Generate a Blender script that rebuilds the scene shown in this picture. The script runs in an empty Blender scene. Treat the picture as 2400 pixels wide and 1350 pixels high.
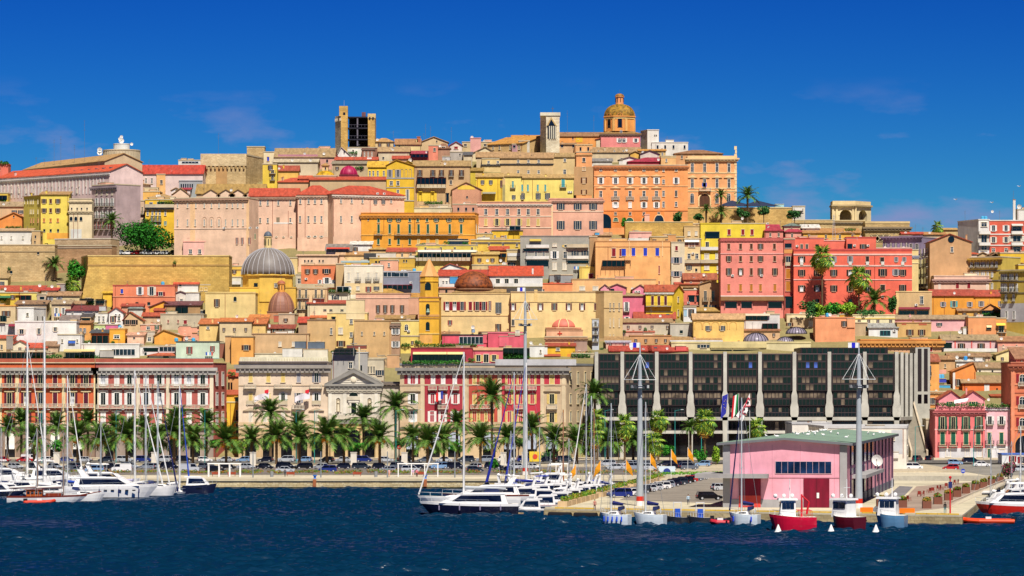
import bpy,math,random
import numpy as np
from mathutils import Vector,Matrix
R_=math.radians
random.seed(7)
SC=bpy.context.scene
COL=SC.collection
# ---------------------------------------------------------------- camera, sky, sun, exposure
CAMZ,HY,F=20.7,921.0,9000.0  # eye height, horizon row and focal length in photo pixels
cam=bpy.data.cameras.new('camera')
cam.lens=135.0;cam.sensor_width=36.0;cam.shift_y=(HY-675.0)/2400.0
cam.clip_start=5.0;cam.clip_end=12000.0
camo=bpy.data.objects.new('camera',cam);COL.objects.link(camo)
camo.location=(0,0,CAMZ);camo.rotation_euler=(R_(90),0,0)
SC.camera=camo
SUN_EL,SUN_AZ=55.0,14.0  # azimuth: degrees to the right of straight behind the camera
wd=bpy.data.worlds.new('World');SC.world=wd;wd.use_nodes=True
nt=wd.node_tree;nt.nodes.clear()
def nd(t,typ,**kw):
 n=t.nodes.new(typ)
 for k,v in kw.items():setattr(n,k,v)
 return n
out=nd(nt,'ShaderNodeOutputWorld');bg=nd(nt,'ShaderNodeBackground')
sky=nd(nt,'ShaderNodeTexSky');sky.sky_type='NISHITA';sky.sun_disc=False
sky.sun_elevation=R_(SUN_EL);sky.sun_rotation=R_(180-SUN_AZ)
sky.altitude=1500;sky.air_density=1.0;sky.dust_density=0.1;sky.ozone_density=4.0
bg.inputs[1].default_value=0.10
hs_=nd(nt,'ShaderNodeHueSaturation');hs_.inputs['Saturation'].default_value=1.35;hs_.inputs['Hue'].default_value=0.5
gm=nd(nt,'ShaderNodeMix',data_type='RGBA',blend_type='MULTIPLY');gm.inputs[0].default_value=1.0
gm.inputs['B'].default_value=(240,27,8.4,1)
gs=nd(nt,'ShaderNodeMix',data_type='RGBA',blend_type='MULTIPLY');gs.inputs[0].default_value=1.0;gs.inputs['B'].default_value=(0.0174,0.0522,0.0924,1)
ga=nd(nt,'ShaderNodeGamma');ga.inputs[1].default_value=2.6
nt.links.new(sky.outputs[0],hs_.inputs['Color']);nt.links.new(hs_.outputs[0],gs.inputs['A']);nt.links.new(gs.outputs['Result'],ga.inputs[0]);nt.links.new(ga.outputs[0],gm.inputs['A'])
# thin lavender cloud wisps low over the horizon, by direction
tc=nd(nt,'ShaderNodeTexCoord');sep=nd(nt,'ShaderNodeSeparateXYZ');nt.links.new(tc.outputs['Generated'],sep.inputs[0])
mp=nd(nt,'ShaderNodeMapping');mp.inputs['Scale'].default_value=(24,24,70);mp.inputs['Location'].default_value=(1.9,0.4,0.2)
nt.links.new(tc.outputs['Generated'],mp.inputs[0])
nz=nd(nt,'ShaderNodeTexNoise');nz.inputs['Scale'].default_value=1.0;nz.inputs['Detail'].default_value=8;nz.inputs['Roughness'].default_value=0.55
nt.links.new(mp.outputs[0],nz.inputs[0])
r1=nd(nt,'ShaderNodeMapRange');r1.inputs[1].default_value=0.50;r1.inputs[2].default_value=0.70;nt.links.new(nz.outputs[0],r1.inputs[0])
r2=nd(nt,'ShaderNodeMapRange');r2.inputs[1].default_value=0.082;r2.inputs[2].default_value=0.062;nt.links.new(sep.outputs[2],r2.inputs[0])
mu=nd(nt,'ShaderNodeMath',operation='MULTIPLY');nt.links.new(r1.outputs[0],mu.inputs[0]);nt.links.new(r2.outputs[0],mu.inputs[1])
mu2=nd(nt,'ShaderNodeMath',operation='MULTIPLY');nt.links.new(mu.outputs[0],mu2.inputs[0]);mu2.inputs[1].default_value=1.0
cl=nd(nt,'ShaderNodeMix',data_type='RGBA');cl.inputs['B'].default_value=(1.9,2.2,4.2,1)
nt.links.new(mu2.outputs[0],cl.inputs[0]);nt.links.new(gm.outputs['Result'],cl.inputs['A'])
nt.links.new(cl.outputs['Result'],bg.inputs[0]);nt.links.new(bg.outputs[0],out.inputs[0])
sl=bpy.data.lights.new('sun','SUN');sl.energy=4.8;sl.angle=R_(0.5);sl.color=(1.0,0.93,0.82)
so=bpy.data.objects.new('sun',sl);COL.objects.link(so)
_ce,_se=math.cos(R_(SUN_EL)),math.sin(R_(SUN_EL))
SUND=Vector((_ce*math.sin(R_(SUN_AZ)),-_ce*math.cos(R_(SUN_AZ)),_se))  # towards the sun
so.rotation_euler=SUND.to_track_quat('Z','Y').to_euler();so.location=(60,-200,400)
SC.view_settings.view_transform='Standard';SC.view_settings.look='None'
SC.view_settings.exposure=0.36;SC.view_settings.gamma=1.0;SC.view_settings.use_curve_mapping=False
SC.render.engine='CYCLES'
SC.cycles.max_bounces=5;SC.cycles.diffuse_bounces=2;SC.cycles.glossy_bounces=2;SC.cycles.transmission_bounces=2
SC.cycles.transparent_max_bounces=4;SC.cycles.caustics_reflective=False;SC.cycles.caustics_refractive=False
# ---------------------------------------------------------------- helpers
def lin(h):
 h=h.lstrip('#');o=[]
 for i in(0,2,4):
  c=int(h[i:i+2],16)/255.0
  o.append(c/12.92 if c<=0.04045 else((c+0.055)/1.055)**2.4)
 return o
PAL=dict(cream='F3DCA4',cream2='EBCF98',yel='F3C322',yel2='F6D452',lyel='F4E27C',oly='D6BE3C',ora='F3A236',ora2='F28A34',och='EDB452',
sal='F38E5E',sal2='EF7C58',pink='F0B79C',lpink='F0C8B0',pk2='E59A84',rose='EC7C92',rose2='E2607C',red='E2544A',brick='BE4838',crim='BE1436',
beige='DFC08C',beige2='D0AE7C',tan='C9A878',stone='DBBF86',stone2='CFAE74',white='F0EDE6',white2='DEDCD8',grey='9A988F',lgrey='C2C0BA',
mint='CFE4C4',lil='A98FB4',brown='8A6A4E',terra='C2472A',roofo='D9652E',rtan='B68E5A',rtan2='A98A62',mar='8E2F30',maro='6E2028',char='3C3A3C',
apr='F7B468',apr2='F6A25E',mauve='C9A9A4',gold='E5A520',dyel='D9B02A',dgrey='55565A',blk='16161A',green='1E5A40',teal='2E7E86',navy='16204E',
sky='6FB4DC',blue='2446C4',tur='35B6CE',wood='8A4A24',conc='BDBDB4',pinkw='F8B8C4',steel='A8B2BA',asph='5A5A5A',cyan='9AD4DC',rust='8E4A2A')
MATS={}
def C3(c):return lin(PAL.get(c,c))
def mat(col,kind='plain',rough=0.6,spec=0.3,metal=0.0):
 key=(col,kind,rough,metal)
 if key in MATS:return MATS[key]
 m=bpy.data.materials.new('%s_%s'%(kind,col));m.use_nodes=True;MATS[key]=m
 t=m.node_tree;b=t.nodes['Principled BSDF']
 c=C3(col);L=t.links.new
 if kind=='plaster':c=[v*.9+.035 for v in c]
 if kind=='tile':c=[v*.84+.02 for v in c]
 c=[max(0.0,min(0.85,v))for v in c]
 b.inputs['Roughness'].default_value=rough;b.inputs['Metallic'].default_value=metal
 b.inputs['Specular IOR Level'].default_value=spec
 def noise(scale,loc=(0,0,0),detail=3,sc=1.0,rr=0.55,coord='Object'):
  tcn=nd(t,'ShaderNodeTexCoord');mpn=nd(t,'ShaderNodeMapping');mpn.inputs['Scale'].default_value=scale;mpn.inputs['Location'].default_value=loc
  L(tcn.outputs[coord],mpn.inputs[0]);n=nd(t,'ShaderNodeTexNoise');n.inputs['Scale'].default_value=sc
  n.inputs['Detail'].default_value=detail;n.inputs['Roughness'].default_value=rr;L(mpn.outputs[0],n.inputs[0]);return n
 def ramp(n,a,bb,c0,c1):
  r=nd(t,'ShaderNodeMapRange');r.inputs[1].default_value=a;r.inputs[2].default_value=bb;r.inputs[3].default_value=c0;r.inputs[4].default_value=c1
  L(n.outputs[0],r.inputs[0]);return r
 def mul(col_socket,fac):
  mx=nd(t,'ShaderNodeMix',data_type='RGBA',blend_type='MULTIPLY');mx.inputs[0].default_value=1.0
  L(col_socket,mx.inputs['A']);L(fac.outputs[0],mx.inputs['B']);return mx.outputs['Result']
 def mixc(fac,a_sock,colr):
  mx=nd(t,'ShaderNodeMix',data_type='RGBA');L(fac.outputs[0],mx.inputs[0]);L(a_sock,mx.inputs['A']);mx.inputs['B'].default_value=(*colr,1);return mx.outputs['Result']
 def bump(n,s,d=0.1):
  bp=nd(t,'ShaderNodeBump');bp.inputs['Strength'].default_value=s;bp.inputs['Distance'].default_value=d
  L(n.outputs[0],bp.inputs['Height']);L(bp.outputs[0],b.inputs['Normal'])
 rgb=nd(t,'ShaderNodeRGB');rgb.outputs[0].default_value=(*c,1)
 o=rgb.outputs[0]
 if kind=='plain':
  o=mul(o,ramp(noise((.9,.9,.9)),.25,.75,.9,1.06))
 elif kind=='plaster':
  o=mul(o,ramp(noise((.16,.16,.22),detail=6,rr=.62),.32,.68,.80,1.10))
  o=mul(o,ramp(noise((.55,.55,.14),(3,8,2),detail=6,rr=.65),.3,.7,.86,1.05))
  pale=[min(.8,v*.55+.3*sum(c)/3+.06)for v in c]
  o=mixc(ramp(noise((.35,.35,.3),(7,3,1),6,rr=.7),.60,.72,0,.35),o,pale)
  dark=[v*.5 for v in c]
  o=mixc(ramp(noise((.5,.5,.3),(1,9,4),7,rr=.75),.57,.70,0,.42),o,dark)
  bump(noise((2.2,2.2,2.2),detail=5),.25,.05)
 elif kind=='tile':
  n1=noise((1.1,.35,.35),detail=4);o=mul(o,ramp(n1,.3,.7,.62,1.18))
  o=mixc(ramp(noise((.5,.5,.5),(3,1,8),5,rr=.65),.52,.70,0,.55),o,[c[0]*.55+.05,c[1]*.55+.05,c[2]*.55+.04])
  o=mixc(ramp(noise((2.4,1.2,1.2),(5,2,2),3),.56,.68,0,.5),o,[min(.8,c[0]*1.25+.05),c[1]*1.25+.05,c[2]*1.2+.04])
  wv=nd(t,'ShaderNodeTexWave');wv.inputs['Scale'].default_value=1.1;wv.inputs['Distortion'].default_value=.6
  tcn=nd(t,'ShaderNodeTexCoord');L(tcn.outputs['Object'],wv.inputs[0]);bump(wv,.45,.1)
 elif kind=='stone':
  br=nd(t,'ShaderNodeTexBrick');tcn=nd(t,'ShaderNodeTexCoord');mpn=nd(t,'ShaderNodeMapping');mpn.inputs['Rotation'].default_value=(R_(90),0,0)
  L(tcn.outputs['Object'],mpn.inputs[0]);L(mpn.outputs[0],br.inputs[0])
  br.inputs['Scale'].default_value=1.0;br.inputs['Brick Width'].default_value=1.2;br.inputs['Row Height'].default_value=.55;br.inputs['Mortar Size'].default_value=.03
  br.inputs['Color1'].default_value=(*c,1);br.inputs['Color2'].default_value=(c[0]*.8,c[1]*.76,c[2]*.72,1);br.inputs['Mortar'].default_value=(c[0]*.62,c[1]*.58,c[2]*.55,1)
  o=mul(br.outputs[0],ramp(noise((.12,.12,.18),detail=6,rr=.7),.3,.7,.62,1.2))
  o=mixc(ramp(noise((.6,.6,.6),(4,4,4),7,rr=.75),.53,.68,0,.55),o,[c[0]*.5,c[1]*.45,c[2]*.42])
  bump(noise((1.6,1.6,1.6),detail=5),.6,.15)
 elif kind=='dome':
  vo=nd(t,'ShaderNodeTexVoronoi');vo.inputs['Scale'].default_value=1.5;tcn=nd(t,'ShaderNodeTexCoord');L(tcn.outputs['Object'],vo.inputs[0])
  sp=nd(t,'ShaderNodeSeparateColor');L(vo.outputs['Color'],sp.inputs[0])
  o=mul(o,ramp(sp,0,1,.45,1.35))
  r=nd(t,'ShaderNodeMapRange');r.inputs[1].default_value=.72;r.inputs[2].default_value=.76;L(sp.outputs[1],r.inputs[0])
  o=mixc(r,o,[c[0]*1.5,c[1]*1.4,c[2]*.9])
  bump(noise((2,2,2)),.4,.1)
 elif kind=='leaf':
  o=mul(o,ramp(noise((.55,.55,.55),detail=4,rr=.7),.3,.7,.5,1.5))
  o=mixc(ramp(noise((.25,.25,.25),(2,7,5),2),.5,.75,0,.5),o,[c[0]*1.9+.015,c[1]*1.35+.01,c[2]*.7])
 elif kind=='wood':
  o=mul(o,ramp(noise((1,1,.2),detail=5),.3,.7,.65,1.2))
 elif kind=='ground':
  o=mul(o,ramp(noise((.05,.05,.05),detail=8,rr=.7),.3,.7,.7,1.2))
  o=mul(o,ramp(noise((1.5,.3,1),detail=5,rr=.7),.3,.7,.85,1.1))
  bump(noise((3,3,3)),.2,.03)
 elif kind=='glass':
  ns=noise((.45,.45,.45),(3,5,1),2);o=mul(o,ramp(ns,.35,.65,.5,1.7))
 L(o,b.inputs['Base Color'])
 return m
def Q(c):return mat(c,'plaster')
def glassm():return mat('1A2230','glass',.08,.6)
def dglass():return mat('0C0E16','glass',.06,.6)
def cur():return mat('C9CCD2','glass',.35,.4)
class MB:
 def __init__(s):s.v=[];s.f=[];s.m=[];s.mats=[]
 def mi(s,m):
  if m not in s.mats:s.mats.append(m)
  return s.mats.index(m)
 def add(s,vs,fs,m):
  k=len(s.v);s.v+=[tuple(p)for p in vs];i=s.mi(m)
  for f in fs:s.f.append(tuple(k+j for j in f));s.m.append(i)
  return s
 def box(s,x0,x1,y0,y1,z0,z1,m,tx=0,ty=0):
  vs=[(x0,y0,z0),(x1,y0,z0),(x1,y1,z0),(x0,y1,z0),(x0+tx,y0+ty,z1),(x1-tx,y0+ty,z1),(x1-tx,y1-ty,z1),(x0+tx,y1-ty,z1)]
  return s.add(vs,[(3,2,1,0),(4,5,6,7),(0,1,5,4),(1,2,6,5),(2,3,7,6),(3,0,4,7)],m)
 def prism(s,poly,z0,z1,m,top=None):  # poly counter-clockwise in xy
  n=len(poly);t=top or poly
  vs=[(p[0],p[1],z0)for p in poly]+[(p[0],p[1],z1)for p in t]
  fs=[tuple(range(n-1,-1,-1)),tuple(range(n,2*n))]+[(i,(i+1)%n,n+(i+1)%n,n+i)for i in range(n)]
  return s.add(vs,fs,m)
 def ext(s,prof,y0,y1,m):  # profile in xz, counter-clockwise seen from -y
  n=len(prof);vs=[(p[0],y0,p[1])for p in prof]+[(p[0],y1,p[1])for p in prof]
  fs=[tuple(range(n)),tuple(range(2*n-1,n-1,-1))]+[((i+1)%n,i,n+i,n+(i+1)%n)for i in range(n)]
  return s.add(vs,fs,m)
 def tube(s,p0,p1,r0,r1,m,n=6,cap=True):
  p0,p1=Vector(p0),Vector(p1);d=(p1-p0)
  if d.length<1e-6:return s
  q=d.normalized();a=q.orthogonal().normalized();b=q.cross(a);vs=[]
  for p,r in((p0,r0),(p1,r1)):
   for i in range(n):
    t=2*math.pi*i/n;vs.append(p+a*math.cos(t)*r+b*math.sin(t)*r)
  fs=[(i,(i+1)%n,n+(i+1)%n,n+i)for i in range(n)]
  if cap:fs+=[tuple(range(n-1,-1,-1)),tuple(range(n,2*n))]
  return s.add(vs,fs,m)
 def path(s,pts,r,m,n=5):
  for a,b in zip(pts[:-1],pts[1:]):s.tube(a,b,r,r,m,n)
  return s
 def lathe(s,prof,m,n=24,c=(0,0,0),a0=0.0):  # (r, z) bottom to top
  vs=[];fs=[]
  for r,z in prof:
   for i in range(n):
    t=a0+2*math.pi*i/n;vs.append((c[0]+r*math.cos(t),c[1]+r*math.sin(t),c[2]+z))
  for j in range(len(prof)-1):
   for i in range(n):fs.append((j*n+i,j*n+(i+1)%n,(j+1)*n+(i+1)%n,(j+1)*n+i))
  fs.append(tuple(range(n-1,-1,-1)));fs.append(tuple((len(prof)-1)*n+i for i in range(n)))
  return s.add(vs,fs,m)
 def ball(s,c,r,m,n=8,k=5,sx=1,sy=1,sz=1):
  vs=[];fs=[]
  for j in range(k+1):
   ph=math.pi*(j/k)-math.pi/2
   for i in range(n):
    t=2*math.pi*i/n;vs.append((c[0]+sx*r*math.cos(ph)*math.cos(t),c[1]+sy*r*math.cos(ph)*math.sin(t),c[2]+sz*r*math.sin(ph)))
  for j in range(k):
   for i in range(n):fs.append((j*n+i,j*n+(i+1)%n,(j+1)*n+(i+1)%n,(j+1)*n+i))
  return s.add(vs,fs,m)
 def arch(s,x,z0,zs,w,y0,y1,m,n=10,rise=None):  # arched slab (opening or shutter): springing at zs
  r=w/2;rise=r if rise is None else rise
  pr=[(x-r,z0),(x+r,z0)]+[(x+r*math.cos(math.pi*i/n),zs+rise*math.sin(math.pi*i/n))for i in range(n+1)]
  return s.ext(pr,y0,y1,m)
 def archband(s,x,zs,w,t,y0,y1,m,n=10,z0=None,rise=None):  # ring of an arch with optional legs
  r=w/2;rise=r if rise is None else rise;ip=[];op=[]
  if z0 is not None:ip.append((x+r,z0));op.append((x+r+t,z0))
  for i in range(n+1):
   a=math.pi*i/n;ip.append((x+r*math.cos(a),zs+rise*math.sin(a)));op.append((x+(r+t)*math.cos(a),zs+(rise+t)*math.sin(a)))
  if z0 is not None:ip.append((x-r,z0));op.append((x-r-t,z0))
  k=len(ip);vs=[(p[0],y0,p[1])for p in ip]+[(p[0],y0,p[1])for p in op]+[(p[0],y1,p[1])for p in ip]+[(p[0],y1,p[1])for p in op]
  fs=[]
  for i in range(k-1):
   fs+=[(i,k+i,k+i+1,i+1),(k+i,3*k+i,3*k+i+1,k+i+1),(i,i+1,2*k+i+1,2*k+i)]
  return s.add(vs,fs,m)
 def mesh(s,name,smooth=False):
  me=bpy.data.meshes.new(name);me.from_pydata(s.v,[],s.f)
  for m in s.mats:me.materials.append(m)
  me.polygons.foreach_set('material_index',s.m)
  if smooth:me.polygons.foreach_set('use_smooth',[True]*len(s.f))
  me.update();return me
 def build(s,name,parent=None,loc=None,rz=0.0,smooth=False):
  return inst(name,s.mesh(name,smooth),parent,loc,rz)
def inst(name,me,parent=None,loc=None,rz=0.0,scale=None,rot=None):
 o=bpy.data.objects.new(name,me);COL.objects.link(o)
 if parent:o.parent=parent
 if loc is not None:o.location=loc
 if rot is not None:o.rotation_euler=rot
 elif rz:o.rotation_euler=(0,0,rz)
 if scale is not None:o.scale=scale if hasattr(scale,'__len__')else(scale,)*3
 return o
def tag(o,label=None,cat=None,group=None,kind=None):
 if label:o['label']=label
 if cat:o['category']=cat
 if group:o['group']=group
 if kind:o['kind']=kind
 return o
def empty(name,loc,label,cat,group=None,rz=0.0):
 o=bpy.data.objects.new(name,None);COL.objects.link(o);o.location=loc;o.rotation_euler=(0,0,rz);o.empty_display_size=.5
 return tag(o,label,cat,group)
def copy_tree(o,parent=None):
 c=o.copy();COL.objects.link(c)
 if parent:c.parent=parent
 for ch in o.children:copy_tree(ch,c)
 return c
def PX(px,Y):return(px-1200.0)*Y/F
def PZ(py,Y):return CAMZ+(HY-py)*Y/F
def YB(py,z):return F*(CAMZ-z)/(py-HY)  # depth of a ground point seen at row py on the level z
def W(px,py,Y):return Vector((PX(px,Y),Y,PZ(py,Y)))
KS,Y0=0.24,1085.0
def depth_of(py):return F*(Y0*KS+CAMZ-2.5)/(F*KS-(HY-py))
SKYL=[(-400,470),(0,430),(300,402),(470,392),(640,378),(800,350),(1000,350),(1250,338),(1500,345),(1612,372),(1700,400),(1740,500),(1850,520),(1960,540),(2130,552),(2250,575),(2400,590),(2800,640)]
def skyl(px):
 for(a,b),(c,d)in zip(SKYL[:-1],SKYL[1:]):
  if a<=px<=c:return b+(d-b)*(px-a)/(c-a)
 return SKYL[0][1]if px<SKYL[0][0]else SKYL[-1][1]
def ground_z(X,Y):
 if Y<=Y0:return 2.1+0.4*max(0,min(1,(Y-880)/205))
 ym=depth_of(skyl(1200+X*F/Y)+16)
 return 2.5+KS*(min(Y,ym)-Y0)
 # ---------------------------------------------------------------- water, hill, quays
def grid(name,xs,ys,zf,m,smooth=True):
 X,Y=np.meshgrid(xs,ys);Z=zf(X,Y);n,k=len(ys),len(xs)
 me=bpy.data.meshes.new(name);v=np.stack([X,Y,Z],-1).reshape(-1,3)
 i=np.arange(n*k).reshape(n,k);q=np.stack([i[:-1,:-1],i[:-1,1:],i[1:,1:],i[1:,:-1]],-1).reshape(-1,4)
 me.vertices.add(len(v));me.vertices.foreach_set('co',v.astype(np.float32).ravel())
 me.loops.add(q.size);me.loops.foreach_set('vertex_index',q.astype(np.int32).ravel())
 me.polygons.add(len(q));me.polygons.foreach_set('loop_start',np.arange(0,q.size,4,dtype=np.int32))
 me.update(calc_edges=True);me.materials.append(m)
 if smooth:me.polygons.foreach_set('use_smooth',[True]*len(q))
 return inst(name,me)
wm=bpy.data.materials.new('water');wm.use_nodes=True
_t=wm.node_tree;_b=_t.nodes['Principled BSDF']
_b.inputs['Base Color'].default_value=(0.001,0.022,0.056,1);_b.inputs['Roughness'].default_value=0.24;_b.inputs['Specular IOR Level'].default_value=0.3
_tc=nd(_t,'ShaderNodeTexCoord');_mp=nd(_t,'ShaderNodeMapping');_mp.inputs['Scale'].default_value=(.8,2.0,1)
_n=nd(_t,'ShaderNodeTexNoise');_n.inputs['Scale'].default_value=1.6;_n.inputs['Detail'].default_value=5;_bp=nd(_t,'ShaderNodeBump')
_bp.inputs['Strength'].default_value=.6;_bp.inputs['Distance'].default_value=.18
_t.links.new(_tc.outputs['Object'],_mp.inputs[0]);_t.links.new(_mp.outputs[0],_n.inputs[0]);_t.links.new(_n.outputs[0],_bp.inputs['Height']);_t.links.new(_bp.outputs[0],_b.inputs['Normal'])
rng=np.random.default_rng(3)
_comp=[]
for i in range(60):
 lam=0.85*(5.0/0.85)**(rng.random()**1.3);th=R_(-80+rng.normal(0,22));k=2*math.pi/lam
 _comp.append((k*math.cos(th),k*math.sin(th),rng.random()*6.28,0.0150*lam**0.85))
def waves(X,Y):
 Z=np.zeros_like(X)
 for kx,ky,ph,a in _comp:Z+=a*np.sin(kx*X+ky*Y+ph)
 Z=Z+0.35*np.abs(Z)
 fade=np.clip((149-np.abs(X))/20,0,1)*np.clip((Y-395)/20,0,1)*np.clip((870-Y)/20,0,1)
 g=0.8+0.45*np.sin(X*.031+1.3)*np.sin(Y*.043+.5)+.2*np.sin(X*.09+Y*.05)
 return Z*fade*g
xs=np.concatenate([np.linspace(-4000,-152,12),np.arange(-150,150.1,.38),np.linspace(152,4000,12)])
ys=np.concatenate([np.linspace(-1500,390,14),np.arange(395,660,.4),np.arange(660,872,.55),np.linspace(876,1000,4)])
tag(grid('water',xs,ys,waves,wm),kind='structure')
hx=np.concatenate([np.linspace(-3500,-420,14),np.arange(-400,401,8.0),np.linspace(420,3500,14)])
hy=np.concatenate([np.arange(1085,1800,8.0),np.linspace(1820,6500,18)])
def hz(X,Y):
 Z=np.zeros_like(X)
 for i in range(X.shape[0]):
  for j in range(X.shape[1]):
   x,y=X[i,j],Y[i,j];z=ground_z(x,y)
   if y>1900:z=max(-10,z*(1-(y-1900)/2500))
   Z[i,j]=z-1.2
 return Z+np.where(Y>1100,.4*np.sin(X*.3)*np.sin(Y*.21),0)
tag(grid('hillside',hx,hy,hz,mat('8A8056','ground',.9)),kind='structure')
QY,QZ=832.0,2.1  # edge and level of the town quay
quay=MB();pav=mat('C9BFA8','ground',.85)
quay.box(-3500,33.6,QY,1086,-3,QZ,pav);quay.box(33.61,107,862,1086,-3,QZ,pav);quay.box(107.01,3500,832,1086,-3,QZ,pav)
tag(quay.build('quay_ground'),kind='structure')
# town quay wall: courses of pale stone standing proud of the face, concrete coping, weed line
qr=empty('quay_wall',(0,QY,0),'long pale stone quay wall below the promenade with iron bollards','quay wall')
MB().box(-160,33,-.30,-.004,-2,.35,mat('6A6238','plaster',.9)).build('weed_base',qr)
cq=MB();cq.box(-160,33,-.62,.35,1.62,QZ+.02,mat('D2C4A2','plaster',.85));cq.build('coping',qr)
sb=MB();sm=[mat(c,'plaster',.9)for c in('E2D2A6','D8C492','CDB888')]
z=.35
for r in range(4):
 x=-150+(r%2)*.4
 while x<33:
  w=random.uniform(.55,1.0);sb.box(x+.03,x+w-.03,-.36-random.uniform(0,.07),-.05,z+.02,z+.29,random.choice(sm));x+=w
 z+=.315
tag(sb.build('stone_course',qr),kind='stuff')
fm=MB();fm.box(-160,33,-.3,-.003,.3,1.62,mat('A89468','plaster',.9));fm.build('wall',qr)
# pier on the right
PZ1=1.5
A_,B_,C_,D_=(5.3,638),(70.7,603),(107,833),(33.6,862.5)
pr=MB();pr.prism([A_,B_,C_,D_],-3,PZ1-.25,mat('C7B68C','stone',.9))
ins=[(5.9,639),(70.3,604.2),(106.5,833),(34.1,861.8)]
pr.prism([A_,B_,C_,D_],PZ1-.25,PZ1,mat('C8BFA6','ground',.85));tag(pr.build('pier'),kind='structure')
def quadxy(name,pts,z,m,kind='structure'):
 o=MB().prism(pts,z-.02,z,m).build(name);return tag(o,kind=kind)
def gp(px,py,z):Y=YB(py,z);return(PX(px,Y),Y)
lotz=PZ1+.004+.02
quadxy('parking_lot',[gp(1452,1172,PZ1),gp(1692,1180,PZ1),gp(1700,1120,PZ1),gp(1590,1112,PZ1)],lotz,mat('8E867C','ground',.9))
quadxy('pier_promenade',[gp(2085,1205,PZ1),gp(2222,1190,PZ1),gp(2330,1126,PZ1),gp(2148,1140,PZ1)],lotz,mat('A08E80','ground',.85))
quadxy('service_road',[gp(2040,1197,PZ1),gp(2078,1204,PZ1),gp(2140,1141,PZ1),gp(2108,1139,PZ1)],lotz,mat('78777A','ground',.9))
# streets of the waterfront
quadxy('car_park',[(-260,872),(33,872),(33,962),(-260,962)],QZ+.03,mat('77706A','ground',.9))
quadxy('road',[(-260,1000),(170,1000),(170,1048),(-260,1048)],QZ+.30,mat('66635F','ground',.9))
quadxy('side_road',[(107,868),(175,868),(175,998),(107,998)],QZ+.04,mat('8C8880','ground',.9))
lm=MB()
for i in range(60):lm.box(-255+i*7,-252+i*7,1023.9,1024.1,QZ+.303,QZ+.312,mat('white'))
tag(lm.build('lane_marking'),kind='structure')
for i,(a,b,c,d)in enumerate([(-260,33,962,1000),(-260,170,1048,1086)]):
 k=MB();k.box(a,b,c,d,QZ+.005,QZ+.38+.02*i,mat('BEB29A','ground',.85));tag(k.build('pavement'),kind='structure')
g=MB();g.box(34.5,106,900,985,QZ+.002,QZ+.33,mat('B9AC94','ground',.85));tag(g.build('plaza'),kind='structure')
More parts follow.
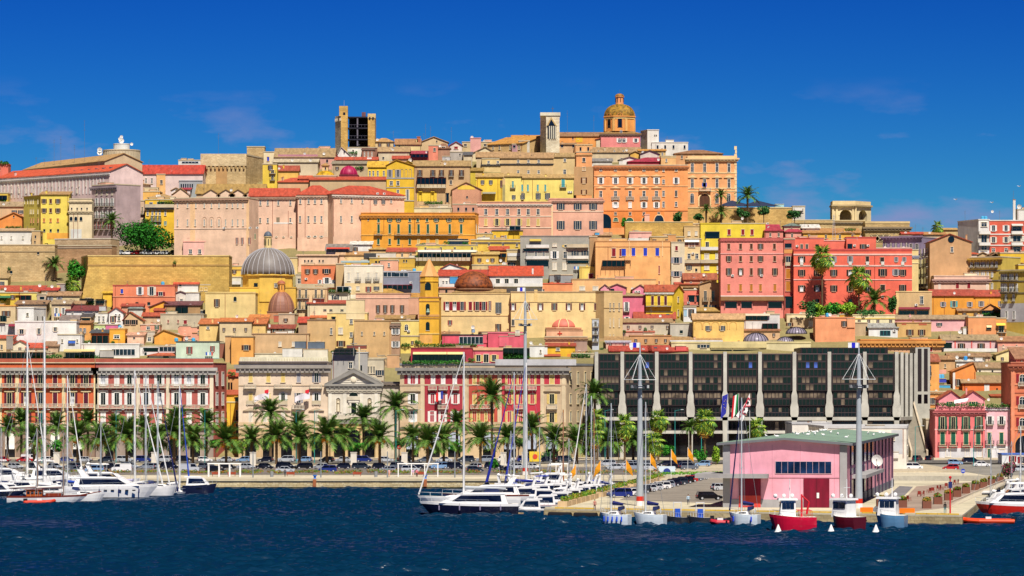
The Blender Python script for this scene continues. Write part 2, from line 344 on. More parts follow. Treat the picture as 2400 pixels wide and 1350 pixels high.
# ---------------------------------------------------------------- windows, shared between buildings
WIN={}
SHUT={'b':'5A2E1A','g':'1F5C48','t':'4FA8B0','v':'ECEAE6','r':'8E1A2A','m':'5A1830','y':'D9BE74','l':'2440C8','c':'DCD6C8','k':'2E2220','e':'C07A28','z':'9A9AA2','q':'3A4A5A'}
FRM={'b':'C8B49A','g':'E0D0A8','t':'E8E0B0','v':'F0ECE4','r':'E8D0B8','m':'EAD6A8','y':'EADBB0','l':'E8C890','c':'E8DCC4','k':'C8A890','e':'E8B090','z':'D8CCC0','q':'D8CCB8'}
def winmesh(w,h,sty):
 key=(round(w*4)/4 or .25,round(h*4)/4 or .25,sty)
 if key in WIN:return WIN[key]
 w,h=key[0],key[1];s=sty[0];low=s.lower();arch='^' in sty;var=('1' in sty)*1+('2' in sty)*2
 m=MB();fr=mat(FRM.get(low,'EADFC8'));gl=glassm();dk=dglass();wt=mat('F2F0EA');t=max(.06,min(.16,w*.085))
 if s=='n':  # bare opening: dark panel stands in for its shaded depth
  if arch:m.arch(0,0,h-w/2,w,-.03,.1,dk)
  else:m.box(-w/2,w/2,-.03,.1,0,h,dk)
  m.box(-w/2-.05,w/2+.05,-.16,-.002,-.12,0,fr);me=(m.mesh('window'),None);WIN[key]=me;return me
 if arch:
  m.archband(0,h-w/2,w-2*t,t,-.14,.02,fr,z0=0,n=8);zs=h-w/2
  gm_=mat(SHUT[low])if s.isupper()else gl;m.arch(0,0,zs,w-2*t,-.04,.05,gm_,n=8)
  m.box(-.04,.04,-.07,-.041,0,h-t,wt if not s.isupper()else mat(SHUT[low],rough=.7));m.box(-w/2+t,w/2-t,-.065,-.041,zs-.04,zs+.04,wt)
 else:
  m.box(-w/2,-w/2+t,-.14,.02,0,h,fr);m.box(w/2-t,w/2,-.14,.02,0,h,fr);m.box(-w/2-.04,w/2+.04,-.20,.02,h,h+t*1.2,fr)
  a,b=-w/2+t,w/2-t
  if s.isupper():  # shutters closed
   sh=mat(SHUT[low],'wood',.7);m.box(a,-.02,-.10,.02,.02,h,sh);m.box(.02,b,-.10,.02,.02,h,sh);m.box(a,b,-.03,.03,0,h,dk)
   if var==1:m.box(a,b,-.115,-.02,h*.55,h*.58,dk)
  elif s=='d':m.box(a,b,-.03,.03,0,h,dk);m.box(-.03,.03,-.07,-.031,0,h,fr)
  elif s=='w':
   m.box(a,b,-.03,.03,0,h,[gl,dk,gl][var%3]);m.box(-.035,.035,-.09,-.031,0,h,wt)
   m.box(a,b,-.085,-.031,h*.62-.03,h*.62+.03,wt)
   m.box(a,a+.045,-.088,-.031,0,h,wt);m.box(b-.045,b,-.088,-.031,0,h,wt)
  else:  # shutters open, panes behind
   m.box(a,b,-.03,.03,0,h,dk if var==2 else gl);m.box(-.03,.03,-.08,-.04,0,h,wt if var<2 else fr)
   if var==1:m.box(a,b,-.039,-.031,0,h*.62,cur());m.box(a,b,-.078,-.04,h*.64,h*.68,wt)
 m.box(-w/2-.12,w/2+.12,-.26,-.002,-.14,0,fr)
 sh=None
 if s.islower()and s not in 'dwn':
  q=MB();sm_=mat(SHUT[s],'wood',.7);sw=(w-2*t)/2*1.08
  q.box(-sw/2,sw/2,-.07,0,0,h,sm_)
  for i in range(3):q.box(-sw/2+.05,sw/2-.05,-.095,-.07,h*(i+.12)/3,h*(i+.88)/3,sm_)
  sh=(q.mesh('shutter'),w/2+sw/2+.02)
 WIN[key]=(m.mesh('window'),sh);return WIN[key]
BALC={}
def balcmesh(w,d,kind):
 key=(round(w*2)/2,d,kind)
 if key in BALC:return BALC[key]
 w=key[0];m=MB()
 st=mat('CFC4B0' if kind!='iron' else 'B8AC98','plaster',.8);ir=mat('1E1E22')
 m.box(-w/2,w/2,-d,0,-.18,0,st)
 for x in([-w/2+.25,w/2-.45]if w<3.2 else[-w/2+.25,-.1,w/2-.45]):m.ext([(x,-.6),(x+.2,-.6),(x+.2,-.18),(x,-.18)],-d*.6,-.002,st)
 if kind=='iron':
  n=int(w/.28)
  for i in range(n+1):x=-w/2+.04+(w-.08)*i/n;m.box(x-.02,x+.02,-d+.03,-d+.07,0,1.0,ir)
  m.box(-w/2,w/2,-d+.02,-d+.08,1.0,1.06,ir);m.box(-w/2,w/2,-d+.02,-d+.08,.08,.13,ir)
  for x in(-w/2,w/2-.06):m.box(x,x+.06,-d+.08,0,1.0,1.06,ir);[m.box(x+.01,x+.04,-d+.08+(d*.25)*k,-d+.12+(d*.25)*k,0,1.0,ir)for k in range(1,4)]
 elif kind=='stone':
  n=max(2,int(w/.4))
  for i in range(n+1):x=-w/2+.12+(w-.24)*i/n;m.box(x-.08,x+.08,-d+.04,-d+.2,0,.85,st)
  m.box(-w/2,w/2,-d,-d+.24,.85,1.0,st)
  for x in(-w/2,w/2-.2):m.box(x,x+.2,-d+.24,0,0,.85,st);m.box(x,x+.2,-d+.24,0,.852,.998,st)
 elif kind in('white','solid'):
  wmat=mat('E8E6E0' if kind=='white' else 'CFC0A0','plaster');m.box(-w/2,w/2,-d,-d+.1,.001,1.0,wmat)
  for x in(-w/2,w/2-.1):m.box(x,x+.1,-d+.1,0,.001,.998,wmat)
 BALC[key]=m.mesh('balcony');return BALC[key]
def dishmesh():
 if 'dish' in BALC:return BALC['dish']
 m=MB();wt=mat('E6E4E0');g=mat('77777A');n=14;vs=[(0,.12,0)];fs=[]
 for j in(1,2):
  for i in range(n):
   a=2*math.pi*i/n;r=.5*j/2;vs.append((r*math.cos(a),.12-.12*(j/2)**2*1.0,r*math.sin(a)))
 for i in range(n):fs.append((0,1+i,1+(i+1)%n));fs.append((1+i,1+n+i,1+n+(i+1)%n,1+(i+1)%n))
 m.add(vs,fs,wt);m.add([(x,y+.05,z)for x,y,z in vs],[tuple(reversed(f))for f in fs],wt)
 m.tube((0,.1,-.45),(0,-.42,-.05),.025,.025,g,4);m.box(-.05,.05,-.48,-.38,-.08,.06,g)
 m.tube((0,.16,0),(0,.34,-.1),.05,.05,g,5);m.tube((0,.34,-.1),(0,.34,-1.0),.04,.04,g,5)
 BALC['dish']=m.mesh('satellite_dish');return BALC['dish']
def acmesh():
 if 'ac' in BALC:return BALC['ac']
 m=MB();m.box(-.45,.45,-.36,0,0,.65,mat('E4E2DC'));m.tube((.1,-.365,.32),(.1,-.38,.32),.25,.25,mat('55565A'),10);m.box(-.4,.4,-.34,0,-.08,-.002,mat('77777A'))
 BALC['ac']=m.mesh('air_conditioner');return BALC['ac']
def tankmesh(col):
 k='tank'+col
 if k in BALC:return BALC[k]
 m=MB();m.lathe([(.55,0),(.6,.1),(.6,1.0),(.5,1.15),(.2,1.2),(.2,1.3)],mat(col),12);BALC[k]=m.mesh('water_tank');return BALC[k]
def antmesh(h):
 k='ant%d'%round(h)
 if k in BALC:return BALC[k]
 h=round(h);m=MB();g=mat('6E7076');m.tube((0,0,0),(0,0,h),.05,.035,g,5)
 for j,z in enumerate((h*.78,h*.9,h-.1)):
  w=.9-.2*j;m.tube((-w/2,0,z),(w/2,0,z),.025,.025,g,4)
  for i in range(4):x=-w/2+w*i/3;m.tube((x,-.35,z),(x,.35,z),.015,.015,g,3)
 BALC[k]=m.mesh('antenna');return BALC[k]
LEAFS={}
def leafmesh(name,lobes,n,size,cols,seed=0,flat=.0):
 rnd=random.Random(seed);m=MB();ms=[mat(c,'leaf',.75,.2)for c in cols]
 tot=sum(l[3]*l[4]*l[5]for l in lobes)**1.0 if lobes else 1
 for(cx,cy,cz,rx,ry,rz)in lobes:
  k=int(n*(rx*ry*rz)/tot)+8
  for _ in range(k):
   d=Vector((rnd.gauss(0,1),rnd.gauss(0,1),rnd.gauss(0,1))).normalized();r=rnd.uniform(.62,1.04)
   p=Vector((cx+d.x*rx*r,cy+d.y*ry*r,cz+d.z*rz*r))
   nrm=(d+Vector((rnd.gauss(0,.6),rnd.gauss(0,.6),rnd.gauss(0,.6)+.25))).normalized();a=nrm.orthogonal().normalized();b=nrm.cross(a)
   t=rnd.uniform(0,6.28);a,b=a*math.cos(t)+b*math.sin(t),b*math.cos(t)-a*math.sin(t);s=size*rnd.uniform(.6,1.4)
   m.add([p-a*s,p-b*s*.6,p+a*s,p+b*s*.6+nrm*s*.2],[(0,1,2,3)],rnd.choice(ms))
 return m.mesh(name)
PLANTM={}
def plantmesh(w,seed=0,cols=('2E6A28','3E7E30','245A22')):
 k=(round(w),seed%4,cols)
 if k in PLANTM:return PLANTM[k]
 w=max(1,round(w));n=max(1,int(w));r=random.Random(seed)
 lob=[(-w/2+w*(i+.5)/n,r.uniform(-.15,.15),r.uniform(.35,.6),.62,.5,r.uniform(.4,.75))for i in range(n)]
 PLANTM[k]=leafmesh('terrace_plants',lob,70*n,.17,cols,seed);return PLANTM[k]
 # ---------------------------------------------------------------- houses
CR=[0,0,1]
def K(ox,oy,s):CR[:]=[ox,oy,s]
def cx(x):return CR[0]+x/CR[2]
def cy(y):return CR[1]+y/CR[2]
def R(a,b,n):return[a+(b-a)*i/(n-1)for i in range(n)]if n>1 else[(a+b)/2]
NH=[0];HOUSES=[]
def h(x0,x1,yt,yv,col,label,roof='f',win=(),rh=0,rc='rtan',x2=None,xl=None,D=None,off=12,tr=None,ex=(),cat='house',name='house',pk=None,Y=None,dr=0.0,cap=.35,wk='plaster',ov=.45,ycap=None):
 """one building: front edge x0..x1 and eave row yt, yv = lowest visible row, all in the current crop's pixels"""
 NH[0]+=1;rnd=random.Random(NH[0]*13+5)
 ax0,ax1,ayt,ayv=cx(x0),cx(x1),cy(yt),cy(yv)
 Yd=Y or depth_of(ayv+off);Yl,Yr=Yd,Yd+dr
 A=Vector((PX(ax0,Yl),Yl));B=Vector((PX(ax1,Yr),Yr));e=(B-A);wid=e.length;ang=math.atan2(e.y,e.x)
 u=e.normalized();v=Vector((-u.y,u.x))
 zt=PZ(ayt,(Yl+Yr)/2 if dr else Yd);zb=min(ground_z(A.x,Yl),PZ(ayv,Yd))-3.0
 D=D or max(8.0,min(13.0,wid*.9));H=zt-zb
 root=empty(name,(A.x,A.y,zb),label,cat,rz=ang);HOUSES.append((label,(ax0+ax1)/2,(ayt+ayv)/2))
 def lx(px):  # local x of a column on the facade plane
  q=(cx(px)-1200)/F;den=u.x-q*u.y
  return(q*A.y-A.x)/den
 def lz(py,x=None):
  yy=A.y+u.y*(x if x is not None else wid/2);return CAMZ+(HY-cy(py))*yy/F-zb
 sr=sl_=0.0
 if x2 is not None:q=(cx(x2)-1200)/F;P=A+v*D;sr=max(.0,((q*P.y-P.x)/(u.x-q*u.y))-wid)
 if xl is not None:q=(cx(xl)-1200)/F;P=A+v*D;sl_=min(.0,((q*P.y-P.x)/(u.x-q*u.y)))
 fp=[(0,0),(wid,0),(wid+sr,D),(sl_,D)]
 wm_=mat(col,wk,.85);m=MB();rmt=mat(rc,'tile',.85)
 rhm=rh/CR[2]*Yd/F
 if roof=='p':
  xp=lx(pk)if pk else wid/2;n=5
  m.ext([(0,0),(wid,0),(wid,H),(xp,H+rhm),(0,H)],0,D,wm_);m.build('wall',root)
  r=MB();t=.22
  r.ext([(-ov,H-.12),(xp,H+rhm),(xp,H+rhm+t),(-ov,H-.12+t)],-ov,D+.3,rmt);r.ext([(xp+.002,H+rhm),(wid+ov,H-.12),(wid+ov,H-.12+t),(xp+.002,H+rhm+t)],-ov,D+.3,rmt)
  r.build('roof',root)
 else:
  m.prism(fp,0,H,wm_)
  if roof in 'gs' and rh:
   yb_=D/2 if roof=='g' else D
   rz_=CAMZ+(HY-cy(yt-rh))*((Yl+Yr)/2+yb_)/F-zb;rz_=max(rz_,H+.3)
   r=MB();t=.22;sk=sr*.5 if roof=='g' else sr
   fr_=[(-ov,-ov,H-.1),(wid+ov,-ov,H-.1),(wid+ov+sk,yb_,rz_),(-ov+sl_*.5,yb_,rz_)]
   r.add(fr_+[(a,b,c+t)for a,b,c in fr_],[(3,2,1,0),(4,5,6,7),(0,1,5,4),(1,2,6,5),(2,3,7,6),(3,0,4,7)],rmt)
   if roof=='g':
    bk=[(-ov+sl_*.5,yb_,rz_),(wid+ov+sk,yb_,rz_),(wid+ov+sr,D+ov,H-.1),(-ov+sl_,D+ov,H-.1)]
    r.add([(a,b+.002,c)for a,b,c in bk]+[(a,b+.002,c+t)for a,b,c in bk],[(3,2,1,0),(4,5,6,7),(0,1,5,4),(1,2,6,5),(2,3,7,6),(3,0,4,7)],rmt)
    m.add([(wid,0,H),(wid+sr,D,H),(wid+sk,yb_,rz_)],[(0,1,2)],wm_);m.add([(0,0,H),(sl_,D,H),(sl_*.5,yb_,rz_)],[(0,2,1)],wm_)
   else:m.add([(wid,0,H),(wid+sr,D,H),(wid+sr,D,rz_)],[(0,1,2)],wm_);m.add([(0,0,H),(sl_,D,H),(sl_,D,rz_)],[(0,2,1)],wm_)
   r.build('roof',root)
  elif roof=='h' and rh:
   ins_=min(wid*.38,D*.55);rz_=CAMZ+(HY-cy(yt-rh))*((Yl+Yr)/2+D/2)/F-zb;rz_=max(rz_,H+.3);r=MB()
   b4=[(-ov,-ov,H-.1),(wid+ov,-ov,H-.1),(wid+ov+sr,D+ov,H-.1),(-ov+sl_,D+ov,H-.1)]
   r.add([(a,b,c)for a,b,c in b4]+[(a,b,c+.2)for a,b,c in b4]+[(ins_,D/2,rz_),(wid-ins_+sr*.5,D/2,rz_)],[(3,2,1,0),(0,1,5,4),(1,2,6,5),(2,3,7,6),(3,0,4,7),(4,5,9,8),(5,6,9),(6,7,8,9),(7,4,8)],rmt);r.build('roof',root)
  elif roof=='f':
   c=MB();cm=mat(tr or 'CDBE9E','plaster',.85);c.prism([(-.12,-.15),(wid+.12,-.15),(wid+sr+.12,D+.1),(sl_-.12,D+.1)],H+.002,H+cap,cm);c.build('parapet',root)
  m.build('wall',root)
 win=list(win)
 if cat=='house' and not win and wid>4.5 and not any(q[0]in('hole','gl','perg','arches')for q in ex)and ayv-ayt>13:
  n_=min(4,int(wid/3.2));ya=yt+(yv-yt)*.28;win.append(([x0+(x1-x0)*(i+rnd.uniform(.35,.65))/n_ for i in range(n_)],ya,ya+8*CR[2],4.5*CR[2],rnd.choice('ddwbkn')))
 for(wx,y0,y1,wp,sty)in win:
  for x in wx:
   st=sty
   if len(st)>1 and st[1]=='*':st=rnd.choice([st[0],st[0]+'1',st[0]+'2',st[0]+'2',st[0].upper()]if st[0]not in 'dwn' else[st[0],st[0],st[0]+'1',st[0]+'2'])+st[2:]
   X=lx(x);zz=lz(y1,X);hh=abs(y1-y0)/CR[2]*Yd/F;ww=wp/CR[2]*Yd/F
   bal='o' in st[1:];st=st.replace('o','')if bal else st
   me,sh=winmesh(ww,hh,st);wo=inst('window',me,root,(X,-.002,zz))
   if sh:
    for sg in(-1,1):inst('shutter',sh[0],wo,(sg*sh[1],-.002,0))
   if bal:inst('balcony',balcmesh(ww+1.0,.8,'iron'),root,(X,-.004,zz-.05))
 ex=list(ex)
 if cat=='house' and wid>5:
  for _ in range(1+(wid>9)):
   px_=x0+(x1-x0)*rnd.uniform(.1,.9);t_=rnd.random();up=CR[2]
   if t_<.3:ex.append(('ant',px_,yt-rh-rnd.uniform(7,13)*up))
   elif t_<.6:ex.append(('chim',px_,yt-rh*.6-rnd.uniform(3,6)*up,4*up))
   elif t_<.8:ex.append(('dish',px_,yt-rh*.3-2.5*up,3.2*up))
   if roof=='f' and wid>6 and rnd.random()<.55:ex.append(('box',px_,min(x1,px_+(x1-x0)*.22),yt-rnd.uniform(4,8)*up,yt+2,rnd.choice(('E8D8B8','E9E4DA','D8B48A','E8C07A','E6B098')),rnd.uniform(.6,3)))
   if rnd.random()<.3:ex.append(('pipe',x0+(x1-x0)*rnd.choice([.04,.96]),yt+2,yv))
 for q in ex:
  k=q[0]
  if k=='dish':inst('satellite_dish',dishmesh(),root,(lx(q[1]),.6,lz(q[2])),rz=rnd.uniform(-.5,.5),scale=(q[3]if len(q)>3 else 13)/CR[2]*Yd/F*2)
  elif k=='ac':inst('air_conditioner',acmesh(),root,(lx(q[1]),-.004,lz(q[2])))
  elif k=='tank':inst('water_tank',tankmesh(q[3]if len(q)>3 else '4FB0DC'),root,(lx(q[1]),1.2,lz(q[2])))
  elif k=='ant':zz=lz(q[3])if len(q)>3 else H-.3;inst('antenna',antmesh(max(2,lz(q[2])-zz)),root,(lx(q[1]),1.5,zz))
  elif k=='chim':
   c=MB();w_=(q[3]if len(q)>3 else 12)/CR[2]*Yd/F/2;X=lx(q[1]);zz=lz(q[2]);cm=mat(q[4]if len(q)>4 else col,'plaster')
   c.box(X-w_,X+w_,1.4,1.4+2*w_,H-.5,zz,cm);c.box(X-w_*1.25,X+w_*1.25,1.4-w_*.25,1.4+2.25*w_,zz+.001,zz+.18,mat('A8764E'));c.build('chimney',root)
  elif k=='aw':
   a,b,zz=lx(q[1]),lx(q[2]),lz(q[3]);dp=q[5]if len(q)>5 else 1.8;am=mat(q[4]);c=MB()
   c.add([(a,-.01,zz),(b,-.01,zz),(b,-dp,zz-.7),(a,-dp,zz-.7),(a,-.01,zz-.08),(b,-.01,zz-.08),(b,-dp,zz-.78),(a,-dp,zz-.78)],[(3,2,1,0),(4,5,6,7),(2,3,7,6),(1,2,6,5),(3,0,4,7)],am)
   for i in range(3):X=a+(b-a)*i/2;c.tube((X,-.02,zz-1.3),(X,-dp+.1,zz-.74),.03,.03,mat('9A9AA0'),4)
   c.build('awning',root)
  elif k=='balc':
   a,b=lx(q[1]),lx(q[2]);inst('balcony',balcmesh(abs(b-a),q[5]if len(q)>5 else 1.1,q[4]if len(q)>4 else 'iron'),root,((a+b)/2,-.006,lz(q[3])))
  elif k=='band':
   c=MB();c.box(-.1 if len(q)<5 else lx(q[4]),wid+.1 if len(q)<6 else lx(q[5]),-.16,-.003,lz(q[1])-q[2]/2,lz(q[1])+q[2]/2,mat(q[3],'plaster'));c.build('string_course',root)
  elif k=='corn':
   zz=lz(q[1]);t=q[2];cm=mat(q[3],'plaster');c=MB();o_=q[4]if len(q)>4 else .7
   c.box(-o_,wid+o_,-o_,-.003,zz-t*.45,zz,cm);c.box(-o_*.6,wid+o_*.6,-o_*.6,-.003,zz-t,zz-t*.45-.002,cm)
   for i in range(int(wid/1.3)):c.box(.4+i*1.3,.7+i*1.3,-o_*.9,-o_*.6-.002,zz-t*.8,zz-t*.45-.003,cm)
   c.build('cornice',root)
  elif k=='pil':
   for x in q[1]:X=lx(x);w_=q[2]/CR[2]*Yd/F/2;c=MB();c.box(X-w_,X+w_,-.13,-.003,lz(q[4]),lz(q[3]),mat(q[5],'plaster'));c.build('pilaster',root)
  elif k=='pan':  # flat colour field proud of the wall
   a,b=lx(q[1]),lx(q[2]);c=MB();c.box(a,b,q[6]if len(q)>6 else-.05,-.001,lz(q[4]),lz(q[3]),mat(q[5],'plaster'));c.build('wall_panel',root)
  elif k=='hole':  # dark loggia or garage: flat dark panel standing in for recess shade, with side jambs
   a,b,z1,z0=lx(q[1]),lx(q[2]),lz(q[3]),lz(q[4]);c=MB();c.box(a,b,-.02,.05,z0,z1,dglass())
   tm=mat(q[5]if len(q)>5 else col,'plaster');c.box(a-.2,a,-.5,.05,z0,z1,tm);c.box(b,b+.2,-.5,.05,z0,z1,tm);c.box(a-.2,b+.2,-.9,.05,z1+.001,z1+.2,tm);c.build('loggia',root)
  elif k=='gl':
   a,b,z1,z0=lx(q[1]),lx(q[2]),lz(q[3]),lz(q[4]);c=MB();c.box(a,b,-.03,.05,z0,z1,glassm());fm_=mat(q[5]if len(q)>5 else 'D8DADC');n=max(2,int((b-a)/1.1))
   for i in range(n+1):X=a+(b-a)*i/n;c.box(X-.05,X+.05,-.1,-.031,z0,z1,fm_)
   c.box(a,b,-.11,-.031,z1-.1,z1,fm_);c.box(a,b,-.12,-.031,z0,z0+.1,fm_);c.build('glazing',root)
  elif k=='perg':
   a,b,z1,z0=lx(q[1]),lx(q[2]),lz(q[3]),lz(q[4]);c=MB();pm=mat(q[5]if len(q)>5 else '4A3A30','wood');n=max(2,int((b-a)/1.5))
   c.box(a,b,-2.2,-.01,z1,z1+.15,pm)
   for i in range(n+1):X=a+(b-a)*i/n;c.box(X-.06,X+.06,-2.2,-2.08,z0,z1-.001,pm)
   c.box(a,b,-.03,.02,z0,z1-.002,dglass());c.build('pergola',root)
  elif k=='box':
   a,b,z1,z0=lx(q[1]),lx(q[2]),lz(q[3]),lz(q[4]);dp=q[6]if len(q)>6 else 1.0;c=MB();c.box(a,b,dp,dp+4,z0,z1,mat(q[5],'plaster'));c.box(a-.1,b+.1,dp-.1,dp+4.1,z1+.001,z1+.15,Q('C8BCA0'));c.build('roof_cabin',root)
  elif k=='plant':
   a,b=lx(q[1]),lx(q[2]);yo=next((z for z in q[4:]if not isinstance(z,tuple)),-.5);cc=next((z for z in q[4:]if isinstance(z,tuple)),('2E6A28','3E7E30','245A22'))
   inst('terrace_plants',plantmesh(abs(b-a),NH[0]+int(q[1]),cc),root,((a+b)/2,yo,lz(q[3])))
  elif k=='pipe':X=lx(q[1]);c=MB();c.tube((X,-.08,lz(q[3])),(X,-.08,lz(q[2])),.07,.07,mat('8A3A2A'),5);c.build('drainpipe',root)
  elif k=='wash':
   a,zz=lx(q[1]),lz(q[2]);c=MB()
   for i,cc in enumerate(('3A5AB8','E8E6E8','6FB4DC','C84848')):c.box(a+i*.6,a+i*.6+.5,-.9,-.86,zz-1.0-.1*(i%2),zz,mat(cc))
   c.tube((a-.3,-.88,zz+.02),(a+2.7,-.88,zz+.02),.015,.015,mat('grey'),3);c.build('laundry',root)
  elif k=='arches':  # blind relief arches
   for x in q[1]:c=MB();w_=q[2]/CR[2]*Yd/F;c.archband(lx(x),lz(q[3]),w_*.8,w_*.1,-.1,-.003,mat(q[5],'plaster'),z0=lz(q[4]));c.build('blind_arch',root)
  elif k=='sky':a=lx(q[1]);c=MB();c.box(a-.5,a+.5,q[4]if len(q)>4 else 2,(q[4]if len(q)>4 else 2)+1,lz(q[2])-.1,lz(q[2])+.25,mat('55606A',rough=.2));c.build('skylight',root)
  elif k=='side':  # windows on the receding right side: list of (fraction of depth), rows
   for fr2 in q[1]:
    for(ya,yb2)in q[2]:
     hh=abs(yb2-ya)/CR[2]*Yd/F;me,sh=winmesh(q[3],hh,q[4]);an=math.atan2(D,sr)
     inst('window',me,root,(wid+sr*fr2+.004,D*fr2,lz(yb2)),rz=an)
 return root,lx,lz,zb,wid,H,Yd
 # ---------------------------------------------------------------- castle hill, left to right
def dome(ret,x,yb,rp,hp,m,back=6,n=24,ribs=None,drum=None,lan=None,cap=None,nm='dome',vert=1.0):
 root,lx,lz,zb,wid,H,Yd=ret;s=(Yd+back)/F/CR[2]
 q=(cx(x)-1200)/F;X=q*(Yd+back)-root.location.x;Z=CAMZ+(HY-cy(yb))*(Yd+back)/F-zb;r=rp*s;hh=hp*s
 pr=[(r*math.cos(t)**vert,hh*math.sin(t))for t in[math.pi/2*i/9 for i in range(9)]]+[(.05,hh)]
 b=MB();b.lathe(pr,m,n,(X,back,Z));b.build(nm,root,smooth=n>12)
 if ribs:
  g=MB()
  for i in range(ribs[0]):
   a=2*math.pi*(i+.5)/ribs[0];ps=[(X+(p[0]+.04)*math.cos(a),back+(p[0]+.04)*math.sin(a),Z+p[1]+.02)for p in pr];g.path(ps,ribs[2],mat(ribs[1]),4)
  g.build('dome_rib',root)
 if drum:
  d=MB();dr,dh=drum[0]*s,drum[1]*s;d.lathe([(dr,-dh),(dr,-.5),(dr*1.07,-.45),(dr*1.07,-.02),(r*.98,-.01)],mat(drum[2],'plaster'),drum[3]if len(drum)>3 else 16,(X,back,Z),math.pi/(drum[3]if len(drum)>3 else 16));d.build('drum',root)
 if lan:
  lr,lh,lc,lk=lan[0]*s,lan[1]*s,lan[2],lan[3];L_=MB();L_.lathe([(lr,hh-.3),(lr,hh+lh*.62),(lr*1.2,hh+lh*.64),(lr*1.2,hh+lh*.68)],mat(lc,'plaster'),10,(X,back,Z));
  for i in range(8):
   a=2*math.pi*(i+.25)/8;L_.box(X+lr*1.01*math.cos(a)-.12,X+lr*1.01*math.cos(a)+.12,back+lr*1.01*math.sin(a)-.05,back+lr*1.01*math.sin(a)+.05,Z+hh+lh*.15,Z+hh+lh*.52,dglass())
  L_.build('lantern',root)
  c=MB();c.lathe([(lr*1.15*math.cos(t),hh+lh*.68+lh*.32*math.sin(t))for t in[math.pi/2*i/5 for i in range(5)]]+[(.03,hh+lh)],lk,12,(X,back,Z));c.tube((X,back,Z+hh+lh),(X,back,Z+hh+lh+1.6),.05,.04,mat('dgrey'),4);c.build('lantern_cap',root)
 return X,back,Z,r,hh
K(0,240,3.871)
h(-60,75,562,650,'E8705A','salmon red block with bushes on its flat roof at the far left skyline',tr='D86A54',ex=[('plant',-10,72,562)],off=3)
h(216,950,574,628,'CDB490','long beige barracks with a low tan roof beside the round grey drum','g',[(R(240,900,15),600,625,14,'d')],rh=62,rc='BF9660',dr=-60,off=4,D=16,ex=[('ant',460,315),('ant',520,290),('ant',645,400),('ant',735,180)])
h(945,1215,555,630,'CFB48C','tan gabled end wing standing before the round grey drum','p',[([1000,1165],570,590,16,'n')],rh=72,rc='rtan',off=3,D=14)
t_=empty('water_tower',(PX(285,1545),1545,PZ(402,1545)),'round ribbed beige drum with a smaller white drum and dishes on top','tower')
b=MB();s_=1545/F
b.lathe([(43*s_,-6),(43*s_,47*s_),(44*s_,47.5*s_),(44*s_,50*s_),(40*s_,50*s_)],Q('D2C2A2'),32);b.build('drum',t_)
b=MB()
for i in range(40):a=2*math.pi*i/40;b.box(43*s_*math.cos(a)-.12,43*s_*math.cos(a)+.12,43*s_*math.sin(a)-.12,43*s_*math.sin(a)+.12,-6,46.5*s_,Q('BFAF90'))
b.build('rib',t_)
b=MB();b.lathe([(19*s_,50*s_),(19*s_,63*s_),(19.6*s_,63.2*s_),(19.6*s_,65*s_),(2,65*s_)],Q('D8DAD8'),24);b.build('tank',t_)
b=MB();b.tube((0,0,65*s_),(0,0,82*s_),.12,.1,mat('grey'),5);b.build('mast',t_)
for dx,dz,sc in((0,72,2.1),(-3,76,1.5),(0,81,1.3),(-50,50,2),(-50,44,2.2),(24,64,1.2)):inst('satellite_dish',dishmesh(),t_,(dx*s_,-.6 if abs(dx)<40 else-2,dz*s_),scale=sc)
h(-30,990,660,840,'EDD0CC','long pale pink and white palace under an orange red roof','g',[(R(42,905,15),712,760,13,'d'),(R(42,700,11),782,822,12,'d')],rh=62,rc='D4532C',dr=-48,D=16,off=22,ex=[('pil',R(10,940,31),12,690,850,'F0EAE6'),('band',690,.5,'F0EAE6'),('corn',676,.9,'EDE6E2',.6)]+[('sky',x,640-(x*.02),0,3)for x in R(30,940,15)])
h(985,1262,622,760,'EED2CC','pale pink end block of the long palace with a hipped orange roof','h',[([1070,1128],655,690,14,'d')],rh=50,rc='D4532C',off=26,ex=[('corn',632,.9,'F0EAE6',.6)])
h(1225,1840,650,760,'E6CFC8','pink building under a long plain red roof beside the stone bastion tower','g',[([1270,1325,1378],685,735,20,'w*')],rh=78,rc='BE3A26',off=20,D=15,ex=[('band',655,.6,'F0EAE6')])
h(1618,1830,528,600,'E4E2DE','low white house on the skyline left of the stone bastion tower',ex=[('gl',1650,1800,535,555)],off=6)
# stone bastion tower with corbels
r_=h(1828,2228,478,745,'D9BF8E','massive pale stone bastion tower with a ring of small corbels',cat='tower',name='bastion_tower',wk='stone',x2=2390,D=24,off=8,cap=.5,ex=[('ant',1980,280),('pan',1960,2060,560,745,'C79A5E')])
root,lx,lz,zb,wid,H,Yd=r_;cm_=mat('B89C6C','stone');b=MB();b.box(-.35,wid+.35,-.35,24.2,H-4.2,H+.5,mat('E0CDA4','stone'));b.build('upper_rampart',root)
for i in range(11):c=MB();X=.6+i*(wid-1.2)/10;c.ext([(X-.28,H-5.4),(X+.28,H-5.4),(X+.4,H-4.2),(X-.4,H-4.2)],-.7,-.003,cm_);c.build('corbel',root)
h(2240,2400,405,500,'CDB182','stone turret rising behind the bastion tower',wk='stone',off=2,D=7,cat='tower')
h(1420,1500,655,785,'F2BC74','small ochre house with one window under the red roofed pink building',win=[([1465],705,740,22,'d')],off=14)
h(1498,1640,640,785,'E3B47C','tan arcaded house with four tall arched bays below the red roof',win=[([1520,1545,1570,1592],680,770,15,'n^')],off=12)
h(1605,1835,640,700,'F4BE78','plain ochre block left of the bastion tower base',ex=[('band',700,.4,'D8A864')],off=13)
h(1625,1835,715,800,'A9B0B4','grey flat roofed house with a dark colonnade beside the bastion',win=[(R(1645,1745,6),740,775,12,'n')],tr='8E9AA0',off=10)
h(1555,1640,800,835,'F0E6E2','tiny white gabled house with pink door among the roofs','p',[([1600],790,820,18,'d')],rh=25,off=8)
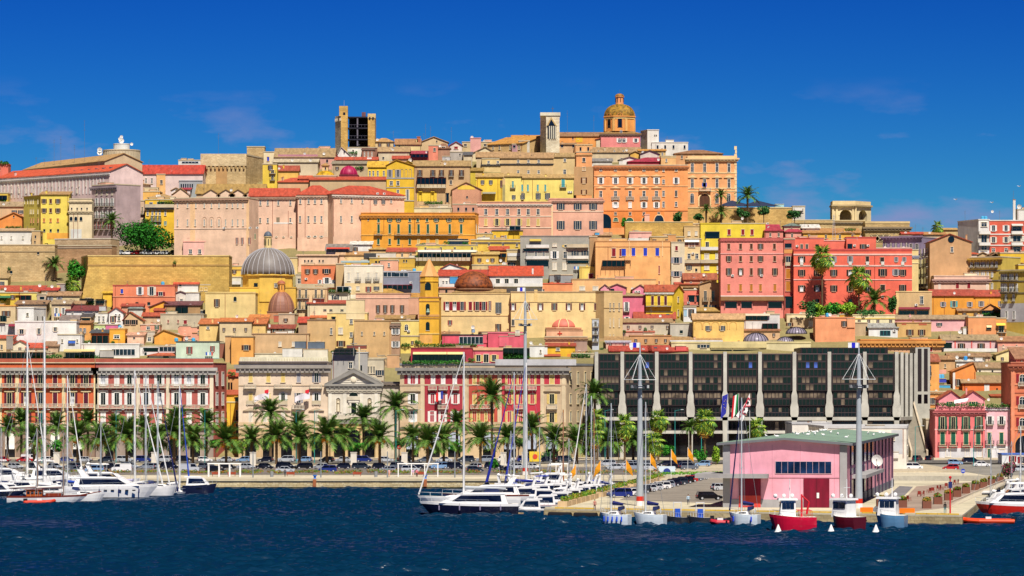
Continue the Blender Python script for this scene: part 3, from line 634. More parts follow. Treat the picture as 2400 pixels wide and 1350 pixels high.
h(1640,1725,790,835,'EADADA','small white house under a crimson roof','s',[([1680],795,820,18,'r')],rh=18,rc='A8283C',off=7)
h(1160,1230,690,715,'B0A898','low grey ruined wall with a palm growing behind it',off=20,wk='stone')
h(834,1050,752,1200,'BCA3A4','terrace house in shade-tinted mauve with tall balconied windows in two rows','f',[(R(878,1018,4),870,940,22,'vo'),(R(878,1018,4),985,1050,22,'vo'),(R(878,1018,4),785,840,16,'d'),(R(878,1018,4),1090,1150,22,'ro')],off=10,dr=-9,ex=[('corn',765,1.2,'9A8A92',.8),('band',965,.3,'E0D0C8'),('band',1072,.3,'E0D0C8')])  # face turned from the sun: shade is put into the mauve wall colour
h(1050,1368,735,960,'E4C0A2','blank pinkish beige side wall under a flat tan roof','s',rh=28,rc='BF9868',off=14,dr=20)
h(628,834,880,1245,'EBD8B0','cream church front with three small arched windows and drainpipes','f',[([645,688,735],1040,1075,22,'n^'),([650,700,740,790],955,975,12,'n')],cat='church',name='church',off=8,ex=[('corn',985,.9,'D4C09A',.5),('corn',895,.7,'D4C09A',.5),('pipe',668,990,1230),('pipe',706,990,1230),('pan',640,740,1150,1245,'DADAD4')])
h(700,834,850,900,'EBD5A8','cream church nave with sloping buttresses behind the bell tower','s',rh=45,rc='C4955C',off=16)
r_=h(617,690,775,900,'EED3A8','small cream bell tower with a red dome cap on the left slope',win=[([660],795,840,20,'n^')],cat='bell tower',name='bell_tower',off=14,D=8)
dome(r_,652,772,23,34,mat('B8442E','dome'),back=3,n=14)
h(366,625,835,1235,'F0D858','tall yellow apartment house with brown windows left of the cream church','s',[([400,460,525],880,915,26,'b*'),([400,460,525],965,1000,26,'b*'),([400,460,525],1055,1085,20,'E'),([402,460,527],1147,1175,16,'n')],rh=22,rc='rtan',off=7,ex=[('pan',425,625,1185,1240,'F2AE34'),('pipe',368,850,1150)])
h(215,366,850,1180,'E2CB52','shade-darkened yellow wing with narrow windows beside the tall yellow apartment house','s',[([225,252,275,290,305,345],885,920,9,'d'),([275,290,306,345],975,1010,9,'d'),([282,305,346],1050,1090,10,'E'),([315,348],1160,1180,8,'n')],rh=16,rc='rtan',off=6,dr=-10)  # wall yellow darkened to carry the shade on this half
h(60,218,870,900,'E6CE5A','low yellow rooftop house under a tan hipped roof at the left','h',rh=30,off=12)
h(-20,70,825,935,'ECC640','yellow house with a dark terrace at the left edge of the hill',ex=[('perg',-10,65,850,885),('plant',0,60,905)],off=14)
h(-30,214,945,1110,'D6B489','tan house with blue windows and a grey tiled roof at the left edge','g',[([130,188],980,1010,24,'q')],rh=40,rc='A9906E',off=9)
h(-10,246,1065,1150,'F5953E','bright orange gabled house with planted terrace at the left edge','p',[([125],1028,1044,14,'n')],rh=65,pk=125,rc='D8833E',off=8,ex=[('plant',45,205,1148),('balc',150,210,1165,'iron')])
h(-40,290,1165,1285,'EEE9E0','plain white house with three small windows standing on the old wall','s',[([15,103,208],1215,1240,14,'w')],rh=18,rc='C4A27A',off=4,D=8)
h(288,365,1170,1285,'D4B07C','narrow tan tower house beside the white house on the wall',win=[([322],1208,1232,12,'n'),([317],1255,1275,12,'n')],off=7)
h(1057,1140,940,1190,'C9A295','narrow mauve pink house with blue shuttered windows and a red roof','s',[([1065,1090,1118],975,1040,13,'qo'),([1065,1090,1118],1070,1130,13,'q')],rh=22,rc='C4553A',off=9)
h(1138,1232,862,1180,'EBD6A0','narrow cream house with four tall dark windows',win=[([1165,1195],880,935,16,'do'),([1165,1195],955,1020,16,'do'),([1167,1197],1045,1120,18,'m')],off=8,ex=[('corn',862,.6,'9A8A70',.4)])
h(1230,1310,895,1180,'D6B79A','narrow pinkish house with small balconies beside the bright yellow house',win=[([1240,1270,1292],945,1010,11,'do'),([1240,1270,1292],1060,1110,11,'d')],off=9)
h(1155,1450,812,900,'F2BE60','large plain ochre rooftop block behind the bright yellow house',win=[([1272],800,825,20,'n')],off=14,ex=[('box',1305,1430,770,812,'D8C49A',2)])
h(1318,1580,885,1200,'F2C21C','bright yellow house with green shutters and a long planted terrace',win=[([1340,1383,1418,1450,1500],980,1025,16,'w*'),([1378,1412,1448],1025,1075,15,'go'),([1378,1415,1450,1500],1078,1115,15,'t')],off=10,ex=[('box',1345,1575,865,960,'F2C21C',4),('band',965,.5,'8E8E94'),('plant',1440,1580,920),('balc',1320,1578,950,'solid',1.2),('gl',1355,1385,905,935),('gl',1425,1490,900,935)])
h(1345,1580,865,890,'EFC230','yellow attic with a wide tan roof above the planted terrace','h',rh=32,rc='B3905E',off=22)
# the long seminary
h(1580,2240,870,1415,'EFC9AC','long pinkish beige seminary wing with small white gables along its roof','f',[([1612,1703,1778,1855,1920,1988,2060,2110,2158,2206],915,955,15,'w*'),([1612,1703,1772,1855,1920,1988,2048,2110,2158,2206],1065,1120,16,'w*'),([2150,2198,2262],1230,1285,12,'r'),([2315],1190,1240,12,'G^')],off=6,D=14,dr=-6,cat='seminary',name='seminary',ex=[('corn',878,1.0,'B08A70',.7),('band',1145,.25,'F6D8C0'),('arches',[1855,1920,1988],46,1060,1150,'D8B498'),('pan',1725,1770,880,1400,'F8C896',-.02),('pan',2235,2260,880,1400,'F8C896',-.02),('ac',2035,1150),('ac',2270,1150),('ac',2335,1150)])
for gx,nm in((1640,'leftmost'),(1915,'second'),(2050,'third'),(2160,'fourth'),(2290,'fifth')):
 h(gx-75,gx+75,838,870,'EFCFB4','small pale dormer gable on the seminary roof, %s from the left'%nm,'p',rh=(60 if gx==1640 else 48),rc='B08A54',off=24,cat='gable',name='dormer_gable',D=5)
h(1780,2400,830,870,'CDB08C','wide mossy tan roof behind the seminary dormers','g',rh=85,rc='A88646',off=12,D=16)
K(600,220,3.871)
h(-60,380,930,1300,'F0C6AA','middle seminary wing of pinkish beige with drainpipes and statue niches','g',[([40,107,203,312],968,1010,20,'w*'),([38,107,312],1125,1170,16,'w*'),([185,250,320],1295,1300,14,'c')],rh=70,rc='C0492C',off=20,D=14,cat='seminary',name='seminary',ex=[('corn',940,.9,'C49A80',.6),('pipe',150,950,1300),('pipe',293,1060,1300),('pan',160,335,1165,1180,'E8E0D8'),('pan',185,215,1120,1165,'8A7A60')])
h(375,700,915,1300,'F2C6A8','seminary pavilion with narrow windows under a red hipped roof','h',[([402,478,535,594],950,995,17,'w*'),([400,476,535,594],1105,1165,18,'w*'),([478,535,594],1290,1300,18,'c')],rh=85,rc='C0472A',off=24,D=13,cat='seminary',name='seminary',ex=[('corn',925,.9,'D8B49A',.6),('pipe',378,930,1300),('pipe',446,930,1300),('pan',618,680,930,1300,'F6D4B6',-.03)])
h(700,1345,915,1330,'F1C5A6','right seminary wing of pinkish beige under a sweeping red roof','h',[([770,868,965,1225],950,990,22,'w*'),([1083,1155],960,1000,22,'q'),([770,868],1105,1165,22,'w*')],rh=80,rc='BF4628',off=22,D=18,dr=12,cat='seminary',name='seminary',ex=[('corn',925,.9,'E8D8C8',.7),('pipe',703,930,1300),('pipe',1035,930,1080),('ac',1100,910),('ac',1160,910)])
h(285,490,850,880,'E3B48C','small red roofed annex behind the seminary pavilion','g',rh=42,rc='C24A2A',off=26)
h(490,1180,780,880,'CBAE84','long stone church nave under a thin red roof behind the seminary','g',rh=24,rc='C24C2C',off=30,D=16,cat='church',name='church')
h(200,500,800,830,'DDB184','low house under a broad orange red roof left of the mosaic dome','h',rh=40,rc='C6502E',off=40)
h(388,500,770,800,'E2A27A','little gabled house with an orange roof beside the olive mosaic dome','g',rh=25,rc='CC5A34',off=46)
r_=h(530,730,745,790,'C8B08C','church with a low olive gold mosaic dome',cat='church',name='church',off=46,D=12)
dome(r_,628,768,94,72,mat('B08A1E','dome'),back=6);root=r_[0]
h(600,655,650,700,'E8C890','tiny cream belfry with a pointed cap behind the mosaic dome','h',[([630],665,690,14,'n^')],rh=22,rc='B88A50',off=60,cat='belfry',name='belfry',D=4)
r_=h(755,925,740,780,'8C2038','church drum carrying a smooth magenta dome',cat='church',name='church',off=44,D=12,tr='7A1A30')
dome(r_,841,740,82,86,mat('A0204E','plain',.45),back=6,ribs=(10,'B83A64',.1))
h(60,190,640,830,'F0CE40','narrow yellow house with dark balconies right of the bastion tower',win=[([130],650,690,24,'k'),([150],690,720,30,'do'),([150],740,780,22,'do')],off=12)
h(185,385,700,760,'F2C05A','ochre house under a brick red roof beside the bastion tower','g',[([155,187],745,765,16,'n')],rh=46,rc='A84A32',off=14,ex=[('chim',248,645,14,'E8C030')])
h(70,180,530,620,'F2E0B8','cream cube house with one blue window beside the stone turret',win=[([110],570,610,20,'L')],off=4)
h(150,560,620,660,'D9C7A8','row of pale barrel vaulted roofs below the skyline','g',rh=26,rc='C8B89A',off=14)
h(170,710,575,640,'D7A090','long house with a dusty pink wall and mossy tan roof left of the ruined tower','g',rh=78,rc='A98C62',off=5,D=16,ex=[('pan',200,560,550,578,'C08090')])
h(195,560,548,585,'C78A94','dusty pink upper wall under the mossy roof',off=9,D=5)
h(548,665,555,600,'F0ECE6','bright white terrace wall with a red triangular gable behind',off=9,ex=[('box',690,720,560,600,'F2EEE8',.5)])
h(662,760,590,600,'F0E8E0','pair of little white gables with red roof slopes','p',rh=48,rc='C04A34',off=9,D=6)
h(270,720,505,520,'D9D4C8','thin white parapet along the skyline left of the ruined tower',off=0,Y=1602)
# ruined keep
K(600,220,3.871)
tw=empty('ruined_tower',(PX(830,1575),1575,PZ(345,1575)),'tall medieval stone tower with one open side showing dark timber floors','tower')
S_=1575/F
def tx(c):return(cx(c)-830)*S_
def tz(c):return(345-cy(c))*S_
ms_=mat('DDB568','stone');mg_=mat('CFC2AE','stone')
b=MB();b.box(tx(770),tx(832),0,3.4,-8,tz(200),ms_);b.box(tx(755),tx(832)-.01,.005,3.39,tz(200)+.001,tz(110),ms_);b.build('stair_turret',tw)
b=MB();b.add([(tx(712),6,-8),(tx(770)-.01,.3,-8),(tx(770)-.01,.3,tz(195)),(tx(712),6,tz(195)),(tx(712),14,-8),(tx(770)-.01,14,-8),(tx(770)-.01,14,tz(195)),(tx(712),14,tz(195))],[(0,1,2,3),(4,7,6,5),(0,4,5,1),(3,2,6,7),(0,3,7,4),(1,5,6,2)],mg_);b.build('side_wall',tw)
for i in range(7):c=MB();f_=i/6;X=tx(714)+(tx(768)-tx(714))*f_;yy=6-5.7*f_;c.box(X-.18,X+.18,yy-.6,yy-.01,tz(245),tz(218),mg_);c.build('corbel',tw)
b=MB();b.box(tx(1016),tx(1078),0,14,-8,tz(190),ms_);b.build('right_pier',tw)
b=MB();b.box(tx(1014),tx(1086),-.25,1.5,tz(222),tz(186)+.3,mat('E2C890','stone'));b.build('pier_head',tw)
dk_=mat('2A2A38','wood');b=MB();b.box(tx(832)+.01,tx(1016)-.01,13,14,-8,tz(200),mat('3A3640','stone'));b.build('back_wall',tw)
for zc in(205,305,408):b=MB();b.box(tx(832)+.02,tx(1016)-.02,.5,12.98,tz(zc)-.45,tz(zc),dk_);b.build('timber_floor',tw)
for z0,z1 in((470,413),(402,310),(302,211)):b=MB();X=tx(920);b.box(X-.28,X+.28,.7,1.2,tz(z0),tz(z1),mat('7A7684','wood'));b.build('timber_post',tw)
for zc in(280,380):b=MB();b.box(tx(832)+.03,tx(1016)-.03,.55,.62,tz(zc),tz(zc)+.1,mat('5A5868'));[b.box(tx(832)+i*1.4,tx(832)+i*1.4+.06,.555,.615,tz(zc+22),tz(zc)-.001,mat('5A5868'))for i in range(1,6)];b.build('railing',tw)
b=MB();b.box(tx(955),tx(990),5,7,tz(200),tz(158),Q('6A3A40'));b.build('roof_hut',tw)
for x,z0,z1,w_ in((800,192,168,.45),):b=MB();b.box(tx(x)-w_,tx(x)+w_,-.03,.02,tz(z0),tz(z1),dglass());b.build('window',tw)
for x in(1032,1062):b=MB();b.box(tx(x)-.3,tx(x)+.3,-.28,-.251,tz(232),tz(210),dglass());b.build('arrow_slit',tw)
b=MB();b.tube((tx(798),1.5,tz(110)),(tx(798),1.5,tz(55)),.06,.04,mat('steel'),5);b.build('antenna',tw)
HOUSES.append(('ruined tower',830,300))
# skyline roofs right of the keep
h(740,850,560,600,'ECE9E4','white gabled house directly under the ruined tower','p',[([800],515,540,14,'n')],rh=75,rc='D8D0C8',off=1,pk=775,D=6)
h(830,1020,490,560,'F0EBDD','low white terrace house with climbing plants under the ruined tower',ex=[('plant',765,920,545)],off=2)
h(960,1075,490,580,'9E6E58','dull brick house with three grey windows under the ruined tower',win=[([985,1018,1052],525,570,13,'w')],off=4,x2=1250,ex=[('corn',500,.6,'8A6E5E',.4)])
h(1070,1245,435,490,'E0C694','cream house with a tan hipped roof right of the ruined tower','h',rh=34,rc='B88E58',off=0)
h(1265,1490,460,545,'F0DC98','pale yellow house under a long tan roof below the skyline','g',[([1300],470,490,14,'n')],rh=48,rc='A87A50',off=2,ex=[('ant',1245,330),('chim',1475,388,30,'B8683E')])
h(1488,1740,440,500,'DDBE8E','broad tan house with a curved pediment on the skyline','p',[([1640],425,440,12,'n')],rh=50,rc='C09A62',off=1,ex=[('ant',1538,275),('ant',1583,285)])
h(1565,1650,470,580,'EC8A6E','small salmon tower house with one window below the skyline',win=[([1620],490,520,22,'d')],off=4,D=6)
h(1375,1570,545,570,'A83048','crimson awning roof over a dark terrace left of the salmon tower house','s',rh=25,rc='A83048',off=5,ex=[('perg',1380,1560,550,575,'6A2A3A')])
h(1640,1760,495,560,'B08468','small house under brown roofs right of the salmon tower house','h',[([1700],478,496,40,'d')],rh=45,rc='8E6246',off=3)
h(1760,1870,470,520,'EAD8CC','white gabled house with one red shuttered window on the skyline','p',[([1815],478,500,40,'R')],rh=35,rc='A83A4A',off=2,ex=[('ant',1772,305)])
h(1945,2040,405,520,'E8A9A0','small pink tower house with a dish on its flat roof',off=2,D=6,ex=[('dish',1960,392)],tr='D89A92')
h(1870,2170,440,480,'D8C090','row of low cream houses on the skyline around the pink tower house',win=[([1900,2080],455,475,30,'d')],off=0)
h(2100,2420,455,520,'DDB87A','ochre roofed house rising toward the white bell tower','s',rh=60,rc='CF9340',off=1,dr=-10,D=14)
h(1955,2185,545,580,'E8D6AC','pale house with a wide shallow gable','p',rh=62,rc='A88C66',off=2,pk=2080)
h(1885,1960,555,600,'D6C6A6','small grey shed with dark sliding roof beside the wide gable','s',[([1720],595,612,26,'w')],rh=25,rc='5A5A60',off=8)
h(1760,1880,530,590,'B8AFA4','grey cube house among the upper roofs',win=[([1850],545,560,14,'n')],off=5)
h(1690,1760,570,620,'C6C6C4','pale grey house with a small white window',win=[([1722],595,612,24,'w')],off=9)
h(1110,1390,525,600,'D9C9A8','pale house under a crinkled tan roof below the salmon tower house','g',[([1155],575,590,16,'n')],rh=40,rc='B59468',off=7)
h(720,1100,600,640,'CDA27C','stone house under a long flat orange red roof','g',rh=24,rc='C24E30',off=10,D=10)
h(690,1110,635,720,'C7B08A','weathered stone wall with a grey sloping lean-to roof','s',rh=22,rc='9A8E78',off=16,ex=[('plant',900,970,680)])
h(1240,1390,590,620,'D3A27E','low house with a brick red roof beside a white dish','g',rh=25,rc='B8482E',off=11,ex=[('dish',1398,595,17)])
h(2000,2420,575,640,'D8C096','tan house with a rough brown roof below the pink tower house','g',rh=45,rc='B48E62',off=7)
h(2050,2420,590,640,'E6C98A','long cream upper storey with a row of small windows',win=[([2110,2195,2285,2385],605,630,22,'w')],off=10,ex=[('corn',640,.7,'5A5650',.5)])
h(1015,1215,665,790,'F3CC1E','yellow house with five white framed windows left of the arcaded yellow house','s',[([1033,1065,1105,1160],700,745,20,'w*')],rh=50,rc='E0B030',off=16)
h(1185,1432,650,1100,'EEC016','tall yellow house with grey blind arches under two small gables','p',[([1213,1288],690,755,22,'z'),([1228,1288],790,828,28,'w*'),([1288],870,900,24,'w'),([1375],870,965,20,'c')],rh=50,rc='C8922E',off=8,pk=1275,x2=1470,ex=[('arches',[1250,1325,1362,1400],26,695,755,'8E8E8A'),('band',765,.5,'A8A8A8'),('band',850,.3,'A8A8A8'),('band',970,.3,'A8A8A8')])
h(1330,1432,640,670,'F0C41C','little yellow gable with a big white dish beside it','p',rh=32,rc='C89A3A',off=14,ex=[('dish',1398,600,18)],D=6)
h(1432,1940,655,1010,'CBA878','weathered brown palace with a wide wooden loggia and peeling plaster','g',[([1487,1605,1683,1772,1865],690,745,22,'bo'),([1768],785,820,22,'d')],rh=46,rc='B0905E',off=10,ex=[('perg',1460,1725,765,820,'5A2A24'),('pan',1462,1722,822,850,'C8A878',-1.2),('balc',1462,1722,850,'solid',1.4),('pan',1462,1640,890,975,'F0CC28'),('hole',1480,1505,890,960,'F0CC28'),('hole',1590,1615,890,960,'F0CC28'),('hole',1725,1750,900,985),('plant',1520,1700,1000),('balc',1560,1770,1030,'stone',1.6)])
h(1650,1890,650,660,'C9A070','bright red roof patch on top of the weathered brown palace','g',rh=35,rc='C24A2C',off=14)
h(1780,2045,870,1000,'D79A78','pinkish stone chapel with a yellow gable and a round window','p',[([1915],925,945,16,'n^')],rh=68,rc='C99E62',off=14,pk=1905,ex=[('pan',1830,1985,830,868,'F0C840')])
h(1945,2060,700,860,'D9BE2C','narrow olive yellow house under a sloping tan roof','s',rh=25,rc='A8863C',off=14)
h(2000,2235,755,960,'F2CE34','plain yellow house with three small blue windows','g',[([2055,2130],785,820,18,'q'),([2225],785,845,10,'b')],rh=32,rc='BC9A5C',off=11,ex=[('pipe',2195,770,960),('aw',2055,2175,890,'8A8A7E')])
h(1785,2020,1005,1100,'D69C80','plain dusty pink palace wing under the stone chapel',off=12)
h(2010,2680,985,1320,'E0A588','dusty pink palace with three rows of cream framed windows','f',[([2085,2185,2283,2385,2470,2560],1045,1095,34,'w*'),([2085,2185,2283,2385,2470,2560],1130,1195,34,'y*'),([2085,2185,2283,2385],1255,1290,34,'n^')],off=7,tr='D69A7C',ex=[('corn',1000,.8,'D8CABA',.5),('band',1110,.3,'F0D8C0'),('band',1215,.3,'F0D8C0')],D=16,cat='palace',name='palace')
h(955,1985,1085,1370,'F1A51E','long orange house with dark green shutters and a running iron balcony','f',[([1112],1115,1165,28,'G'),([1213,1293,1395,1468,1552,1635,1750,1862],1105,1160,28,'g*'),([1112,1213,1293,1395,1475,1560,1642,1758,1862],1185,1265,28,'G'),([1110,1213,1293,1395],1315,1365,28,'G'),([1475,1560,1642],1320,1360,26,'Y'),([1018],1130,1150,14,'n')],off=6,x2=2050,D=17,tr='D08A2A',ex=[('corn',1098,1.2,'D68E2A',.7),('band',1280,.3,'F6C060'),('balc',1070,1150,1278),('balc',1255,1840,1280),('pipe',1160,1105,1290),('pipe',1440,1105,1260),('side',[.2,.5],[(1180,1255)],1.0,'q')])
h(1400,1780,1040,1070,'E6D8B0','low pale terrace with blue tanks and white plant pots above the orange house',off=12,ex=[('tank',1425,1065),('tank',1478,1065),('tank',1520,1065),('dish',1380,1055)])
# ---------------------------------------------------------------- hill top right: cathedral, orange palace, bastion arch, red palace
K(1200,200,3.75)
# white bell tower
r_=h(300,418,262,485,'EADFC4','white stone bell tower with a pointed gothic gable',D=9,xl=248,Y=1560,cat='bell tower',name='bell_tower',wk='stone',tr='E6DCC0')
root,lx,lz,zb,wid,H,Yd=r_
b=MB();st=Q('E4DCC4');b.box(lx(248),wid+.3,-.35,9.3,H-.2,H+1.1,st);b.build('top_storey',root)
b=MB();b.ext([(lx(305),lz(355)),(lx(392),lz(355)),(lx(345),lz(278))],-.5,-.01,mat('C9AE78','stone'));b.build('gothic_gable',root)
b=MB();b.ext([(lx(318),lz(355)),(lx(380),lz(355)),(lx(345),lz(300))],-.56,-.501,dglass());b.build('gable_opening',root)
for i in range(4):x=325+i*17;b=MB();b.box(lx(x),lx(x+8),-.5,-.01,lz(470),lz(358),st);b.build('column',root)
b=MB();b.box(lx(312),lx(388),-.06,-.004,lz(470),lz(356),dglass());b.build('belfry_opening',root)
b=MB();b.tube((lx(358),3,H+1),(lx(358),3,lz(180)),.1,.06,mat('dgrey'),5);b.box(lx(358)-.6,lx(358)+.6,2.95,3.05,lz(200)-.08,lz(200)+.08,mat('dgrey'));b.build('cross',root)
h(418,800,448,510,'F2A24E','long orange cathedral nave with a brown tiled roof','g',[([535,580],455,475,12,'n')],rh=32,rc='9E7450',off=-4,ex=[('pan',560,620,455,500,'F0C020'),('ant',487,225),('ant',720,265)],cat='church',name='church')
h(0,260,470,510,'D89A3C','tan roofed nave end left of the white bell tower','s',rh=28,rc='CC8E3E',off=-6)
# cathedral dome
r_=h(782,1128,425,510,'EA8A86','pink cathedral crossing under the great tiled dome and lantern','h',[([1088],465,500,26,'v'),([945,985],462,500,26,'v^')],rh=38,rc='9C7640',Y=1565,off=0,cat='cathedral',name='cathedral',D=16,ex=[('gl',950,968,395,425),('corn',430,.8,'7A5A44',.5)])
root=r_[0];X_,bk,Z_,rr,hh=dome(r_,945,275,138,112,mat('8A6A2A','dome'),back=8,n=8,vert=.85,drum=(142,135,'F2A24A',8),lan=(36,92,'F0A060',mat('8A6230','dome')))
s_=1573/F/3.75
c=MB();c.lathe([(145*s_,Z_-28*s_),(147*s_,Z_-26*s_),(143*s_,Z_-4*s_),(139*s_,Z_)],Q('E2C27A'),8,(X_,bk,0),math.pi/8);c.build('drum_cornice',root)
for a_,w_ in((-112.5,1),(-67.5,0),(-22.5,1),(-157.5,1)):
 if not w_:continue
 a=R_(a_+22.5-0);rd=142*s_*math.cos(math.pi/8)
 b=MB();b.box(-.85,.85,-.06,.1,0,5.4,dglass());b.archband(0,5.0,1.7,.25,-.15,.0,Q('D98A3A'),z0=0);o=b.build('window',root,(X_+rd*math.cos(a),bk+rd*math.sin(a),Z_-105*s_),rz=a+math.pi/2)
for i in range(8):
 a=2*math.pi*i/8+math.pi/8;b=MB();b.box(-.5,.5,-.2,.3,Z_-135*s_,Z_-28*s_,Q('E8B060'));b.build('pilaster',root,(X_+142*s_*math.cos(a),bk+142*s_*math.sin(a),0),rz=a+math.pi/2)
HOUSES.append(('cathedral dome',1452,270))
h(940,1128,505,580,'E0C08A','thin tan terrace house under the pink cathedral crossing',off=-2,ex=[('corn',530,.5,'5A4A40',.3)])
h(740,925,475,545,'EAD8B8','little white gabled house with a blue awning left of the pink cathedral crossing','p',[([780],490,505,12,'n'),([840,900],480,515,26,'w')],rh=18,rc='A8284A',off=-2,ex=[('aw',785,830,505,'4AA0E0')])
h(1190,1290,395,580,'ECE8E0','white tower house with a grey side standing out on the skyline',win=[([1255,1270],432,445,9,'n')],xl=1130,off=-4,D=8,tr='E0DCD6')
h(1228,1548,505,590,'E9E4DC','long blank white block right of the white tower house',off=-6,tr='DAD4CC',D=10)
h(150,325,495,560,'F0EDE8','white arched terrace house below the white bell tower','s',rh=5,rc='E8E4DC',off=2,ex=[('arches',[190,240,290],40,530,555,'C8C2BA')])
h(60,155,490,600,'C9C2B4','greyish house with dark openings left of the white arched terrace',win=[([85,115],520,545,18,'n')],off=3)
h(0,60,520,600,'B88A92','mauve awning house at the ridge left of the bell tower',win=[([20],530,550,20,'n')],off=4)
h(325,560,520,600,'D9B082','rough tan house under a brown roof in front of the orange nave','g',[([440,540],525,545,20,'n')],rh=10,rc='A47E58',off=3)
h(700,1130,590,640,'D6C29E','jumble of low houses with tan roofs below the cathedral','g',[([760,900,980],570,588,18,'w')],rh=42,rc='AA8A62',off=3)
h(870,960,555,600,'F0EEEA','small whitewashed house among the tan roofs',off=5)
h(1040,1125,600,650,'E8B44A','small ochre house with a stepped gable','p',rh=20,off=4)
h(1115,1350,575,640,'E2C07A','yellowish house under an orange tan roof right of the cathedral','g',rh=10,rc='D2943E',off=4)
h(1128,1292,605,660,'D9CFC0','pale house with a dark pitched roof and one window','p',[([1195],635,655,22,'n')],rh=32,rc='4A4448',off=6)
h(700,880,668,690,'E0DAD0','low pale house with a grey roof before the cathedral hill','s',rh=22,rc='8A8684',off=10)
h(940,1130,655,690,'EAE6DE','white dormer house with a dish among the roofs','p',[([960],640,655,22,'w')],rh=25,rc='8E7E74',off=8,ex=[('dish',1000,650)])
h(1020,1510,672,700,'C02A44','crimson roof ridge rising behind the orange palace parapet','h',rh=38,rc='A82040',off=9)
h(-100,360,640,800,'DDBA82','weathered tan house with a row of small white windows','g',[([55,145,235],655,680,20,'w'),([55,145,235],745,775,22,'w')],rh=45,rc='B48E62',off=12,ex=[('corn',688,.6,'4A4440',.4)])
h(360,560,630,790,'DDBF86','tan stone house with two white windows beside the orange tower house','g',[([465],645,672,24,'w'),([330,463],742,780,28,'w')],rh=32,rc='B0905E',off=11)
# orange palace
h(565,703,590,960,'F4A868','slim orange tower house with a weathered stone front',win=[([632],640,672,26,'d'),([632],720,748,26,'d'),([632],810,862,28,'b*'),([632],920,958,28,'b')],off=8,D=12,xl=552,ex=[('pan',545,722,715,965,'C69A66',-.06),('corn',520,.6,'E6C088',.4),('corn',605,.6,'E8B070',.4)],cat='tower house')
h(552,706,525,600,'F2B476','top storey with battered parapet of the slim orange tower house',off=9,D=10)
r_=h(722,1345,705,1250,'F7A05C','great orange palace with six columns of cream framed windows and arched ground floor','f',[([780,910,1038,1160,1270],722,752,26,'w*'),([780,910,1038,1160,1270],812,865,30,'v*'),([780,910,1038,1160,1270],928,982,28,'w*'),([910,1038,1160,1270],1025,1075,28,'v*'),([1332],830,865,22,'w'),([1332],930,975,22,'w'),([1332],1025,1070,22,'w'),([1332],728,758,20,'w'),([910,1038,1160,1290],1115,1140,24,'d'),([912],1160,1195,50,'G^'),([1035],1160,1195,70,'G^'),([1165],1160,1195,50,'G^')],off=8,D=18,cat='palace',name='palace',ex=[('corn',712,1.0,'C88048',.7),('band',885,.3,'F8C088'),('band',1100,.4,'E88A3C'),('band',795,.18,'F8C088'),('pan',800,1340,1105,1250,'F08C34',-.02)]+[('balc',x-38,x+38,1000,'stone',.5)for x in(910,1038,1160,1270)])
root,lx,lz,zb,wid,H,Yd=r_
for x,wd_ in((1292,84),):
 b=MB();b.arch(lx(x),lz(1200),lz(1200)+.01,wd_*Yd/F/3.75,-.06,.05,glassm(),rise=2.6);b.archband(lx(x),lz(1200),wd_*Yd/F/3.75,.3,-.16,-.01,Q('F8C890'),rise=2.6);b.build('arched_window',root)
b=MB();b.arch(lx(812),lz(1255),lz(1190),5,-.05,.05,dglass());b.build('gateway',root)
for x in(780,910,1038,1160,1270):
 for y in(800,905):b=MB();X=lx(x);b.ext([(X-1.9,lz(y)),(X+1.9,lz(y)),(X,lz(y)+.75)],-.35,-.003,Q('F6CF96'));b.build('window_hood',root)
h(1345,1545,705,1220,'F6A25C','narrow right bay of the great orange palace with one column of windows','f',[([1443],722,755,26,'w*'),([1443],812,865,30,'v'),([1443],925,978,26,'d'),([1443],1025,1065,26,'w')],off=7.5,D=17,cat='palace',name='palace',ex=[('corn',712,1.0,'C88048',.7),('band',885,.3,'F8C088'),('band',1100,.4,'E88A3C')])
r_=h(1545,1975,640,1075,'F6AE70','orange corner palace with quoined edge, arched door and a balcony with flags','f',[([1585,1693,1802,1907],685,762,32,'w*'),([1585,1693,1802,1907],825,900,32,'w*'),([1583,1802,1905],950,1035,36,'w*^')],off=16,D=22,cat='palace',name='palace',tr='F2C890',cap=.9,ex=[('corn',640,1.2,'F2CF98',1.0),('band',770,.35,'F8D8A0'),('band',905,.35,'F8D8A0'),('band',930,.3,'F8D8A0'),('balc',1642,1750,925,'stone',1.3)])
root,lx,lz,zb,wid,H,Yd=r_
b=MB();b.arch(lx(1693),lz(1065),lz(1000),3.9,-.08,.05,mat('5A3A28','wood'));b.archband(lx(1693),lz(1000),3.9,.5,-.3,-.01,Q('F6D49A'),z0=lz(1065));b.build('door',root)
for i in range(16):b=MB();b.box(wid-.9 if i%2 else wid-.6,wid+.03,-.08,.4,zb*0+lz(1075)+i*1.45,lz(1075)+i*1.45+1.3,Q('F6D8A2'));b.build('quoin',root)
for i,cc in enumerate(('2450B0','F0F0F0','6060C0')):b=MB();b.tube((lx(1685+i*8),-1.3,lz(890)),(lx(1670+i*16),-2.4,lz(845)),.05,.04,mat('steel'),4);b.box(lx(1680+i*9)-.5,lx(1680+i*9)+.5,-2.0,-1.9,lz(893),lz(858),mat(cc));b.build('flag',root)
for x in(1585,1693,1802,1907):b=MB();X=lx(x);b.ext([(X-1.9,lz(812)),(X+1.9,lz(812)),(X,lz(812)+.9)],-.4,-.003,Q('F6D49A'));b.build('window_hood',root)
h(1430,1850,600,650,'D9A06A','brown tiled roof of the orange corner palace seen over its parapet','h',rh=32,rc='9A6E4C',off=25,D=14)
h(1310,1440,625,690,'F2BC7A','orange parapet wing between the crimson roof and the corner palace',off=17,ex=[('band',632,.3,'F8D8A0')])
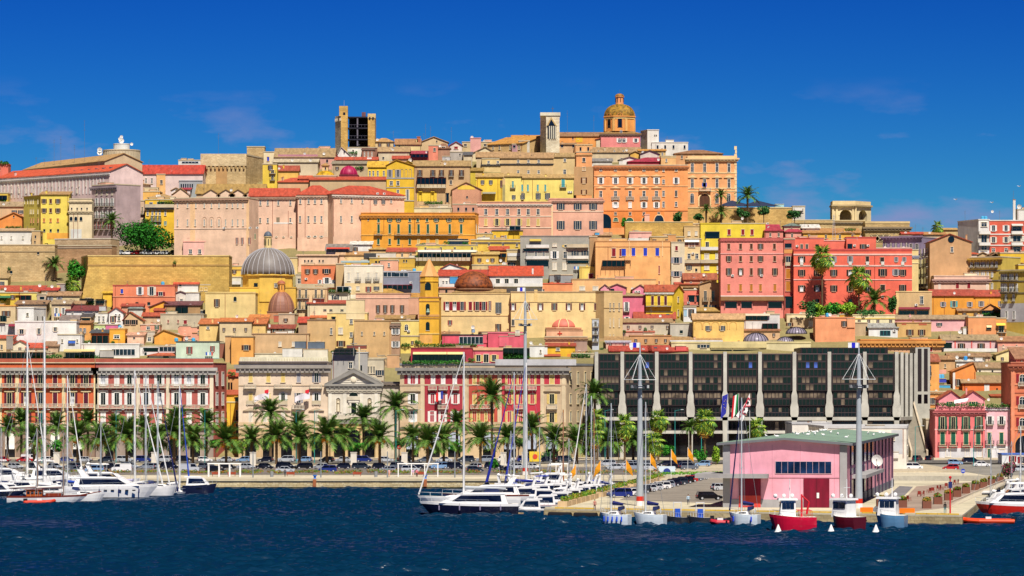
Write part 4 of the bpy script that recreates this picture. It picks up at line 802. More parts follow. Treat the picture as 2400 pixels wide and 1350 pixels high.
# fortress terraces below the palms
h(1612-300,2460,1080,1200,'DDB873','tan terrace wall with iron railing below the palm garden',wk='stone',Y=1424,D=9,cat='terrace wall',name='terrace_wall',tr='E0C68E')
HOUSES.append(('palm garden terrace',1750,500))
for xx,lb in((1960,'left'),(2180,'right')):
 t_=empty('market_tent',W(cx(xx),cy(1070),1430),'dark blue sloping canopy standing on the palm terrace, %s one of the pair'%lb,'canopy');b=MB()
 b.add([(-7,-2,.2),(6,-2,.2),(8,2,.4),(-1,2,2.6)],[(0,1,2,3)],mat('28304A'));b.add([(-7,-2,.15),(6,-2,.15),(8,2,.35),(-1,2,2.55)],[(3,2,1,0)],mat('28304A'));b.build('canopy',t_)
 b=MB();[b.tube((x,y,-2.2),(x,y,.2),.06,.06,mat('grey'),4)for x in(-6.5,5.5)for y in(-1.9,1.9)];b.build('frame',t_)
h(995,1590,1205,1345,'D9B464','rounded old fortress wall of yellowish stone below the orange palace',wk='stone',off=5,cat='fortress wall',name='fortress_wall',D=12,tr='D8C28C')
h(1500,1665,1220,1345,'DDBE84','pale stone wall with traces of walled up windows beside the fortress wall',win=[([1540,1570,1625],1270,1315,24,'C')],off=3,D=9)
h(1165,1208,1140,1290,'F2B8A4','tall pink chimney stack rising in front of the fortress wall',off=2,D=3,cat='chimney',name='chimney_stack',tr='E8A890')
h(1035,1225,1290,1375,'F0B0A0','small pink house at the foot of the tall pink chimney stack',win=[([1120],1335,1350,24,'n')],off=2,D=6)
h(328,803,1000,1330,'E9B096','dusty pink palace block with tall arched hoods over its lower windows','f',[([428,577,713],1035,1092,34,'q'),([428,577,713],1190,1265,34,'q')],off=7,D=16,cat='palace',name='palace',tr='E6A88C',ex=[('corn',1012,.9,'C89A84',.6),('band',1108,.35,'F4D4B8'),('pil',[350],18,1050,1330,'F2D8A8')])
root,lx,lz,zb,wid,H,Yd=r_
h(350,485,925,985,'F2C228','little yellow cabin with one wide dark window on the pink palace roof','p',[([410],942,972,80,'n')],rh=25,rc='D8A030',off=13,D=5)
h(-60,80,800,1010,'F4E07C','pale yellow house with turquoise shuttered windows, left part','g',[([8],845,900,20,'To'),([15,90],965,1000,18,'q')],rh=22,rc='BC9A60',off=12)
h(80,540,815,1010,'F4DE74','long pale yellow house with turquoise shutters and small balconies','g',[([90,140,227,293],875,930,20,'T'),([450],825,895,34,'To'),([90,230,312],950,1000,22,'q')],rh=30,rc='C09C62',off=11,ex=[('pipe',180,830,1000),('ac',500,945),('ac',520,945)])
# bastion arch and right part of the hill
K(1800,420,3.97)
bt=empty('triumphal_arch',(PX(2000,1440),1440,PZ(530,1440)),'pale stone triumphal arch pavilion with two arches and a heavy attic on the rampart','arch')
S_=1440/F;ox=2000
def ax(c):return(cx(c)-ox)*S_
def az(c):return(530-cy(c))*S_
st=Q('E6D2A2');sd=mat('C9B07C','stone')
b=MB();wx0,wx1,wc=ax(597),ax(805),ax(722);rd=(ax(778)-ax(668))/2
b.box(wx0,wc-rd,0,3,-6,az(250),st);b.box(wc+rd,wx1,0,3,-6,az(250),st)
n=10;zs=az(375)+1.5
for i in range(n):
 a0,a1=math.pi*i/n,math.pi*(i+1)/n;xa,xb=wc+rd*math.cos(a0),wc+rd*math.cos(a1);b.add([(xa,0,zs+rd*math.sin(a0)),(xb,0,zs+rd*math.sin(a1)),(xb,0,az(250)),(xa,0,az(250)),(xa,3,zs+rd*math.sin(a0)),(xb,3,zs+rd*math.sin(a1)),(xb,3,az(250)),(xa,3,az(250))],[(1,0,3,2),(4,5,6,7),(0,1,5,4)],st)
b.build('front_wall',bt)
b=MB();b.archband(wc,zs,rd*2,.5,-.15,-.004,Q('EAD6A6'));b.build('arch_moulding',bt)
# angled right bay
p0,p1=Vector((ax(808),0)),Vector((ax(975),7));e=(p1-p0);L_=e.length;an=math.atan2(e.y,e.x)
b=MB();r2=L_*.26;c_=L_*.5;zs2=az(375)+1.2
b.box(0,c_-r2,0,2,-6,az(250),st);b.box(c_+r2,L_,0,2,-6,az(250),st)
for i in range(n):
 a0,a1=math.pi*i/n,math.pi*(i+1)/n;xa,xb=c_+r2*math.cos(a0),c_+r2*math.cos(a1);b.add([(xa,0,zs2+r2*math.sin(a0)),(xb,0,zs2+r2*math.sin(a1)),(xb,0,az(250)),(xa,0,az(250)),(xa,2,zs2+r2*math.sin(a0)),(xb,2,zs2+r2*math.sin(a1)),(xb,2,az(250)),(xa,2,az(250))],[(1,0,3,2),(4,5,6,7),(0,1,5,4)],st)
b.build('side_wall',bt,(p0.x,p0.y,0),rz=an)
b=MB();b.box(ax(597),ax(975),7.5,9,-6,az(250),sd);b.build('rear_wall',bt)
fp=[(ax(590),-1.2),(ax(815),-1.2),(ax(990),6.5),(ax(990),10),(ax(590),10)]
b=MB();b.prism(fp,az(252),az(237),Q('B8A274'));b.build('cornice',bt)
fp=[(ax(600),-.3),(ax(812),-.3),(ax(972),6.8),(ax(972),9.5),(ax(600),9.5)]
b=MB();b.prism(fp,az(236),az(202),Q('E6CE98'));b.build('attic',bt)
for x in(605,640,790,815):b=MB();b.box(ax(x)-.35,ax(x)+.35,-.4,-.003,az(385),az(256),Q('E6D09C'));b.build('pilaster',bt)
HOUSES.append(('triumphal arch',2000,495))
h(120,610,385,560,'DDC28C','long stone rampart with a balustrade left of the triumphal arch',wk='stone',Y=1425,D=8,cat='rampart',name='rampart',tr='E4D0A0',ex=[('corn',400,.6,'C4AA74',.4)])
h(595,900,388,640,'D2B680','stone rampart carrying the triumphal arch',wk='stone',Y=1428,D=12,cat='rampart',name='rampart',tr='E0CA98',ex=[('corn',400,.8,'8E7C5E',.6)])
r_=h(905,1318,412,640,'CDB27E','lower wing of the rampart with a deep cornice and lattice openings',wk='stone',Y=1420,D=10,cat='rampart',name='rampart',tr='D8BC84',cap=.8,ex=[('corn',445,1.4,'8A7658',1.0),('band',468,.4,'E0CA98')])
root,lx,lz,zb,wid,H,Yd=r_
for x in(990,1045,1100):
 b=MB();b.box(lx(x)-1.6,lx(x)+1.6,-.05,.02,lz(590),lz(515),mat('7A6A50'));
 for sg in(-1,1):b.tube((lx(x)-1.5*sg,-.12,lz(588)),(lx(x)+1.5*sg,-.12,lz(517)),.12,.12,mat('E8D8B0'),4)
 b.lathe([(.5,-.1),(.5,.1)],mat('E8D8B0'),8,(lx(x),-.13,(lz(590)+lz(515))/2));b.build('lattice_opening',root)
h(-10,190,268,400,'DDC088','tan ruined terrace with a turquoise pavilion behind the palm garden',wk='stone',Y=1445,D=6,ex=[('box',70,150,232,268,'9CCAD0',1)])
h(230,345,255,400,'D8D2C4','pale house with white stair railings at the right end of the palm garden',win=[([320],275,310,16,'d')],Y=1442,D=6,ex=[('balc',245,320,290,'white',.8)])
h(-30,140,480,560,'E28A7A','salmon rooftop house under a crimson pyramid roof','h',rh=45,rc='A82A3E',off=6)
h(160,320,490,560,'E8A08C','pink rooftop house with a crimson canopy','h',rh=42,rc='B02C44',off=5)
h(150,300,435,520,'D6C09A','stone house with a grey green hipped roof below the rampart','h',rh=25,rc='6E8078',off=12)
h(320,480,455,520,'EFEAE2','small white house below the rampart','s',[([345],465,480,14,'n')],rh=30,rc='E6E0D8',off=10,ex=[('chim',378,430,8,'3A3A3A')])
h(330,860,500,570,'F3B83E','plain ochre yellow house with a tan roof below the triumphal arch','s',rh=38,rc='C08A4E',off=6,ex=[('plant',710,820,480)])
h(1068,1420,545,650,'8C7C9C','violet grey house with a deep cornice and arched windows','f',[([1095,1145,1190,1240,1290],590,630,16,'q^'),([1330,1385],600,660,26,'z')],off=7,dr=-8,ex=[('corn',530,1.3,'8A7490',.9)],tr='A89AA8')
r_=h(1505,1893,585,1045,'CDA06E','tall tan gabled house with a round window above dark balconies','p',[([1712],628,678,26,'w')],rh=75,pk=1690,rc='B24A30',xl=1400,off=8,D=14,ex=[('pan',1687,1722,546,575,'8A7A60')])
root,lx,lz,zb,wid,H,Yd=r_
for k_ in range(4):
 yb_=640+k_*95
 for f_ in(.2,.5,.8):
  me,sh=winmesh(1.2,2.4,'d');q=(cx(1400)-1200)/F;sll=((q*(Yd+14))-root.location.x);an=math.atan2(-14,-sll)
  inst('window',me,root,(sll*f_-.02,14*f_,lz(yb_+70)),rz=math.atan2(-14,-sll));inst('balcony',balcmesh(2.0,.8,'iron'),root,(sll*f_-.03,14*f_-.1,lz(yb_+75)),rz=math.atan2(-14,-sll))
b=MB();b.lathe([(1.1,-.1),(1.1,.1)],dglass(),14);o=b.build('round_window',root,(lx(1704),-.06,lz(560)));o.rotation_euler=(R_(90),0,0)
h(1340,1400,660,1045,'F0D690','narrow cream pillar house with a dentilled band beside the red palace',off=10,D=9,ex=[('corn',710,1.0,'9AA0B0',.4),('band',780,.25,'F6E4B0')])
# red palace
h(-440,148,555,1235,'F28E7E','rose red palace with brown shutters and five columns of windows','f',[([-365,-255,-155,-70,60],598,650,26,'b*'),([-365,-255,-155,-70,62],718,765,26,'b*'),([-365,-255,-155,-70,65],832,892,28,'b*'),([-365,-255,-155,-70,65],975,1040,28,'E')],off=7,D=16,tr='C8605A',cat='palace',name='palace',ex=[('corn',565,.6,'C8605A',.4),('band',692,.3,'F0B0A8'),('pan',-440,148,1082,1092,'F0E0D8'),('pan',-440,148,1092,1130,'9A6A34',-1.2),('hole',-400,-290,1140,1200,'E08A80'),('hole',-250,-150,1140,1200,'E08A80'),('hole',0,130,1140,1200,'E08A80'),('ac',-330,905),('ac',-60,905)])
h(148,250,560,1235,'C85A4A','dark red recessed bay with stacked wooden loggias between two red palaces','f',[([188],600,640,60,'n'),([188],720,775,50,'b'),([188],830,925,48,'E'),([188],950,1040,48,'E')],off=8,D=14,ex=[('balc',160,216,800,'solid',.5),('hole',160,235,1090,1200),('pan',150,250,655,690,'E8A050')])
r_=h(240,1340,665,1255,'F4694E','long vivid red palace with white ledges and dark brown shutters','f',[([313],715,775,34,'k*'),([460],720,775,34,'k*'),([605],715,775,34,'z'),([765],715,780,30,'z'),([925],715,775,34,'k*'),([1062],725,770,40,'k*'),([1193,1268],728,768,24,'z'),([313,460,612,765,925],840,900,36,'k*'),([1067],838,900,42,'k*'),([1190],835,895,34,'z'),([1253],838,898,34,'k*'),([313,460,612,765,925],985,1045,36,'k*'),([1067],982,1040,50,'k*'),([1253],982,1040,36,'k*'),([460,765],1115,1145,36,'n'),([1190],1100,1200,20,'R')],off=9,D=18,tr='D24640',cap=.6,cat='palace',name='palace',ex=[('band',700,.5,'F2C8BC'),('band',805,.45,'F2C8BC'),('band',935,.25,'F2C8BC'),('ac',1067,1100),('pipe',993,700,1140)]+[('balc',x-14,x+14,y,'white',.3)for x in(313,605,765,925,1067,1253)for y in(795,)])
h(150,520,552,680,'F26C54','red attic storey with small windows, left of the red palace',win=[([190],600,645,55,'n'),([313,362],608,658,28,'d'),([458],608,658,30,'n')],off=16,D=10,tr='C8483E',ex=[('pan',150,470,655,690,'F0A868',-.2),('ac',270,630)])
h(500,730,575,680,'F4705A','plain red rooftop block with a latticed antenna mast on the red palace',off=14,D=10,tr='F0B0A8',ex=[('perg',735,760,605,665,'8A3A30')])
h(730,1005,545,680,'F26C54','red attic with two air conditioners on the red palace',win=[([762],600,660,48,'n'),([885],605,665,36,'k')],off=17,D=10,tr='C8483E',ex=[('ac',805,625),('ac',930,625)])
h(1005,1335,645,680,'F26C54','low red parapet wing at the right end of the red palace',off=16,D=9,tr='F2C8BC')
mt=empty('lattice_mast',W(cx(612),cy(570),1285),'tall latticed antenna mast standing on the red palace roof','antenna mast');b=MB();hgt=(570-330)/3.97*1285/F
for dx,dy in((-.5,-.5),(.5,-.5),(0,.5)):b.tube((dx*1.2,dy*1.2,0),(dx*.3,dy*.3,hgt),.06,.05,mat('steel'),4)
for i in range(12):z_=hgt*i/12;k=1.2-.9*i/12;b.path([(-.5*k,-.5*k,z_),(.5*k,-.5*k,z_+hgt/24),(0,.5*k,z_),(-.5*k,-.5*k,z_+hgt/24)],.035,mat('steel'),3)
b.build('lattice',mt);b=MB();b.path([(-8,0,.6),(8,0,.6)],.05,mat('steel'),4);[b.path([(8*math.cos(t)*.5+4,0,3*math.sin(t))for t in[math.pi*i/8 for i in range(9)]],.05,mat('steel'),4)];b.build('aerial_hoop',mt)
# right edge
h(1960,2060,380,700,'ECE9E4','white balcony bay of the brick apartment block',win=[([2010],400,440,60,'w'),([2010],520,590,60,'c'),([2010],620,660,60,'w')],xl=1765,off=8,D=16,name='apartment_block',cat='apartment block',tr='E0DCD6',ex=[('balc',1965,2065,510,'white'),('balc',1965,2065,615,'white')])
r_=h(2060,2420,388,700,'DC5A3C','red brick apartment block with white window surrounds at the right skyline',win=[([2098,2215],428,482,36,'v'),([2098,2215],535,590,36,'c'),([2098,2215],640,675,34,'w'),([2315],440,480,90,'w'),([2315],525,580,80,'c'),([2315],630,675,80,'w')],off=8.2,D=16,name='apartment_block',cat='apartment block',tr='E4E0DA',ex=[('band',512,.4,'EEE8E0'),('band',615,.4,'EEE8E0'),('balc',2260,2370,510,'white'),('balc',2260,2370,615,'white'),('aw',2265,2370,415,'C8C4BC'),('tank',2000,375),('tank',2030,375),('dish',2090,300),('chim',2297,190,22,'E8E4DE'),('ant',2290,95),('ant',1838,300),('ant',2160,300)])
h(2320,2480,285,400,'EDEAE4','white rooftop cabin with a large dish beside the white chimney',off=12,D=6,ex=[('dish',2340,255,22)])
h(1640,1765,470,520,'D9B878','low ochre house between the palm and the white apartment bay','s',rh=12,rc='C8A060',off=6)
h(1420,1650,515,560,'DCC49A','low cream roofs left of the lone skyline palm','g',rh=20,rc='B8824E',off=6,ex=[('dish',1508,525),('ant',1375,430),('ant',1445,440)])
h(1250,1440,510,560,'D89070','low roof with red edge above the violet house','g',rh=15,rc='C24A30',off=10)
h(1610,1830,735,880,'EFD0B4','cream house with a big blue grey awning terrace','s',rh=35,rc='C8C4C8',off=9,D=10,ex=[('aw',1605,1815,735,'AEB4C4',2.4),('perg',1625,1805,790,860,'3A4054')])
h(1830,1945,695,860,'EBD8C8','white stepped house with an orange red roof edge','s',[([1850],720,760,18,'n')],rh=8,rc='D0552E',off=9.5,D=10,ex=[('hole',1835,1860,775,815)])
h(1575,1880,808,945,'EDC4A8','pale pink upper storey with one white shutter below the awning terrace',win=[([1770],835,885,28,'v')],off=8,D=10,tr='E8BC9C')
h(1545,2060,905,1100,'EFC6AE','pale pink house with a curved cornice and two dark red shutters','f',[([1762,1868],958,1018,34,'R')],off=6,D=12,tr='E6C8B0',ex=[('corn',930,1.2,'B8948A',.8),('pil',[1595,2040],22,950,1040,'F6E4D4')])
h(1880,2170,730,1040,'D2B648','olive yellow terrace with tall balconied windows, left house of the row','f',[([1893,1935,1955,1988,2012,2045,2085,2125],755,815,15,'vo'),([1895,1935,1955,1990,2010,2045,2085],860,910,15,'v'),([2085],965,1020,16,'v')],off=10,D=12,dr=-8,ex=[('corn',735,1.2,'C8A03A',.8),('band',850,.35,'6A6A5A'),('band',945,.35,'6A6A5A')],name='terrace_house',cat='terrace house')
for x in(2000,2095,2140):h(x-60,x+60,712,735,'D0B080','small attic gable on the olive terrace roof, %s'%{2000:'left one',2095:'middle one',2140:'right one'}[x],'p',rh=32,rc='B8906A',off=13,D=5,cat='gable',name='attic_gable')
h(2165,2440,850,1330,'CDB044','olive yellow terrace with white shutters above a grey base at the right edge','f',[([2175,2195,2215,2255,2275,2315],868,935,14,'vo'),([2175,2195,2215,2255,2280,2315],975,1045,14,'vo'),([2215,2285],1075,1130,16,'vo'),([2220,2290],1230,1300,18,'v')],off=9,D=12,dr=-9,ex=[('corn',850,1.0,'A8923C',.6),('band',950,.3,'5A5A50'),('band',1060,.3,'5A5A50'),('pan',2165,2400,1155,1330,'C2C0C4',-.03)],name='terrace_house',cat='terrace house')
h(2330,2460,800,1160,'E8C41E','bright yellow end house at the right edge of the frame',off=7,D=8,ex=[('band',915,.3,'D0A818'),('pan',2345,2460,1155,1340,'E4DAD4',-.04)])
h(2160,2400,690,790,'EFC420','bright yellow attic above the olive terrace',off=13,D=6,win=[([2290],755,785,24,'w')])
h(2215,2440,800,850,'C49A4A','zigzag tan attic roof above the lower olive terrace','p',rh=25,rc='C08A60',off=12,D=5)
h(1190,1525,1050,1260,'D6B47E','tan house with a maroon lean-to over blue glazing','f',[([1430],1090,1160,34,'w')],off=8,D=11,tr='E8C88A',ex=[('pil',[1203],26,1060,1250,'F0CC88'),('aw',1215,1505,1190,'7A2A3C',1.6),('gl',1220,1360,1225,1265,'7E8EA0'),('gl',1385,1490,1225,1265,'7E8EA0'),('ac',1378,1178)])
h(1520,1930,1085,1260,'F0A226','orange house with a brick red roof and four small windows','g',[([1630,1877],1140,1185,28,'z'),([1730],1135,1190,34,'t')],rh=55,rc='A84430',off=7,D=11,ex=[('pipe',1640,1090,1260)])
h(1930,2205,1090,1260,'F2AC34','orange house with a brick red roof joined to the right','g',[([1985,2168],1135,1185,30,'z')],rh=55,rc='B04832',off=7.2,D=11)
h(1770,1990,1225,1290,'E8B050','low ochre lean-to with a tiled roof','s',rh=30,rc='A8805A',off=5,D=6)
h(1950,2190,1240,1290,'F0A45E','orange gabled terrace overgrown with a dark arched pergola','p',rh=80,rc='E09848',off=4,D=6,ex=[('perg',1970,2170,1225,1290,'3A2A22'),('plant',1970,2180,1270,-2.4)])
# ---------------------------------------------------------------- old town between the hill and the waterfront
K(0,500,3.856)
# bastions
h(-80,495,290,560,'D4B888','old stone wall with climbing plants below the white house at the left',wk='stone',off=6,D=8,cat='fortress wall',name='fortress_wall',tr='CDB48A',win=[([103],520,545,18,'n'),([345],348,372,18,'n')],ex=[('band',345,.3,'A89068'),('plant',75,95,510)])
h(495,1000,235,400,'D2B894','upper road wall of grey stone above the brownish rampart',wk='stone',off=8,D=8,cat='retaining wall',name='retaining_wall',tr='D8CCB8',dr=-6)
h(490,1010,295,480,'C09A74','brownish stone rampart with a moulded ledge behind the green bush',wk='stone',off=6,D=6,cat='rampart',name='rampart',dr=-4,ex=[('band',310,.5,'A8947C')])
r_=h(795,2070,388,780,'DAB866','great sloping bastion of golden stone with a thin moulded ledge',wk='stone',xl=735,off=0,D=14,cat='bastion',name='bastion',tr='E6CC84',ex=[('band',468,.5,'B8924A'),('plant',1560,1600,455)])
root,lx,lz,zb,wid,H,Yd=r_
b=MB();b.add([(lx(800),-.02,lz(475)),(lx(735),-.6,lz(780)),(lx(1000),-.6,lz(780)),(lx(1000),-.02,lz(475)),(lx(800),3,lz(475)),(lx(735),3,lz(780)),(lx(1000),3,lz(780)),(lx(1000),3,lz(475))],[(0,1,2,3),(4,7,6,5),(0,4,5,1),(3,2,6,7)],mat('DAB866','stone'));b.build('sloping_buttress',root)
h(2050,2260,480,600,'EEC24A','yellow house on the bastion beside the grey ribbed dome',off=8,D=8,ex=[('aw',2010,2090,575,'F0EEE8'),('pan',2070,2180,505,520,'A8842E')])
h(1655,1935,260,420,'F4BEB0','pink pavilion with three windows on top of the golden bastion',win=[([1722,1805,1887],325,365,32,'w*')],off=6,D=9,tr='E8A898')
h(1685,1950,165,265,'EAB088','orange pavilion with a long awning window above the pink pavilion',win=[([1812],215,245,150,'w')],x2=2060,off=14,D=12,tr='A86A4A',ex=[('aw',1730,1890,212,'D8C4B0',1.0),('pan',1685,1945,182,190,'6A3A30'),('ac',1725,200),('ac',1830,195),('side',[.2,.4,.6],[(185,250)],.8,'n^')])
h(1935,2200,320,400,'EDB49C','small pink annex and wall on the bastion right of the pink pavilion',win=[([2068],335,370,34,'w')],off=6,D=6,ex=[('box',1935,1990,295,385,'C8C4C0',-.2)])
h(1665,1800,475,620,'B49A7A','brown unfinished house with a dark square opening against the bastion',x2=1925,off=3,D=14,ex=[('hole',1725,1792,490,560,'A08A70'),('hole',1690,1790,585,605,'A08A70'),('chim',1835,450,20)])
h(1790,1935,470,620,'A28C78','plain brown grey side wall of the unfinished house',off=4,D=12)
# left block
h(-60,70,585,660,'F0DCA0','small cream house with a blue window at the left edge below the old wall','s',[([15],615,650,26,'q')],rh=25,rc='B89A6A',off=6)
h(-80,375,705,760,'E8C24A','long low yellow house under a bright red roof at the left edge','s',rh=48,rc='BE4A30',off=8,ex=[('plant',0,40,700,1.0),('sky',270,690),('dish',357,652,14)])
h(375,515,695,760,'D8C0A0','grey beige house under a red strip roof','s',rh=20,rc='C03A30',off=10,ex=[('dish',468,660,14),('ant',408,545)])
h(515,590,640,720,'A8A09C','narrow grey concrete house with a yellow side',off=9,ex=[('pan',515,540,650,720,'E8D080')])
h(170,335,720,790,'EEDC74','pale yellow house beside a red awning terrace',off=6,ex=[('aw',50,145,760,'B84848'),('perg',145,285,745,785,'7A2A2A')])
h(-60,170,720,800,'EBC63C','yellow house with a dark green awning at the left edge',off=6,ex=[('plant',-20,60,790),('aw',-10,100,745,'2E6A4A')])
h(335,430,735,800,'C8B29A','small drab house with a dark window left of the small cream cottage',win=[([380],750,780,40,'n')],off=4)
h(430,720,745,800,'E2CE9E','small cream cottage under a tan roof with three dark windows','g',[([455,537],755,790,24,'z'),([640],775,790,22,'n')],rh=35,rc='AE8660',off=5)
h(140,420,820,900,'C4AC8E','low house under a brown roof above the white cube house','s',[([400],800,830,20,'n')],rh=30,rc='9A7656',off=6)
h(-40,140,840,950,'DFC69A','beige house with grey windows at the left edge above the cube house',win=[([35,75],880,930,18,'b')],off=2,tr='F0A84A')
h(465,640,820,930,'D6C09A','pale stone house with two tall white windows and blue washing','s',[([510,573],855,910,24,'v')],rh=35,rc='A89070',off=3,ex=[('wash',495,905)])
h(640,760,820,870,'CDB494','tan house tucked under an old tile roof','g',rh=25,rc='AA8662',off=5)
h(155,305,858,1000,'F2F1EE','bright white cube house on the left with a grey shaded side',x2=415,off=1,D=11,tr='E8E6E2',win=[],ex=[('side',[.3,.7],[(930,975)],.8,'n')])
h(600,890,880,940,'EDEBE6','long white house under a dark red roof','s',rh=42,rc='7E2A2E',off=3)
h(890,1010,905,990,'E8E6E0','white walled terrace house with a sliding grey door',win=[([895,935],935,980,22,'w')],off=2,ex=[('box',890,950,840,880,'C8CCD0',2)])
h(985,1115,900,1000,'F0EFEC','white gabled house with two air conditioners','p',[([1022],930,985,28,'m'),([1075],935,970,30,'w')],rh=48,rc='B84A34',off=2,ex=[('ac',1045,925),('ac',1078,925)])
h(735,825,940,990,'E8C89A','dark terrace under a slanted grey roof left of the white gabled house','s',rh=30,rc='4A4448',off=3,ex=[('hole',742,815,945,975)])
h(540,740,975,990,'F0A83C','orange gable with a steep lean-to roof','s',rh=50,rc='8A7A74',off=4)
h(135,690,985,1170,'F1F0EC','wide plain white house with tiny windows on the left',win=[([500],1030,1065,26,'c'),([195],1045,1090,40,'c'),([352],1040,1090,30,'c')],off=0,tr='E4E2DE',cap=.5)
h(-40,135,1000,1140,'E6E4DE','white house with a blue water tank at the left edge',off=1,ex=[('tank',98,1085,'5A9AE0'),('aw',80,145,1000,'8A2A44'),('dish',10,1140,14),('perg',0,60,930,980,'2A4A44')])
h(690,820,990,1110,'E8A858','ochre house with two small windows under a brown eave','s',[([730,765],1040,1080,16,'z')],rh=15,rc='A8764A',off=1)
h(1115,1290,970,1060,'E3C08E','beige gabled house with a wide dark window','p',[([1150,1205],965,1005,44,'k*')],rh=78,pk=1175,rc='B85A3A',off=1)
h(1290,1480,930,980,'D9B892','tan house under an orange tile strip','g',rh=30,rc='B85032',off=3)
h(830,960,1010,1060,'C8D890','small pale green rooftop house',win=[([875,930],1040,1060,20,'v')],off=0)
h(955,1065,1010,1060,'E070A0','small bright pink rooftop wall',off=0.5)
h(820,1000,1080,1185,'E8A020','orange terrace with a dark grey roof and pergola','s',rh=25,rc='4A5058',off=-3,ex=[('perg',830,985,1105,1180,'7A3A1E'),('plant',735,830,1175),('ac',1085,1045)])
h(990,1130,1050,1185,'F0A81C','deep yellow cube house with a blue tinted window',win=[([1055],1100,1130,60,'w')],off=-2,tr='D8A040',ex=[('plant',1000,1040,1180),('tank',1080,1048)])
h(1150,1300,1100,1190,'F0C0A0','peach house with a tiny window beside the deep yellow cube house','s',[([1212],1120,1136,22,'n'),([1350],1120,1155,36,'w')],rh=20,rc='E0A888',off=-3)
h(1270,1445,1010,1065,'F0A888','salmon house with an arched window under a slab balcony',win=[([1340],1020,1050,34,'w'),([1418],1010,1050,22,'g^')],off=0,ex=[('band',1003,.3,'E8C8B0'),('dish',1430,965,14)])
h(1260,1400,1070,1140,'D0C4B0','grey stone house with dark openings',win=[([1300],1130,1150,22,'n')],off=-2)
h(1395,1640,1110,1160,'F0A83C','orange gabled house with white dishes on its roof','p',rh=55,pk=1480,rc='B88A52',off=-3,ex=[('dish',1585,1095,16),('dish',1612,1093,13),('tank',1435,1155),('tank',1500,1155)])
h(1450,1840,915,1020,'CDBfA2','long grey stone wall house with small dark red windows',win=[([1520,1610],965,990,16,'R'),([1675],965,1000,38,'R')],off=1,tr='BDB094')
h(1610,1840,1030,1130,'F0A98A','salmon house with a sunken terrace',off=-1,ex=[('box',1620,1725,1020,1110,'F0A888',-.2)])
h(1020,1580,655,850,'F08A5E','bright coral house with white double windows and a zigzag red roof','f',[([1102],685,725,24,'L'),([1265],668,735,34,'v'),([1370],668,740,42,'c'),([1452],708,745,40,'r'),([1238],805,830,30,'n'),([1345],802,830,30,'n')],off=3,D=13,tr='C0503A',cat='house',ex=[('band',752,.3,'F0A078'),('tank',1468,650)])
for a,b_ in((1210,1300),(1330,1420)):h(a-30,b_+30,655,680,'F08A5E','coral roof gable with brown edges, %s of the two on the coral house'%('left' if a==1210 else 'right'),'p',rh=42,rc='A85038',off=6,D=7,cat='gable',name='roof_gable')
h(1075,1215,640,680,'EE8A62','coral end gable with a steep dark red roof','s',rh=32,rc='9A4038',off=7)
h(1575,1790,640,780,'EFEDE8','white house under an orange red roof beside the coral house','s',[([1630],630,660,22,'n')],rh=38,rc='CC5030',off=4,ex=[('tank',1468,650)])
h(1455,1620,605,660,'ECEAE4','white rooftop terrace with a blue tank above the coral house',win=[([1540],630,655,20,'n')],off=9)
h(1575,1690,725,830,'E6E0D2','small white house with a grey pediment','p',[([1640],770,800,30,'w')],rh=22,rc='B8B0A4',off=2)
h(1680,1800,720,830,'EFEBE0','peeling white house next to the small grey pediment',off=2.5)
h(1800,1900,650,760,'C8C8C8','grey house with blue glazing under a dark eave',win=[([1820,1860],670,700,30,'w')],off=5,ex=[('dish',1862,630,14)])
h(1890,2010,660,725,'EDC63A','small yellow balcony house left of the grey ribbed dome',win=[([1950],675,720,30,'d')],off=4,ex=[('balc',1895,2010,725,'iron'),('aw',1890,2020,655,'9A9C9C')])
h(1930,2180,580,640,'EDE6CE','cream terrace house with a white parasol beside the grey ribbed dome',win=[([1968],580,600,30,'n')],off=9,ex=[('balc',1940,2175,640,'white')])
h(1350,1590,850,900,'F2B02A','golden gabled house under a plum coloured roof','p',rh=55,rc='7A4048',off=2,pk=1480)
h(1490,1810,830,910,'B8905E','terrace of dark timber posts under the plum roof','s',rh=32,rc='6E3A40',off=2.4,ex=[('perg',1590,1700,850,900,'2A2226'),('plant',1490,1590,905),('dish',1720,830,13),('dish',1778,835,13)])
h(1760,1930,880,910,'4A5058','dark grey terrace parapet with a dish',off=1.6,ex=[('dish',1775,855,12)])
h(1395,1480,880,930,'CE8A62','little tan house with an orange roof left of the dark pergola','g',rh=20,rc='B4502E',off=1.2)
h(1100,1290,840,880,'DCA080','row of red gable roofs beneath the coral house','g',rh=20,rc='A8432E',off=2.6)
h(1165,1290,860,890,'D8D6CC','white flat house with a grey pyramid roof below the coral house','h',rh=35,rc='8A9490',off=2.2)
h(720,950,790,830,'C8B088','low terrace with dark pergola at the foot of the golden bastion',off=3,ex=[('perg',725,850,775,810,'2A2A2A'),('perg',870,945,780,815,'2A2A2A'),('plant',720,850,820)])
h(930,1010,720,800,'EEC02A','small stepped yellow wall at the bastion foot','s',rh=20,rc='D8B030',off=3)
